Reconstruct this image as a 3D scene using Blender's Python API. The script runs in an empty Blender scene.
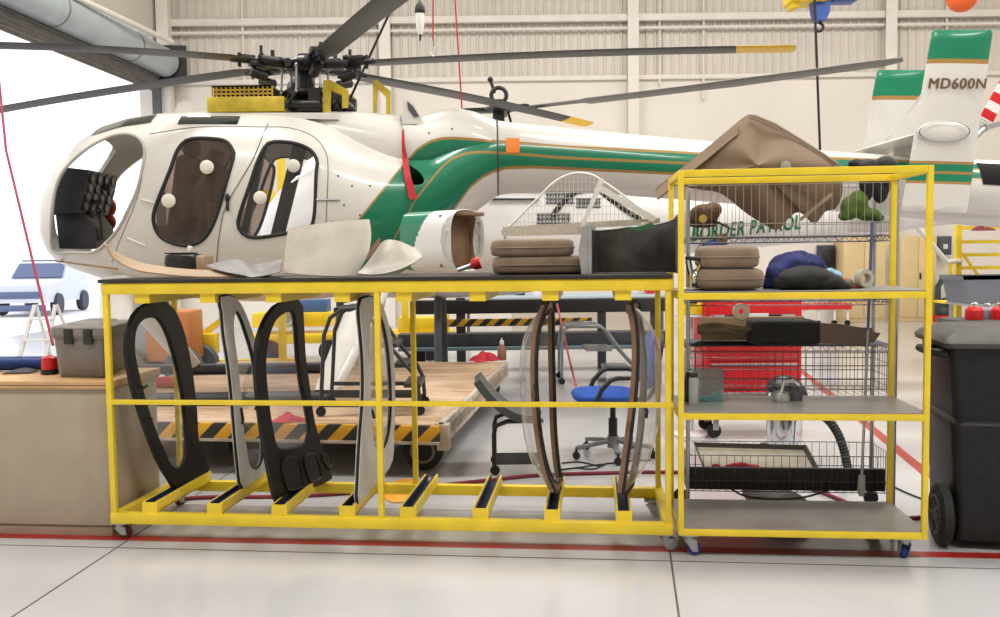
import bpy, bmesh, math, random
from mathutils import Vector as V, Matrix as M4
from mathutils.bvhtree import BVHTree
random.seed(7)
S = bpy.context.scene
COL = S.collection
PI = math.pi
R = math.radians
sin, cos = math.sin, math.cos

# ------------------------------------------------------------------ camera
F_PX, CX, CY = 900.0, 500.0, 308.5
CAM = V((0, 0, 1.6))
CR = (M4.Rotation(R(90 - 3.58), 3, 'X') @ M4.Rotation(R(-0.70), 3, 'Z'))
cd = bpy.data.cameras.new('camera'); cam = bpy.data.objects.new('camera', cd)
COL.objects.link(cam)
cd.sensor_width = 36; cd.lens = 36 * F_PX / 1000.0
cd.clip_start = 0.05; cd.clip_end = 500
cam.matrix_world = M4.Translation(CAM) @ CR.to_4x4()
S.camera = cam

def ray(x, y):
    return CR @ V(((x - CX) / F_PX, -(y - CY) / F_PX, -1.0))
def at(x, y, Y):                    # the world point a picture point meets at depth Y
    d = ray(x, y); return CAM + d * ((Y - CAM.y) / d.y)
def atz(x, y, z=0.0):               # ... at height z
    d = ray(x, y); return CAM + d * ((z - CAM.z) / d.z)
def atp(x, y, p0, n):               # ... on a plane
    d = ray(x, y); return CAM + d * ((V(p0) - CAM).dot(n) / d.dot(n))

# ------------------------------------------------------------------ tagging
def tag(o, label=None, cat=None, group=None, kind=None):
    if label: o['label'] = label
    if cat: o['category'] = cat
    if group: o['group'] = group
    if kind: o['kind'] = kind
    return o
def empty(name, loc=(0, 0, 0), rz=0.0, label=None, cat=None, group=None):
    o = bpy.data.objects.new(name, None); COL.objects.link(o)
    o.location = loc; o.rotation_euler = (0, 0, rz)
    o.empty_display_size = 0.05
    return tag(o, label, cat, group)
def kids(o): return [c for c in bpy.data.objects if c.parent == o]
def dup(o, loc=None, rz=None, label=None, group=None):
    c = o.copy(); COL.objects.link(c)
    if loc is not None: c.location = loc
    if rz is not None: c.rotation_euler = (0, 0, rz)
    if label: c['label'] = label
    if group: c['group'] = group
    for k in kids(o):
        d = k.copy(); COL.objects.link(d); d.parent = c
        for g in kids(k):
            e = g.copy(); COL.objects.link(e); e.parent = d
    return c
def wm(o):                          # world matrix without a depsgraph update
    m = o.matrix_basis.copy()
    while o.parent:
        o = o.parent; m = o.matrix_basis @ m
    return m

# ------------------------------------------------------------------ materials
MATS = {}
def mat(name, col, rough=0.5, metal=0.0, var=0.0, vscale=8.0, bump=0.0, bscale=60.0,
        spec=0.5, coat=0.0, trans=0.0, alpha=1.0, col2=None, stretch=None, sheen=0.0):
    if name in MATS: return MATS[name]
    m = bpy.data.materials.new(name); m.use_nodes = True
    nt = m.node_tree; N = nt.nodes; L = nt.links
    b = N['Principled BSDF']
    b.inputs['Base Color'].default_value = (*col, 1)
    b.inputs['Roughness'].default_value = rough
    b.inputs['Metallic'].default_value = metal
    b.inputs['Specular IOR Level'].default_value = spec
    b.inputs['Coat Weight'].default_value = coat
    b.inputs['Coat Roughness'].default_value = 0.08
    b.inputs['Sheen Weight'].default_value = sheen
    b.inputs['Alpha'].default_value = alpha
    tc = N.new('ShaderNodeTexCoord')
    src = tc.outputs['Object']
    if stretch:
        mp = N.new('ShaderNodeMapping'); mp.inputs['Scale'].default_value = stretch
        L.new(src, mp.inputs['Vector']); src = mp.outputs['Vector']
    if var > 0 or col2:
        n = N.new('ShaderNodeTexNoise'); n.inputs['Scale'].default_value = vscale
        n.inputs['Detail'].default_value = 5.0
        L.new(src, n.inputs['Vector'])
        mx = N.new('ShaderNodeMix'); mx.data_type = 'RGBA'
        c2 = col2 if col2 else tuple(c * (1 - var) for c in col)
        c1 = col if col2 else tuple(min(1, c * (1 + var * 0.6)) for c in col)
        mx.inputs['A'].default_value = (*c1, 1); mx.inputs['B'].default_value = (*c2, 1)
        rp = N.new('ShaderNodeMapRange'); rp.inputs['From Min'].default_value = 0.35; rp.inputs['From Max'].default_value = 0.65
        L.new(n.outputs['Fac'], rp.inputs['Value']); L.new(rp.outputs['Result'], mx.inputs['Factor'])
        L.new(mx.outputs['Result'], b.inputs['Base Color'])
    if bump > 0:
        n2 = N.new('ShaderNodeTexNoise'); n2.inputs['Scale'].default_value = bscale; n2.inputs['Detail'].default_value = 3
        L.new(src, n2.inputs['Vector'])
        bp = N.new('ShaderNodeBump'); bp.inputs['Strength'].default_value = bump; bp.inputs['Distance'].default_value = 0.01
        L.new(n2.outputs['Fac'], bp.inputs['Height']); L.new(bp.outputs['Normal'], b.inputs['Normal'])
    MATS[name] = m
    return m
def glass(name, tint=(1, 1, 1), opacity=0.08, rough=0.03, film=(0.8, 0.8, 0.8)):
    """clear plastic or glass sheet: lets light straight through, reflects at grazing angles, a little film on it"""
    if name in MATS: return MATS[name]
    m = bpy.data.materials.new(name); m.use_nodes = True
    nt = m.node_tree; N = nt.nodes; L = nt.links
    N.remove(N['Principled BSDF']); out = N['Material Output']
    t = N.new('ShaderNodeBsdfTransparent'); t.inputs['Color'].default_value = (*tint, 1)
    g = N.new('ShaderNodeBsdfGlossy'); g.inputs['Roughness'].default_value = rough
    g.inputs['Color'].default_value = (1, 1, 1, 1)
    d = N.new('ShaderNodeBsdfDiffuse'); d.inputs['Color'].default_value = (*film, 1)
    lw_ = N.new('ShaderNodeLayerWeight'); lw_.inputs['Blend'].default_value = 0.5
    pw_ = N.new('ShaderNodeMath'); pw_.operation = 'POWER'; pw_.inputs[1].default_value = 4.0
    L.new(lw_.outputs['Facing'], pw_.inputs[0])
    fr = N.new('ShaderNodeMapRange'); fr.inputs['To Min'].default_value = 0.04; fr.inputs['To Max'].default_value = 0.9
    L.new(pw_.outputs[0], fr.inputs['Value'])
    m1 = N.new('ShaderNodeMixShader'); m2 = N.new('ShaderNodeMixShader')
    m1.inputs['Fac'].default_value = opacity
    L.new(t.outputs[0], m1.inputs[1]); L.new(d.outputs[0], m1.inputs[2])
    L.new(fr.outputs[0], m2.inputs['Fac']); L.new(m1.outputs[0], m2.inputs[1]); L.new(g.outputs[0], m2.inputs[2])
    L.new(m2.outputs[0], out.inputs['Surface'])
    MATS[name] = m
    return m

# ------------------------------------------------------------------ mesh builder
def frame(t, hint=V((0, 0, 1))):
    t = V(t).normalized()
    a = hint.cross(t)
    if a.length < 1e-4: a = V((1, 0, 0)).cross(t)
    a.normalize(); return a, t.cross(a).normalized()
class MB:
    def __init__(s): s.bm = bmesh.new()
    def _faces(s, rings, closed, caps):
        bm = s.bm; n = len(rings[0])
        vs = [[bm.verts.new(p) for p in r] for r in rings]
        for a, b in zip(vs[:-1], vs[1:]):
            for i in range(n if closed else n - 1):
                j = (i + 1) % n
                try: bm.faces.new((a[i], a[j], b[j], b[i]))
                except ValueError: pass
        if caps and closed:
            for r in (vs[0][::-1], vs[-1]):
                try: bm.faces.new(r)
                except ValueError: pass
        return vs
    def loft(s, rings, closed=True, caps=True):
        s._faces([[V(p) for p in r] for r in rings], closed, caps); return s
    def box(s, c, size, rot=None, bev=0.0):
        hx, hy, hz = size[0] / 2, size[1] / 2, size[2] / 2
        m = M4.Translation(V(c))
        if rot is not None:
            if isinstance(rot, (int, float)): rot = M4.Rotation(rot, 4, 'Z')
            elif isinstance(rot, M4): rot = rot.to_4x4()
            m = m @ rot
        r = bmesh.ops.create_cube(s.bm, size=1.0, matrix=m @ M4.Diagonal((size[0], size[1], size[2], 1)))
        if bev > 0:
            es = list({e for v in r['verts'] for e in v.link_edges})
            bmesh.ops.bevel(s.bm, geom=es, offset=min(bev, min(size) * .45), segments=2, profile=.5, affect='EDGES', clamp_overlap=True)
        return s
    def span(s, p0, p1, w, h, up=V((0, 0, 1)), bev=0.0):   # rectangular bar from p0 to p1: w sideways, h along up
        p0, p1 = V(p0), V(p1); t = (p1 - p0)
        a, b = frame(t, V(up)); m = M4((a, b, t.normalized())).transposed()
        return s.box((p0 + p1) / 2, (w, h, t.length), m, bev)
    def tube(s, pts, r, n=8, closed=False, caps=True, flat=1.0):
        pts = [V(p) for p in pts]; k = len(pts)
        rs = r if isinstance(r, (list, tuple)) else [r] * k
        tg = []
        for i in range(k):
            if closed: t = pts[(i + 1) % k] - pts[i - 1]
            else: t = pts[min(i + 1, k - 1)] - pts[max(i - 1, 0)]
            if t.length < 1e-9: t = V((0, 0, 1))
            tg.append(t.normalized())
        a, b = frame(tg[0]); rings = []
        for i in range(k):
            a = (a - tg[i] * a.dot(tg[i]))
            if a.length < 1e-6: a, _ = frame(tg[i])
            a.normalize(); b = tg[i].cross(a)
            rings.append([pts[i] + (a * cos(2 * PI * j / n) + b * sin(2 * PI * j / n) * flat) * rs[i] for j in range(n)])
        if closed: rings.append(rings[0]); caps = False
        if closed:
            bm = s.bm; vs = [[bm.verts.new(p) for p in q] for q in rings[:-1]]
            for i in range(k):
                A, B = vs[i], vs[(i + 1) % k]
                for j in range(n):
                    try: bm.faces.new((A[j], A[(j + 1) % n], B[(j + 1) % n], B[j]))
                    except ValueError: pass
        else: s._faces(rings, True, caps)
        return s
    def cyl(s, p0, p1, r0, r1=None, n=16):
        return s.tube([p0, p1], [r0, r0 if r1 is None else r1], n)
    def lathe(s, prof, c=(0, 0, 0), axis=(0, 0, 1), n=20, flat=1.0):
        c = V(c); t = V(axis).normalized(); a, b = frame(t)
        s._faces([[c + t * z + (a * cos(2 * PI * j / n) + b * sin(2 * PI * j / n) * flat) * max(r, 1e-4) for j in range(n)] for r, z in prof], True, prof[0] != prof[-1])
        return s
    def ball(s, c, r, sc=(1, 1, 1), n=14, rot=None):
        m = M4.Translation(V(c))
        if rot is not None: m = m @ rot.to_4x4()
        bmesh.ops.create_uvsphere(s.bm, u_segments=n, v_segments=max(6, n * 2 // 3), radius=r, matrix=m @ M4.Diagonal((*sc, 1)))
        return s
    def torus(s, c, R_, r, axis=(0, 0, 1), n=24, k=8, flat=1.0):
        c = V(c); t = V(axis).normalized(); a, b = frame(t)
        return s.tube([c + (a * cos(2 * PI * i / n) + b * sin(2 * PI * i / n) * flat) * R_ for i in range(n)], r, k, closed=True)
    def prism(s, poly, w):              # poly: 3-D points of a flat outline, w: extrusion vector
        poly = [V(p) for p in poly]; w = V(w)
        a = [s.bm.verts.new(p) for p in poly]; b = [s.bm.verts.new(p + w) for p in poly]
        n = len(a)
        s.bm.faces.new(a[::-1]); s.bm.faces.new(b)
        for i in range(n):
            s.bm.faces.new((a[i], a[(i + 1) % n], b[(i + 1) % n], b[i]))
        return s
    def ring(s, outer, inner, w):       # a frame between two matching loops, w thick
        w = V(w); n = len(outer); bm = s.bm
        A = [bm.verts.new(V(p)) for p in outer]; B = [bm.verts.new(V(p)) for p in inner]
        C = [bm.verts.new(V(p) + w) for p in outer]; D = [bm.verts.new(V(p) + w) for p in inner]
        for i in range(n):
            j = (i + 1) % n
            bm.faces.new((A[i], A[j], B[j], B[i])); bm.faces.new((C[j], C[i], D[i], D[j]))
            bm.faces.new((A[j], A[i], C[i], C[j])); bm.faces.new((B[i], B[j], D[j], D[i]))
        return s
    def grid(s, f, nu, nv, thick=None):  # surface f(u,v); thick: vector function or number for a solid sheet
        P = [[V(f(i / nu, j / nv)) for j in range(nv + 1)] for i in range(nu + 1)]
        bm = s.bm
        A = [[bm.verts.new(p) for p in r] for r in P]
        for i in range(nu):
            for j in range(nv):
                bm.faces.new((A[i][j], A[i + 1][j], A[i + 1][j + 1], A[i][j + 1]))
        if thick:
            def nrm(i, j):
                a = P[min(i + 1, nu)][j] - P[max(i - 1, 0)][j]; b = P[i][min(j + 1, nv)] - P[i][max(j - 1, 0)]
                n = a.cross(b); return n.normalized() if n.length > 1e-9 else V((0, 0, 1))
            B = [[bm.verts.new(P[i][j] - nrm(i, j) * thick) for j in range(nv + 1)] for i in range(nu + 1)]
            for i in range(nu):
                for j in range(nv):
                    bm.faces.new((B[i][j + 1], B[i + 1][j + 1], B[i + 1][j], B[i][j]))
            edge = [(i, 0) for i in range(nu)] + [(nu, j) for j in range(nv)] + [(i, nv) for i in range(nu, 0, -1)] + [(0, j) for j in range(nv, 0, -1)]
            for q in range(len(edge)):
                (i, j), (k, l) = edge[q], edge[(q + 1) % len(edge)]
                try: bm.faces.new((A[k][l], A[i][j], B[i][j], B[k][l]))
                except ValueError: pass
        return s
    def xf(s, m):
        bmesh.ops.transform(s.bm, matrix=m, verts=s.bm.verts); return s
    def build(s, name, m, parent=None, smooth=40, world=False, label=None, subsurf=0):
        bm = s.bm
        bmesh.ops.recalc_face_normals(bm, faces=bm.faces)
        o = bpy.data.objects.new(name, bpy.data.meshes.new(name))
        if parent is not None:
            if world: bmesh.ops.transform(bm, matrix=wm(parent).inverted(), verts=bm.verts)
            o.parent = parent
        else:                           # a thing of its own: origin at the middle of its base
            xs = [v.co for v in bm.verts]
            lo = [min(v[i] for v in xs) for i in range(3)]; hi = [max(v[i] for v in xs) for i in range(3)]
            c = V(((lo[0] + hi[0]) / 2, (lo[1] + hi[1]) / 2, lo[2]))
            bmesh.ops.translate(bm, vec=-c, verts=bm.verts); o.location = c
        me = o.data
        bm.to_mesh(me); bm.free()
        if smooth:
            for p in me.polygons: p.use_smooth = True
            me.set_sharp_from_angle(angle=R(smooth))
        me.materials.append(m)
        if subsurf:
            md = o.modifiers.new('s', 'SUBSURF'); md.levels = subsurf; md.render_levels = subsurf
        COL.objects.link(o)
        if label: o['label'] = label
        return o
def struct(mb, name, m, label=None, smooth=30):
    o = mb.build(name, m, None, smooth)
    o['kind'] = 'structure'
    if label: o['label'] = label
    return o
def thing(mb, name, m, label, cat, group=None, smooth=40, kind=None):
    return tag(mb.build(name, m, None, smooth), label, cat, group, kind)
def smooth_loop(pts, n=64, closed=True):
    """Catmull-Rom through 2-D or 3-D points, n samples evenly along it"""
    P = [V(p) for p in pts]; k = len(P); out = []
    segs = k if closed else k - 1
    dense = []
    for i in range(segs):
        p0 = P[(i - 1) % k] if closed or i > 0 else P[0]
        p1 = P[i]; p2 = P[(i + 1) % k]
        p3 = P[(i + 2) % k] if closed or i + 2 < k else P[-1]
        for j in range(16):
            t = j / 16
            dense.append(0.5 * ((2 * p1) + (p2 - p0) * t + (2 * p0 - 5 * p1 + 4 * p2 - p3) * t * t + (3 * p1 - p0 - 3 * p2 + p3) * t ** 3))
    if not closed: dense.append(P[-1])
    loop = dense + ([dense[0]] if closed else [])
    d = [0.0]
    for a, b in zip(loop[:-1], loop[1:]): d.append(d[-1] + (b - a).length)
    tot = d[-1]; cnt = n if closed else n - 1; q = 0
    for i in range(n):
        s_ = tot * i / cnt
        while q < len(d) - 2 and d[q + 1] < s_: q += 1
        w = (s_ - d[q]) / max(1e-9, d[q + 1] - d[q]); out.append(loop[q].lerp(loop[q + 1], min(1, w)))
    return out
def interp(x, tab):
    if x <= tab[0][0]: return tab[0][1:]
    for a, b in zip(tab[:-1], tab[1:]):
        if x <= b[0]:
            t = (x - a[0]) / (b[0] - a[0]); return tuple(p + (q - p) * t for p, q in zip(a[1:], b[1:]))
    return tab[-1][1:]
def text_mb(txt, size, m, name, parent, mw, extrude=0.002, bold=0.0, space=1.0, fat=0.0):
    """lettering as a mesh of its own; mw places it (x along the line, y up the letters)"""
    cu = bpy.data.curves.new(name, 'FONT'); cu.body = txt; cu.size = size; cu.extrude = extrude
    cu.offset = bold; cu.space_character = space; cu.shear = .12; cu.align_x = 'CENTER'; cu.align_y = 'CENTER'
    t = bpy.data.objects.new(name, cu); COL.objects.link(t)
    dg = bpy.context.evaluated_depsgraph_get()
    me = bpy.data.meshes.new_from_object(t.evaluated_get(dg))
    bpy.data.objects.remove(t); bpy.data.curves.remove(cu)
    if fat:                             # heavier strokes: the same outline again, a little to each side
        b = bmesh.new()
        for i, (dx, dy) in enumerate(((-fat, 0), (fat, 0), (0, -fat * .6), (0, fat * .6), (0, 0))):
            c = me.copy(); c.transform(M4.Translation((dx, dy, i * .0002))); b.from_mesh(c); bpy.data.meshes.remove(c)
        b.to_mesh(me); b.free()
    me.transform(mw)
    if parent is not None: me.transform(wm(parent).inverted())
    me.materials.clear(); me.materials.append(m)
    o = bpy.data.objects.new(name, me); COL.objects.link(o)
    if parent is not None: o.parent = parent
    return o

# ------------------------------------------------------------------ palette
YEL = mat('yellow_paint', (0.84, 0.62, 0.03), 0.38, var=0.10, vscale=5, bump=0.05, bscale=25)
YEL2 = mat('yellow_machine_paint', (0.85, 0.60, 0.02), 0.4, var=0.12, vscale=4)
WHT = mat('white_aircraft_paint', (0.68, 0.66, 0.615), 0.28, var=0.03, vscale=3, coat=0.3)
BLK = mat('black_metal', (0.007, 0.007, 0.008), 0.42, var=0.3, vscale=12)
BLKR = mat('black_rubber', (0.012, 0.012, 0.012), 0.7, var=0.3, vscale=20)
BLKP = mat('black_plastic', (0.015, 0.015, 0.016), 0.38, var=0.3, vscale=9, bump=0.05)
DKG = mat('dark_grey_steel', (0.07, 0.075, 0.085), 0.45, var=0.2, vscale=6)
CHR = mat('chrome', (0.75, 0.76, 0.78), 0.14, metal=1.0)
STL = mat('grey_steel', (0.45, 0.46, 0.48), 0.35, metal=0.8, var=0.1, vscale=10)
WIRE = mat('dark_wire', (0.10, 0.10, 0.11), 0.35, metal=0.7)
OLY = mat('dull_yellow_paint', (0.55, 0.41, 0.03), 0.45, var=0.2, vscale=9)
TAN = mat('tan_fabric', (0.26, 0.185, 0.125), 0.85, var=0.14, vscale=14, bump=0.25, bscale=220, sheen=0.2)
BRN = mat('brown_trim', (0.22, 0.125, 0.07), 0.5, var=0.15, vscale=9, bump=0.06)
RED = mat('red_paint', (0.62, 0.015, 0.02), 0.3, var=0.08, vscale=5)
REDC = mat('red_cloth', (0.55, 0.03, 0.05), 0.8, var=0.3, vscale=18, bump=0.3, bscale=80)
NAVY = mat('navy_lining', (0.012, 0.02, 0.06), 0.7, var=0.3, vscale=15, bump=0.2, bscale=120)
BLUE = mat('blue_fabric', (0.02, 0.09, 0.42), 0.8, var=0.15, vscale=20, bump=0.2, bscale=250)
GRN = mat('green_paint', (0.003, 0.20, 0.10), 0.3, var=0.05, coat=0.3)
GOLD = mat('gold_trim_paint', (0.38, 0.22, 0.06), 0.35)
ACRY = glass('clear_acrylic', (0.97, 0.97, 0.96), 0.10, 0.02)
# ================================================================== the hangar
w = bpy.data.worlds.new('sky'); S.world = w; w.use_nodes = True
bg = w.node_tree.nodes['Background']; bg.inputs['Color'].default_value = (0.93, 0.95, 1.0, 1); bg.inputs['Strength'].default_value = 1.7
S.view_settings.view_transform = 'Standard'; S.view_settings.look = 'None'
S.view_settings.gamma = 1.0; S.view_settings.use_curve_mapping = False
S.view_settings.exposure = 0.08
S.cycles.max_bounces = 8; S.cycles.transparent_max_bounces = 24
S.cycles.diffuse_bounces = 4; S.cycles.glossy_bounces = 4
S.cycles.caustics_reflective = False; S.cycles.caustics_refractive = False
S.cycles.sample_clamp_indirect = 4.0

FLOOR = mat('polished_concrete', (0.47, 0.465, 0.475), 0.17, var=0.07, vscale=0.9, spec=0.55)
APRON = mat('apron_concrete', (0.80, 0.79, 0.80), 0.8, var=0.05, vscale=0.5)
WALLM = mat('painted_block_wall', (0.74, 0.69, 0.615), 0.6, var=0.05, vscale=0.6)
CLADM = mat('ribbed_cladding_paint', (0.64, 0.59, 0.52), 0.5, var=0.06, vscale=0.7)
STEELW = mat('cream_structural_paint', (0.74, 0.69, 0.62), 0.5, var=0.05, vscale=2)
SEAM = mat('floor_joint_filler', (0.10, 0.085, 0.075), 0.8)
STRIPE = mat('red_floor_paint', (0.38, 0.022, 0.02), 0.35, var=0.15, vscale=6)

struct(MB().box((3, 5.5, -0.05), (26, 33, 0.1)), 'floor', FLOOR, 'polished pale concrete hangar floor')
struct(MB().box((-60, 20, -0.14), (240, 240, 0.1)), 'ground', APRON, 'sunlit concrete apron outside the hangar door')

# painted lines and saw-cut joints (they follow the hangar's own grid, a few degrees off the camera)
def strip(a, b, w_, z, name, m, label):
    a = V((a.x, a.y, z)); b = V((b.x, b.y, z))
    d = (b - a).normalized(); s_ = V((-d.y, d.x, 0)) * w_ / 2
    return struct(MB().prism([a - s_, b - s_, b + s_, a + s_], (0, 0, 0.0012)), name, m, label)
def ext(p, q, k0, k1):
    d = q - p; return p - d * k0, q + d * k1
a, b = ext(atz(0, 535.5), atz(1000, 556), .4, .3); strip(a, b, 0.085, 0.0006, 'trim_1', STRIPE, 'red line painted along the floor under the racks')
a, b = ext(atz(0, 545), atz(1000, 569), .4, .3); strip(a, b, 0.008, 0.0006, 'trim_2', SEAM, 'saw cut floor joint in front of the red line')
a, b = ext(atz(12, 617), atz(133, 537), .1, 2.2); strip(a, b, 0.010, 0.0004, 'trim_3', SEAM, 'saw cut floor joint running in from the lower left')
a, b = ext(atz(679, 617), atz(669, 545), .1, 2.5); strip(a, b, 0.010, 0.0004, 'trim_4', SEAM, 'saw cut floor joint running in below the tall rack')
a, b = atz(798, 368), atz(932, 478); strip(a, b, 0.085, 0.0006, 'trim_5', STRIPE, 'red line painted diagonally behind the tall rack')

WY = 20.0
# back wall: smooth lower part, ribbed cladding above
zs = at(500, 79.5, WY).z
struct(MB().box((3.8, WY + 0.15, zs / 2), (22.8, 0.3, zs)), 'wall_back', WALLM, 'smooth cream lower wall at the back of the hangar')
x = -7.6; pr = []
while x < 15:
    pr += [(x, 0), (x + .115, 0), (x + .135, -.035), (x + .165, -.035)]; x += .185
mb = MB()
mb.loft([[V((px_, WY + .02 + py_, z)) for px_, py_ in pr] for z in (zs, 9.6)], closed=False)
struct(mb, 'wall_back.001', CLADM, 'vertically ribbed cream cladding on the upper back wall', smooth=0)
struct(MB().box((3.8, WY - .03, zs), (22.6, .10, .10), bev=.01), 'trim_6', STEELW, 'sill strip under the ribbed cladding')
zg = at(500, 20.5, WY).z
struct(MB().box((3.8, WY - .09, zg), (22.6, .14, .15), bev=.01), 'trim_7', STEELW, 'upper wall girt across the ribbed cladding')
zp = at(500, 31, WY).z
struct(MB().cyl((-7.4, WY - .12, zp), (15, WY - .12, zp), .035), 'trim_8', STEELW, 'thin pipe run below the wall girt')
for i, cx in enumerate((385, 633.5, 891)):
    c = at(cx, 60, WY - .2)
    mb = MB(); mb.box((c.x, WY - .10, 4.8), (.03, .20, 9.6)); mb.box((c.x, WY - .20, 4.8), (.24, .025, 9.6)); mb.box((c.x, WY - .01, 4.8), (.24, .025, 9.6))
    struct(mb, 'column_%d' % (i + 1), STEELW, ['cream steel wall column behind the rotor mast', 'cream steel wall column in the middle of the back wall', 'cream steel wall column left of the tail fins'][i])
mb = MB()
for cx, t in ((243, 84), (660, 85), (947, 30), (704, 100)):
    c = at(cx, 60, WY - .1); mb.cyl((c.x, WY - .06, at(cx, t, WY).z), (c.x, WY - .06, 9.4), .028, n=6)
struct(mb, 'trim_9', STEELW, 'thin conduits running down the back wall')
# left wall with the open roller door
def lw(Y): return V((-7.35 - .06 * (20 - Y), Y, 0))
A, B = lw(20.0), lw(4.0); dn = (B - A).normalized(); nn = V((-dn.y, dn.x, 0))
if nn.x > 0: nn = -nn                                   # outward
def lwbox(Y0, Y1, z0, z1, t, name, m, label):
    a, b = lw(Y0), lw(Y1)
    return struct(MB().prism([a + V((0, 0, z0)), b + V((0, 0, z0)), b + V((0, 0, z1)), a + V((0, 0, z1))], nn * t), name, m, label)
lwbox(20.0, 19.55, 0, 9.6, .3, 'wall_left', WALLM, 'wall return at the far side of the roller door')
lwbox(19.55, 4.0, 6.3, 9.6, .3, 'wall_left.001', CLADM, 'wall above the open roller door')
lwbox(5.0, -10, 0, 6.3, .3, 'wall_left.002', WALLM, 'wall on the near side of the roller door')
lwbox(4.0, -10, 6.3, 9.6, .3, 'wall_left.003', CLADM, 'upper wall on the near side of the roller door')
struct(MB().box((15.2, 5, 4.8), (.3, 32, 9.6)), 'wall_right', CLADM, 'right hand hangar wall')
struct(MB().box((3, -10.9, 4.8), (26, .3, 9.6)), 'wall_front_light_block', CLADM, 'unseen hangar wall behind the camera, added to block front light')  # unseen, put in so less sky light reaches camera-facing sides
struct(MB().box((3, 5.5, 9.7), (26, 33, .2)), 'ceiling', STEELW, 'white hangar roof deck')
# roller door: barrel, curtain, guide
a, b = lw(19.4) - nn * .35, lw(6) - nn * .35
zb = 5.70
DOORC = mat('blue_grey_door_cover', (0.42, 0.47, 0.50), 0.35, metal=0.2, var=0.08, vscale=2)
SLAT = mat('roller_slat_metal', (0.20, 0.19, 0.18), 0.5, metal=0.4, var=0.15, vscale=4)
root = empty('roller_door', (a.x, a.y, 0)); tag(root, 'rolled up steel door in its round cover above the open doorway', 'roller door')
mb = MB(); mb.cyl(a + V((0, 0, zb)), b + V((0, 0, zb)), .30, n=28)
mb.build('barrel_cover', DOORC, root, world=True)
mb = MB()
for t in (.12, .32, .55, .8):
    c = a.lerp(b, t) + V((0, 0, zb)); mb.cyl(c - (b - a).normalized() * .02, c + (b - a).normalized() * .02, .306, n=28)
mb.build('cover_strap', SLAT, root, world=True)
mb = MB(); pr = []
for k in range(6):
    z = zb - .22 - k * .075
    pr += [(0, z), (.03, z - .02), (.03, z - .05), (0, z - .07)]
mb.loft([[p + nn * (.12 + o_) + V((0, 0, z)) for o_, z in pr] for p in (a, b)], closed=False)
mb.build('slat_curtain', SLAT, root, world=True, smooth=0)
mb = MB(); mb.box(a + V((0.05, .06, zb)), (.75, .03, .75), M4.Rotation(.15, 4, 'Z')); mb.build('end_bracket', BLK, root, world=True)
mb = MB(); g0 = lw(19.5) - nn * .1
mb.box(g0 + V((0, 0, 2.9)), (.16, .12, 5.8)); mb.build('guide_rail', DKG, root, world=True)
c0 = lw(19.75) - nn * .2
struct(MB().box(c0 + V((0, 0, 4.8)), (.25, .25, 9.6)).box(c0 + V((-.35, -.3, 8)), (.12, .12, 3.2)), 'column_4', STEELW, 'cream steel corner column beside the roller door')
mb = MB(); p0 = at(172, 42, 18.6); p1 = at(82, 0, 15.5); d = (p1 - p0)
mb.cyl(p0, p0 + d * 1.8, .05); mb.cyl(at(118, -10, 18.9), at(136, 34, 18.9), .07); mb.cyl(at(100, -12, 18.4), at(125, 12, 18.4), .04)
struct(mb, 'trim_10', STEELW, 'diagonal roof braces above the roller door')

# roof lamps added unseen above the picture to light the hangar inside
def area(loc, sx, sy, e, col=(1, .98, .945), rot=(0, 0, 0)):
    l = bpy.data.lights.new('added_roof_lamp', 'AREA'); l.shape = 'RECTANGLE'; l.size = sx; l.size_y = sy; l.energy = e; l.color = col
    o = bpy.data.objects.new('added_roof_lamp', l); COL.objects.link(o); o.location = loc; o.rotation_euler = rot
LE = 375
for lx in (-4, 3, 10):
    for ly in (-1, 6, 13): area((lx, ly, 9.45), 3.2, 1.2, LE)
# ================================================================== the long yellow door rack
TH = R(6.0)
_l = at(105.5, 400, 4.985); _r = at(673.5, 400, 4.655)
OL = V((_l.x, _l.y, 0)); TH = math.atan2(_l.y - _r.y, _r.x - _l.x); uL = V((cos(TH), -sin(TH), 0)); vL = V((sin(TH), cos(TH), 0))
LW_, LD_ = math.hypot(_r.x - _l.x, _r.y - _l.y), 0.76
ZT = (at(105, 284, 4.985).z + at(673, 277.5, 4.655).z) / 2; ZBF = (at(110, 512, 4.985).z + at(640, 525, 4.665).z) / 2; ZB0 = ZBF - .062
def L(x, y, z): return OL + uL * x + vL * y + V((0, 0, z))
def lx_of(px, py):                  # local x of a picture point on the rack's front face
    p = atp(px, py, OL, vL); return (p - OL).dot(uL)
rackL = empty('door_rack', OL, -TH, 'long low yellow steel rack on castors holding helicopter doors upright, black topped', 'rack')
mb = MB(); t = .05
mb.box((LW_ / 2, .0 + t / 2, ZBF - .031), (LW_, t, .062), bev=.004)
mb.box((LW_ / 2, LD_ - t / 2, ZBF - .031), (LW_, t, .062), bev=.004)
for xx in (t / 2, LW_ - t / 2): mb.box((xx, LD_ / 2, ZBF - .031), (t * .98, LD_ - .1, .060), bev=.004)
mb.build('base_frame', YEL, rackL)
mb = MB()
mb.box((LW_ / 2, t / 2, ZT - .032), (LW_, t, .062), bev=.004)
mb.box((LW_ / 2, LD_ - t / 2, ZT - .032), (LW_, t, .062), bev=.004)
for xx in (t / 2, LW_ - t / 2): mb.box((xx, LD_ / 2, ZT - .032), (t * .98, LD_ - .1, .06), bev=.004)
mb.build('top_frame', YEL, rackL)
posts = [(.018, .018), (1.555, .018), (LW_ - .025, .022), (.06, LD_ - .02), (1.60, LD_ - .02), (LW_ - .03, LD_ - .02)]
for (a, b) in posts:
    MB().box((a, b, (ZBF + ZT) / 2 - .03), (.031, .031, ZT - ZBF - .07 + .06), bev=.003).build('post', YEL, rackL)
zr = (at(240, 403, 4.9).z + at(600, 405, 4.7).z) / 2
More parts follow.
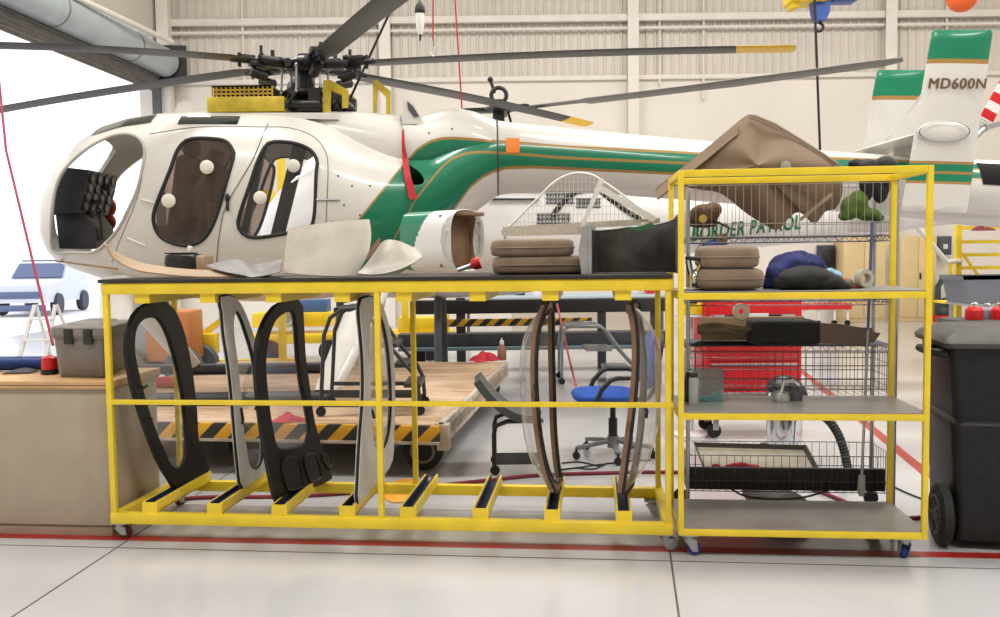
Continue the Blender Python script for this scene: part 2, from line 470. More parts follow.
MB().box((LW_ / 2, .01, zr), (LW_, .014, .028), bev=.002).build('guard_bar', YEL, rackL)
mb = MB(); mb.box((LW_ / 2 - .010, LD_ / 2, ZT + .011), (LW_ + .010, LD_ + .02, .020), bev=.004)
mb.build('top_board', mat('black_top_board', (.02, .016, .014), .5, var=.3, vscale=5), rackL)
chan_px = [(148, 507), (213, 508), (278, 510), (346, 512), (407, 514), (480, 516), (552, 518), (624, 519)]
CHX = [lx_of(*c) for c in chan_px]
for i, cx in enumerate(CHX):
    # lower channel: floor, two side walls, closed front end; dark blue lining inside
    mb = MB(); w_, h_ = .084, .062; z0 = ZBF + .0005
    mb.box((cx, LD_ / 2, z0 + .006), (w_, LD_ - .04, .012))
    for s_ in (-1, 1): mb.box((cx + s_ * (w_ / 2 - .006), LD_ / 2, z0 + h_ / 2), (.012, LD_ - .04, h_ * .98))
    mb.box((cx, .022, z0 + h_ / 2 - .004), (w_ + .002, .012, h_))
    ch = mb.build('door_channel', YEL, rackL)
    mb = MB(); mb.box((cx, LD_ / 2 + .005, z0 + .016), (w_ - .026, LD_ - .06, .008))
    for s_ in (-1, 1): mb.box((cx + s_ * (w_ / 2 - .017), LD_ / 2 + .005, z0 + .038), (.008, LD_ - .06, .052))
    mb.build('channel_lining', NAVY, ch)
    mb = MB(); z1 = ZT - .062
    mb.box((cx, LD_ / 2, z1 - .004), (w_, LD_ - .04, .010))
    for s_ in (-1, 1): mb.box((cx + s_ * (w_ / 2 - .006), LD_ / 2, z1 - .028), (.012, LD_ - .04, .046))
    mb.box((cx, .022, z1 - .026), (w_ + .002, .012, .050))
    mb.build('upper_channel', YEL, rackL)
def castor(root, x, y, ztop, wheelm, rot=0.0, r=.036):
    mb = MB(); c = V((x, y, 0)); d = V((cos(rot), sin(rot), 0)); n_ = V((-d.y, d.x, 0))
    mb.box((x, y, ztop - .006), (.09, .07, .010)); mb.cyl((x, y, ztop - .035), (x, y, ztop - .008), .026, .030)
    ax = c + d * .028 + V((0, 0, r))
    for s_ in (-1, 1):
        q = n_ * s_ * .022
        mb.prism([c + q + d * -.03 + V((0, 0, ztop - .03)), c + q + d * .035 + V((0, 0, ztop - .03)), ax + q + d * .014 - V((0, 0, .012)), ax + q - d * .014 - V((0, 0, .012))], n_ * s_ * .004)
    mb.cyl(ax - n_ * .03, ax + n_ * .03, .007, n=8)
    k = mb.build('castor', STL, root)
    mb = MB(); mb.lathe([(.010, -.016), (r * .9, -.016), (r, -.010), (r, .010), (r * .9, .016), (.010, .016)], ax, n_, n=20)
    mb.build('wheel', wheelm, k)
REDW = mat('dark_red_rubber', (.10, .012, .015), .5); BLUW = mat('blue_rubber', (.012, .03, .22), .4); GRYW = mat('pale_grey_rubber', (.45, .45, .45), .5)
castor(rackL, .025, .06, ZB0 - .0005, REDW, 0.15)
castor(rackL, LW_ - .035, .06, ZB0 - .0005, GRYW, 0.3)
castor(rackL, .05, LD_ - .06, ZB0 - .0005, REDW, 1.2)
castor(rackL, LW_ - .07, LD_ - .06, ZB0 - .0005, GRYW, -.6)

# ================================================================== the tall yellow rack
TT = R(5.4)
OT = at(678.5, 300, 4.585); OT.z = 0
uT = V((cos(TT), -sin(TT), 0)); vT = V((sin(TT), cos(TT), 0))
TW, TD = (at(929, 300, 4.50).x - OT.x) / cos(TT), .555
def T(x, y, z): return OT + uT * x + vT * y + V((0, 0, z))
def tz(px, py): return atp(px, py, OT, vT).z
TZ = tz(800, 167.5); ZS2, ZS3, ZS4 = tz(800, 292), tz(800, 414), tz(800, 531); ZTB = ZS4 - .036
rackT = empty('shelf_rack', OT, -TT, 'tall narrow yellow steel rack with grey shelves at the right end of the long rack', 'rack')
SHELF = mat('grey_sheet_shelf', (.33, .31, .29), .32, metal=.35, var=.12, vscale=4)
pw = .028
for xx in (pw / 2, TW - pw / 2):
    for yy in (pw / 2, TD - pw / 2):
        MB().box((xx, yy, (TZ + ZTB) / 2), (pw, pw, TZ - ZTB), bev=.003).build('post', YEL, rackT)
def tier(z, h, name, shelf=True):
    mb = MB()
    for yy in (pw / 2, TD - pw / 2): mb.box((TW / 2, yy, z - h / 2), (TW - pw * 2 + .002, pw * .9, h), bev=.002)
    for xx in (pw / 2, TW - pw / 2): mb.box((xx, TD / 2, z - h / 2), (pw * .9, TD - pw * 2 + .002, h), bev=.002)
    mb.build(name, YEL, rackT)
    if shelf:
        MB().box((TW / 2, TD / 2, z + .004), (TW - .012, TD - .012, .006)).build('shelf', SHELF, rackT)
tier(TZ, .036, 'top_rail', False)
tier(ZS2 - .002, .034, 'shelf_frame'); tier(ZS3, .034, 'shelf_frame'); tier(ZS4, .036, 'shelf_frame')
castor(rackT, .06, .06, ZTB - .0005, BLUW, .2); castor(rackT, TW - .09, .06, ZTB - .0005, BLUW, 1.45)
castor(rackT, .06, TD - .06, ZTB - .0005, BLUW, -.4); castor(rackT, TW - .09, TD - .06, ZTB - .0005, BLUW, 2.6)

# ================================================================== doors standing in the channels
def door_plane(cx, lean, bow=0.0, yaw=0.0):
    """plane of a door in the channel at local x = cx: runs back along the channel, leaning left as it rises"""
    p0 = L(cx, .02, ZBF + .017)
    along = (vL * cos(yaw) + uL * sin(yaw)).normalized(); up = (V((0, 0, 1)) - uL * lean).normalized()
    return p0, along, up, along.cross(up).normalized()
def loop_on(pts, pl, n=56):
    p0, a, u_, n_ = pl
    return smooth_loop([atp(x, y, p0, n_) for x, y in pts], n)
def bend(p, pl, k):                  # bow the door sideways between top and bottom
    p0, a, u_, n_ = pl
    h = (p - p0).dot(u_); q = max(0, min(1, h / 1.12)); return p + n_ * (k * 4 * q * (1 - q))
def heli_door(name, outer, inner, cx, lean, m, label, thick=.028, bow=0, yaw=0, seal=BLKR, pane=ACRY, dome=.0, bits=(), group=None, panem=None):
    pl = door_plane(cx, lean, bow, yaw); p0, a, u_, n_ = pl
    root = empty(name, L(cx, LD_ / 2, ZBF + .022), -TH, label, 'helicopter door', group)
    s_of = lambda x, y: (atp(x, y, p0, n_) - p0).dot(a)
    o2, i2 = smooth_loop([V((x, y, 0)) for x, y in outer], 56), smooth_loop([V((x, y, 0)) for x, y in inner], 56)
    ss = [s_of(q.x, q.y) for q in o2]; s0, s1 = min(ss), max(ss); k_ = min(1.0, .66 / (s1 - s0)); off_ = .05 if (s0 < .05 or k_ < 1) else min(s0, .71 - (s1 - s0) * k_)
    def fit(x, y):                      # the door is a curved shell: the point's distance follows its place across the door
        return atp(x, y, L(0, off_ + (s_of(x, y) - s0) * k_ + .02, 0), vL)
    O = [fit(q.x, q.y) for q in o2]; I = [fit(q.x, q.y) for q in i2]
    lift = (ZBF + .018) - min(p.z for p in O)
    if lift > 0: O = [p + V((0, 0, lift * max(0, 1 - (p.z - ZBF) / .25))) for p in O]
    # start both loops at the same bearing so that the frame does not twist
    ci = sum(I, V()) / len(I)
    def rot(Lp, ref):
        k = max(range(len(Lp)), key=lambda i: (Lp[i] - ci).normalized().dot(ref)); return Lp[k:] + Lp[:k]
    O, I = rot(O, u_), rot(I, u_)
    if ((O[1] - O[0]).dot(a)) * ((I[1] - I[0]).dot(a)) < 0: I = [I[0]] + I[1:][::-1]
    # match points by bearing
    mb = MB(); mb.ring([p - n_ * thick / 2 for p in O], [p - n_ * thick / 2 for p in I], n_ * thick)
    es = [e for e in mb.bm.edges]
    bmesh.ops.bevel(mb.bm, geom=[e for e in es if len(e.link_faces) == 2 and e.calc_face_angle(0) > 1.0], offset=.006, segments=2, affect='EDGES', clamp_overlap=True)
    mb.build('door_frame', m, root, world=True)
    mb = MB(); mb.tube(I, .011, 6, closed=True); mb.build('window_seal', seal, root, world=True)
    mb = MB(); mb.tube(O, .009, 6, closed=True); mb.build('edge_seal', seal, root, world=True)
    # clear pane, domed outward
    nr = 6; c = sum(I, V()) / len(I); rings = []
    for k in range(nr + 1):
        f = 1 - k / nr * .98
        rings.append([c + (p - c) * f + n_ * dome * (1 - f ** 4) for p in I])
    mb = MB(); mb.loft(rings, closed=True, caps=False); mb.build('window_pane', panem or pane, root, world=True)
    for nm, pts, r, mm in bits:
        mb = MB(); mb.tube([fit(x, y) + n_ * (thick / 2 + r * .6) for x, y in pts], r, 7); mb.build(nm, mm, root, world=True)
    return root, (p0, a, u_, n_, fit)
DBLK = mat('black_door_moulding', (.008, .0075, .007), .36, var=.4, vscale=7, bump=.08, bscale=30, spec=.3)
DWHT = mat('grey_white_door_paint', (.60, .585, .55), .35, var=.12, vscale=6)
PALE_AC = glass('pale_sheen_acrylic', (.95, .95, .94), .16, .06)  # pale film; on the bulging panes it stands for reflections
o1 = [(151, 303), (163, 302), (174, 312), (184, 338), (191, 375), (195, 410), (197, 440), (205, 462), (207, 474), (192, 482), (176, 490), (170, 482), (158, 462), (148, 438), (139, 412), (131, 385), (126, 356), (126, 335), (132, 316), (140, 307)]
i1 = [(149, 316), (157, 318), (166, 333), (174, 358), (181, 390), (184, 418), (186, 442), (184, 460), (178, 469), (170, 466), (162, 450), (153, 428), (145, 404), (138, 378), (133, 352), (134, 332), (140, 320)]
heli_door('door_panel', o1, i1, CHX[0], .11, DBLK, 'black oval-windowed helicopter door in the channel nearest the left end of the rack', bits=(('hinge', [(135, 384), (141, 388), (144, 386)], .007, BLKP), ('hinge', [(144, 416), (149, 419)], .007, BLKP)))
o2 = [(219, 297), (232, 297), (240, 306), (248, 325), (256, 350), (262, 380), (266, 420), (268, 450), (266, 466), (262, 474), (252, 481), (242, 488), (239, 482), (236, 455), (233, 420), (230, 385), (227, 360), (223, 335), (221, 312)]
i2 = [(235, 310), (240, 318), (246, 335), (252, 356), (257, 385), (260, 415), (262, 445), (261, 461), (255, 470), (248, 466), (244, 445), (240, 415), (238, 385), (235, 358), (232, 335), (232, 318)]
heli_door('door_panel', o2, i2, CHX[1], -.02, DWHT, 'narrow grey-white helicopter door with black seal between the two black doors', bits=(('latch', [(238, 408), (240, 420), (239, 424)], .008, BLK),))
o3 = [(280, 303), (292, 300), (300, 303), (302, 325), (304, 360), (308, 388), (312, 418), (319, 445), (328, 470), (331, 478), (312, 487), (290, 496), (277, 503), (273, 493), (267, 465), (261, 430), (257, 398), (255, 365), (257, 340), (263, 322), (271, 309)]
i3 = [(285, 311), (292, 312), (295, 330), (297, 360), (301, 388), (306, 412), (308, 430), (305, 443), (297, 448), (283, 450), (276, 448), (272, 435), (268, 412), (265, 385), (264, 360), (267, 338), (274, 320)]
d3, pl3 = heli_door('door_panel', o3, i3, CHX[2], .09, DBLK, 'black helicopter door with three recesses moulded below its window', panem=PALE_AC, bits=(('latch', [(252, 410), (254, 405), (258, 408)], .008, BLK),))
for x0, y0, x1, y1 in ((279, 459, 296, 488), (301, 455, 314, 479), (319, 454, 325, 468)):
    p0, a, u_, n_, fit = pl3
    q = smooth_loop([fit(x, y) + n_ * .016 for x, y in ((x0, y0 + 3), (x1 - 2, y0), (x1 + 4, y1 - 5), (x1 + 2, y1), (x0 + 8, y1 + 3), (x0 + 4, y1 - 3))], 28)
    mb = MB(); mb.tube(q, .008, 6, closed=True); rr_ = mb.build('recess_rim', DBLK, d3, world=True)
    mb = MB(); mb.prism([p - n_ * .002 for p in q], n_ * .003); mb.build('recess_shade_fill', BLKR, rr_, world=True)  # near-black plate on the door face stands for shade in the recess
o4 = [(360, 299), (372, 297), (380, 305), (388, 330), (392, 360), (393, 400), (392, 440), (390, 462), (380, 478), (368, 490), (357, 503), (357, 480), (359, 440), (362, 400), (362, 365), (360, 335), (358, 312)]
i4 = [(375, 312), (381, 320), (386, 342), (389, 372), (390, 405), (388, 432), (383, 448), (376, 450), (371, 440), (369, 410), (368, 375), (367, 340), (369, 320)]
heli_door('door_panel', o4, i4, CHX[3], -.02, DWHT, 'grey-white helicopter door standing just behind the middle post of the rack', panem=glass('milky_acrylic', (.80, .77, .74), .3, .1), bits=(('latch', [(369, 410), (371, 418)], .008, BLK),))  # pane tinted brownish under an even pale film
def bowed_door(front, rear, cx, bulge, label, bits=()):
    """door seen nearly edge-on: two bowed uprights, front and rear, joined top and bottom, a clear bubble between them"""
    at_d = lambda x, y, d: atp(x, y, L(0, d, 0), vL)
    Fp = smooth_loop([at_d(x, y, .10) for x, y in front], 26, closed=False); Rp = smooth_loop([at_d(x, y, .62) for x, y in rear], 26, closed=False)
    zf = ZBF + .05
    root = empty('door_panel', L(cx, LD_ / 2, ZBF + .022), -TH, label, 'helicopter door')
    top = [Fp[-1].lerp(Rp[-1], t) + V((0, 0, .02 * sin(PI * t))) for t in (.25, .5, .75)]; bot = [Rp[0].lerp(Fp[0], t) - V((0, 0, .015 * sin(PI * t))) for t in (.25, .5, .75)]
    loop = Fp + top + Rp[::-1] + bot; lift = (ZBF + .045) - min(p.z for p in loop)
    loop = [p + V((0, 0, lift * max(0, 1 - (p.z - ZBF) / .3))) for p in loop]
    n = len(loop); A, B, C, E = [], [], [], []
    cen_ = sum(loop, V()) / n
    for i, p in enumerate(loop):
        t = (loop[(i + 1) % n] - loop[i - 1]).normalized(); inn = (cen_ - p); inn -= t * inn.dot(t); inn -= uL * inn.dot(uL) * .9; inn.normalize(); sd = t.cross(inn).normalized()
        A.append(p - sd * .016); B.append(p + sd * .016); C.append(p + sd * .016 + inn * .05); E.append(p - sd * .016 + inn * .05)
    mb = MB(); bm = mb.bm; vs = [[bm.verts.new(q) for q in r] for r in (A, B, C, E)]
    for k in range(4):
        for i in range(n): bm.faces.new((vs[k][i], vs[k][(i + 1) % n], vs[(k + 1) % 4][(i + 1) % n], vs[(k + 1) % 4][i]))
    mb.build('door_frame', BRN, root, world=True)
    for nm, Q, r in (('edge_seal', A, .009), ('window_seal', E, .009)): MB().tube(Q, r, 6, closed=True).build(nm, BLKR, root, world=True)
    def f(u, v):
        i = v * 25; k = min(24, int(i)); w_ = i - k; a = Fp[k].lerp(Fp[k + 1], w_); b = Rp[k].lerp(Rp[k + 1], w_)
        return a.lerp(b, .08 + .84 * u) + uL * bulge * (1 - (2 * u - 1) ** 4) * (1 - (2 * v - 1) ** 4) 
    mb = MB(); mb.grid(f, 14, 26); mb.build('window_pane', PALE_AC, root, world=True, smooth=80)
    for nm, pts, r, mm in bits: MB().tube([at_d(x, y, .07) for x, y in pts], r, 7).build(nm, mm, root, world=True)
bowed_door([(553, 494), (545, 474), (538, 440), (534, 400), (533, 360), (536, 328), (544, 305)], [(560, 486), (556, 462), (553, 425), (552, 385), (551, 345), (551, 320), (550, 303)], CHX[6], -.115,
           'brown-framed helicopter door with bulging clear window, left of the blue chair', (('latch', [(535, 384), (537, 395), (536, 403)], .009, BLK),))
bowed_door([(620, 494), (625, 458), (630, 420), (634, 382), (635, 346), (633, 322), (629, 305)], [(630, 486), (634, 468), (639, 435), (642, 400), (643, 362), (640, 330), (636, 304)], CHX[7], .125,
           'brown-framed helicopter door with bulging clear window, in the last channel at the right', (('latch', [(645, 404), (647, 412), (646, 418)], .009, BLK),))
# ================================================================== the near helicopter (nose left, tail right)
HY = 8.3
DECK_Z = 0.375
hub = at(305, 66, HY)
heli = empty('helicopter', (hub.x, HY, DECK_Z), 0, 'white helicopter with green and gold stripe, doors removed, standing on the wooden dolly', 'helicopter')
def PX(px, py): return at(px, py, HY)
# px, top, bottom, half width, roundness
BODY = [(49, 214, 232, .05, 2.0), (51, 200, 246, .20, 2.0), (56, 184, 257, .33, 2.1), (64, 169, 264, .43, 2.2), (78, 153, 270, .53, 2.2), (96, 139, 276, .60, 2.3),
        (118, 127, 283, .655, 2.4), (145, 119, 290, .69, 2.5), (175, 115, 296, .71, 2.6), (210, 114, 299, .72, 2.7), (250, 114, 301, .72, 2.7), (290, 115, 301, .715, 2.6),
        (315, 117, 299, .705, 2.5), (335, 121, 297, .68, 2.3), (360, 131, 291, .63, 2.1), (385, 141, 281, .58, 2.0), (410, 147, 267, .52, 1.95), (435, 146, 247, .46, 1.95),
        (455, 136, 229, .42, 1.95), (475, 126, 212, .39, 1.95), (490, 122, 201, .37, 2.0), (497, 121, 196, .355, 2.0)]
COWL = [(316, 116, 150, .30, 2.6), (330, 113, 160, .34, 2.6), (360, 112, 180, .36, 2.4), (400, 116, 190, .37, 2.2), (425, 116, 190, .365, 2.1), (440, 111, 185, .36, 2.0), (455, 108, 180, .355, 2.0), (475, 112, 180, .35, 2.0), (490, 118, 185, .345, 2.0), (497, 120.5, 195, .345, 2.0)]
BODY = [(PX(x, (t + b) / 2).x, PX(x, t).z, PX(x, b).z, hw, n) for x, t, b, hw, n in BODY]
COWL = [(PX(x, (t + b) / 2).x, PX(x, t).z, PX(x, b).z, hw, n) for x, t, b, hw, n in COWL]
def body_ring(x, k, grow=0.0, n=64, tab=None):
    zt, zb_, hw, e = interp(x, tab or BODY)
    zc, hz = (zt + zb_) / 2, (zt - zb_) / 2
    hw = max(.01, hw + grow); hz = max(.01, hz + grow); out = []
    for j in range(n):
        f = 2 * PI * j / n; c, s_ = cos(f), sin(f)
        out.append(V((x, HY + hw * math.copysign(abs(c) ** (2 / e), c), zc + hz * math.copysign(abs(s_) ** (2 / e), s_))))
    return out
def body_loft(grow, x0, x1, cnt=70):
    mb = MB(); xs = [x0 + (x1 - x0) * (1 - cos(PI * i / cnt)) / 2 for i in range(cnt + 1)] if grow >= 0 else [x0 + (x1 - x0) * i / cnt for i in range(cnt + 1)]
    mb.loft([body_ring(x, 0, grow) for x in xs]); return mb
X0, X1 = BODY[0][0], BODY[-1][0]
tmp = body_loft(0, X0, X1); bmesh.ops.recalc_face_normals(tmp.bm, faces=tmp.bm.faces)
cw = MB(); cw.loft([body_ring(COWL[0][0] + (COWL[-1][0] - COWL[0][0]) * i / 40, 0, 0, 48, COWL) for i in range(41)]); bmesh.ops.recalc_face_normals(cw.bm, faces=cw.bm.faces)
BVH = BVHTree.FromBMesh(tmp.bm); BVHC = BVHTree.FromBMesh(cw.bm)
def onbody(px, py, off=0.004):
    d = ray(px, py).normalized(); h, n_, i, dist = BVH.ray_cast(CAM, d)
    h2, n2, i2, dist2 = BVHC.ray_cast(CAM, d)
    if h2 is not None and (h is None or dist2 < dist): h, n_ = h2, n2
    if h is None:
        p = at(px, py, HY - .55); return p
    if n_.dot(d) > 0: n_ = -n_
    return h + n_ * off
def hits(pts): return [onbody(*p) for p in pts]
CKPT = [(53, 250), (52, 215), (56, 188), (66, 168), (87, 149), (110, 137), (128, 134), (140, 139), (145, 150), (143, 165), (137, 190), (127, 212), (118, 229), (106, 243), (93, 252), (72, 252)]
WIN1 = [(192, 139), (221.5, 140), (231, 147), (233.5, 156.5), (225, 187), (215, 220), (205, 237.5), (192, 245), (176, 244), (160, 236), (153.5, 220), (157, 203.5), (170, 171), (179, 148)]
WIN2 = [(274, 142), (294, 143.5), (310, 150), (317, 161), (316, 175), (313, 222), (300, 230), (263, 237), (247, 236), (238.5, 227), (240, 214), (249.5, 186), (258, 161), (266, 146)]
EXH = [(407, 166), (414, 168), (421, 174), (424, 180), (422, 184), (414, 185), (409, 181)]
def far_grow(lp):
    c = sum(lp, V()) / len(lp); return [c + V(((p - c).x * 1.35 - .22, (p - c).y, (p - c).z * 1.02)) for p in lp]
def cutter(pts, side, depth=.22, n=40):
    lp = smooth_loop(hits(pts), n)
    if side > 0 and pts is WIN2: lp = far_grow(lp)
    if side > 0: lp = [V((p.x, 2 * HY - p.y, p.z)) for p in lp]
    mb = MB(); a = [p + V((0, side * .3, 0)) for p in lp]; b = [p - V((0, side * depth, 0)) for p in lp]
    mb.loft([a, b]); bmesh.ops.recalc_face_normals(mb.bm, faces=mb.bm.faces); return mb
def raw(mb, name):
    bmesh.ops.recalc_face_normals(mb.bm, faces=mb.bm.faces)
    me = bpy.data.meshes.new(name); mb.bm.to_mesh(me); o = bpy.data.objects.new(name, me); COL.objects.link(o); return o
outer = raw(tmp, 'tmp_outer')
cuts = [raw(body_loft(-.028, BODY[1][0] + .02, PX(372, 200).x, 60), 'tmp_inner')]
for poly in (CKPT, WIN1, WIN2):
    for sd in (-1, 1): cuts.append(raw(cutter(poly, sd), 'tmp_cut'))
cuts.append(raw(cutter(EXH, -1, .30), 'tmp_cut'))
# windscreen: two openings in the nose either side of the centre pillar
zt_ = PX(60, 165).z; zb2 = PX(60, 232).z
for sd in (-1, 1):
    mb = MB(); prof = [V((0, .05, zb2)), V((0, .34, zb2)), V((0, .42, zb2 + .3)), V((0, .34, zt_ + .16)), V((0, .05, zt_ + .20))]
    lp = smooth_loop([V((0, p.y, p.z)) for p in prof], 28)
    mb.loft([[V((X0 - .2, HY + sd * p.y, p.z)) for p in lp], [V((X0 + .50, HY + sd * p.y, p.z)) for p in lp]])
    cuts.append(raw(mb, 'tmp_cut'))
for c in cuts:
    md = outer.modifiers.new('b', 'BOOLEAN'); md.operation = 'DIFFERENCE'; md.solver = 'EXACT'; md.object = c
dg = bpy.context.evaluated_depsgraph_get()
me = bpy.data.meshes.new_from_object(outer.evaluated_get(dg))
for c in cuts + [outer]: bpy.data.objects.remove(c)
mb = MB(); mb.bm.from_mesh(me)

# livery: a green band edged in gold, its edges as curves of height over length
def edge_curve(pts): 
    out = []
    for x, y in pts:
        p = onbody(x, y, 0) if x < 497 else at(x, y, HY - .30)
        out.append((p.x - hub.x, p.z - DECK_Z))
    return out
U_ = edge_curve([(338, 252), (358, 221), (380, 194), (399, 170), (416, 150.5), (429, 142), (441, 138.5), (455, 138), (475, 139.5), (494, 141), (530, 143.5), (560, 146), (690, 152), (900, 159), (1030, 162)])
C_ = edge_curve([(380, 268), (400, 228), (416, 199), (431, 180), (441, 167.5), (453, 158), (467, 153), (480, 152), (494, 152.5), (516, 154), (560, 157.5), (690, 163), (900, 168), (1030, 170)])
D_ = edge_curve([(420, 258), (440, 229), (460, 201), (470, 187), (482, 177), (493, 172), (505, 168), (530, 167), (560, 168), (690, 174), (900, 178), (1030, 180)])
def livery(name, base, pts3, x_rng=(-2.6, 7.4), z_rng=(0, 3.2), half=.012):
    m = bpy.data.materials.new(name); m.use_nodes = True; nt = m.node_tree; N = nt.nodes; L_ = nt.links
    b = N['Principled BSDF']; b.inputs['Roughness'].default_value = .28; b.inputs['Coat Weight'].default_value = .3
    tc = N.new('ShaderNodeTexCoord'); sp = N.new('ShaderNodeSeparateXYZ'); L_.new(tc.outputs['Object'], sp.inputs[0])
    def mth(op, a, b_=None):
        n = N.new('ShaderNodeMath'); n.operation = op
        for i, v in enumerate((a, b_)):
            if v is None: continue
            if isinstance(v, (int, float)): n.inputs[i].default_value = v
            else: L_.new(v, n.inputs[i])
        return n.outputs[0]
    xn = N.new('ShaderNodeMapRange'); xn.inputs['From Min'].default_value = x_rng[0]; xn.inputs['From Max'].default_value = x_rng[1]; L_.new(sp.outputs['X'], xn.inputs['Value'])
    ed = []
    for pts in pts3:
        fc = N.new('ShaderNodeFloatCurve'); cv = fc.mapping.curves[0]
        q = [((x - x_rng[0]) / (x_rng[1] - x_rng[0]), (z - z_rng[0]) / (z_rng[1] - z_rng[0])) for x, z in pts]
        q = [(max(0, min(1, a)), max(0, min(1, c))) for a, c in q]
        cv.points[0].location = q[0]; cv.points[1].location = q[-1]
        for p in q[1:-1]: cv.points.new(*p)
        for p in cv.points: p.handle_type = 'VECTOR'
        fc.mapping.update(); L_.new(xn.outputs[0], fc.inputs['Value'])
        ed.append(mth('ADD', mth('MULTIPLY', fc.outputs[0], z_rng[1] - z_rng[0]), z_rng[0]))
    z = sp.outputs['Z']
    inside = mth('MULTIPLY', mth('LESS_THAN', z, ed[0]), mth('GREATER_THAN', z, ed[2]))
    inside = mth('MULTIPLY', inside, mth('GREATER_THAN', sp.outputs['X'], pts3[0][0][0]))
    gold = mth('MAXIMUM', mth('MAXIMUM', mth('LESS_THAN', mth('ABSOLUTE', mth('SUBTRACT', z, ed[0])), half), mth('LESS_THAN', mth('ABSOLUTE', mth('SUBTRACT', z, ed[1])), half)), mth('LESS_THAN', mth('ABSOLUTE', mth('SUBTRACT', z, ed[2])), half))
    gold = mth('MULTIPLY', gold, mth('GREATER_THAN', sp.outputs['X'], pts3[0][0][0]))
    nz = N.new('ShaderNodeTexNoise'); nz.inputs['Scale'].default_value = 4; L_.new(tc.outputs['Object'], nz.inputs['Vector'])
    m0 = N.new('ShaderNodeMix'); m0.data_type = 'RGBA'; m0.inputs['A'].default_value = (*base, 1); m0.inputs['B'].default_value = (*[c * .94 for c in base], 1); L_.new(nz.outputs['Fac'], m0.inputs['Factor'])
    m1 = N.new('ShaderNodeMix'); m1.data_type = 'RGBA'; L_.new(m0.outputs['Result'], m1.inputs['A']); m1.inputs['B'].default_value = (0.002, .17, .085, 1); L_.new(inside, m1.inputs['Factor'])
    m2 = N.new('ShaderNodeMix'); m2.data_type = 'RGBA'; L_.new(m1.outputs['Result'], m2.inputs['A']); m2.inputs['B'].default_value = (.34, .20, .05, 1); L_.new(gold, m2.inputs['Factor'])
    L_.new(m2.outputs['Result'], b.inputs['Base Color'])
    return m
LIV = livery('white_and_green_livery', (.68, .66, .61), (U_, C_, D_))
mb.build('fuselage', LIV, heli, world=True, smooth=32)
cw.build('engine_cowling', LIV, heli, world=True, smooth=40)

# tail boom
BOOM = [(497, 120, 196), (510, 122, 194), (560, 127, 193), (600, 131, 194), (690, 139, 201), (780, 147, 208), (850, 152, 213), (905, 156, 218), (950, 158, 224), (1000, 160, 228), (1032, 164, 226), (1042, 172, 218)]
mb = MB(); rings = []
for x, t, b_ in BOOM:
    p, q = PX(x, t), PX(x, b_); c = (p + q) / 2; r = (p.z - q.z) / 2 * .985
    rings.append([V((c.x, HY + r * cos(2 * PI * j / 36), c.z + r * sin(2 * PI * j / 36))) for j in range(36)])
mb.loft(rings); mb.build('tail_boom', LIV, heli, world=True)
def boomr(px, py, off=.003):
    t, b_ = interp(px, BOOM); p, q = PX(px, t), PX(px, b_); cz = (p.z + q.z) / 2; r = (p.z - q.z) / 2 * .985
    return p.x, cz, r + off
mb = MB(); rr = []                     # seam where the boom bolts on
for px, k in ((495.5, 1.0), (498.5, 1.0)):
    x_, cz, r = boomr(498, 0, .006); x_ = PX(px, 160).x
    rr.append([V((x_, HY + r * cos(2 * PI * j / 36), cz + r * sin(2 * PI * j / 36))) for j in range(36)])
mb.loft(rr); mb.build('boom_seam', DKG, heli, world=True)
mb = MB(); rr = []                     # dark louvre band on the thruster
for px in range(966, 1037, 6):
    x_, cz, r = boomr(px, 0, .005)
    rr.append([V((x_, HY + r * cos(f), cz + r * sin(f))) for f in [R(125 + 46 * j / 20) for j in range(21)]])
mb.loft(rr, closed=False); mb.build('thruster_louvre', mat('louvre_black', (.006, .006, .006), .7, spec=.2), heli, world=True)

# fins and stabiliser
def fin(name, Y, tl, tr, br, bl, low_band):
    P4 = [at(*q, Y) for q in (tl, tr, br, bl)]
    ks = [0, .02, .06, .16, .185] + ([.72, .735, .775, .79, .83, .845] if low_band else []) + [.96, .985, 1.0]
    mb = MB(); mats = []; rings = []
    for k in ks:
        a = P4[0].lerp(P4[3], k); b = P4[1].lerp(P4[2], k); ch = b - a
        s0 = .03 if k in (0, 1.0) else 0
        th = .06 if 0 < k < 1 else .02
        rg = []
        for j in range(20):
            f = 2 * PI * j / 20; u = (1 - cos(f)) / 2; u = s0 + u * (1 - 2 * s0)
            rg.append(a + ch * u + V((0, math.copysign(1, sin(f)) * th * math.sqrt(max(0, u * (1 - u))) * (1.25 - .75 * u) * abs(sin(f)) ** .2 if abs(sin(f)) > 1e-6 else 0, 0)))
        rings.append(rg)
    mb.loft(rings)
    o = mb.build(name, WHT, heli, world=True, smooth=35)
    o.data.materials.append(GRN); o.data.materials.append(GOLD)
    for p in o.data.polygons:
        q = p.index // 20
        if q >= len(ks) - 1: p.material_index = 1 if p.center.z > 2.5 else 0; continue
        k = (ks[q] + ks[q + 1]) / 2
        if k < .16: p.material_index = 1
        elif k < .185: p.material_index = 2
        elif low_band and .72 < k < .845: p.material_index = 1 if (.735 < k < .775 or .79 < k < .83) else 2
    return o
FN, FF = HY - .82, HY + .82
fin('tail_fin', FF, (877, 70), (930, 70), (903, 232), (848, 232), False)
nf = fin('tail_fin', FN, (932, 30), (993, 30), (967, 213), (901, 211), True)
c0 = at(957, 84, FN - .035); text_mb('MD600N', .118, mat('brown_lettering', (.13, .07, .035), .5), 'lettering', nf, M4.Translation(c0) @ M4.Rotation(R(90), 4, 'X') @ M4.Rotation(R(-1), 4, 'Z'), .0006, .0, 1.10, .0035)
zst = at(940, 132, FN).z
mb = MB(); xa = at(921, 132, FN).x; 
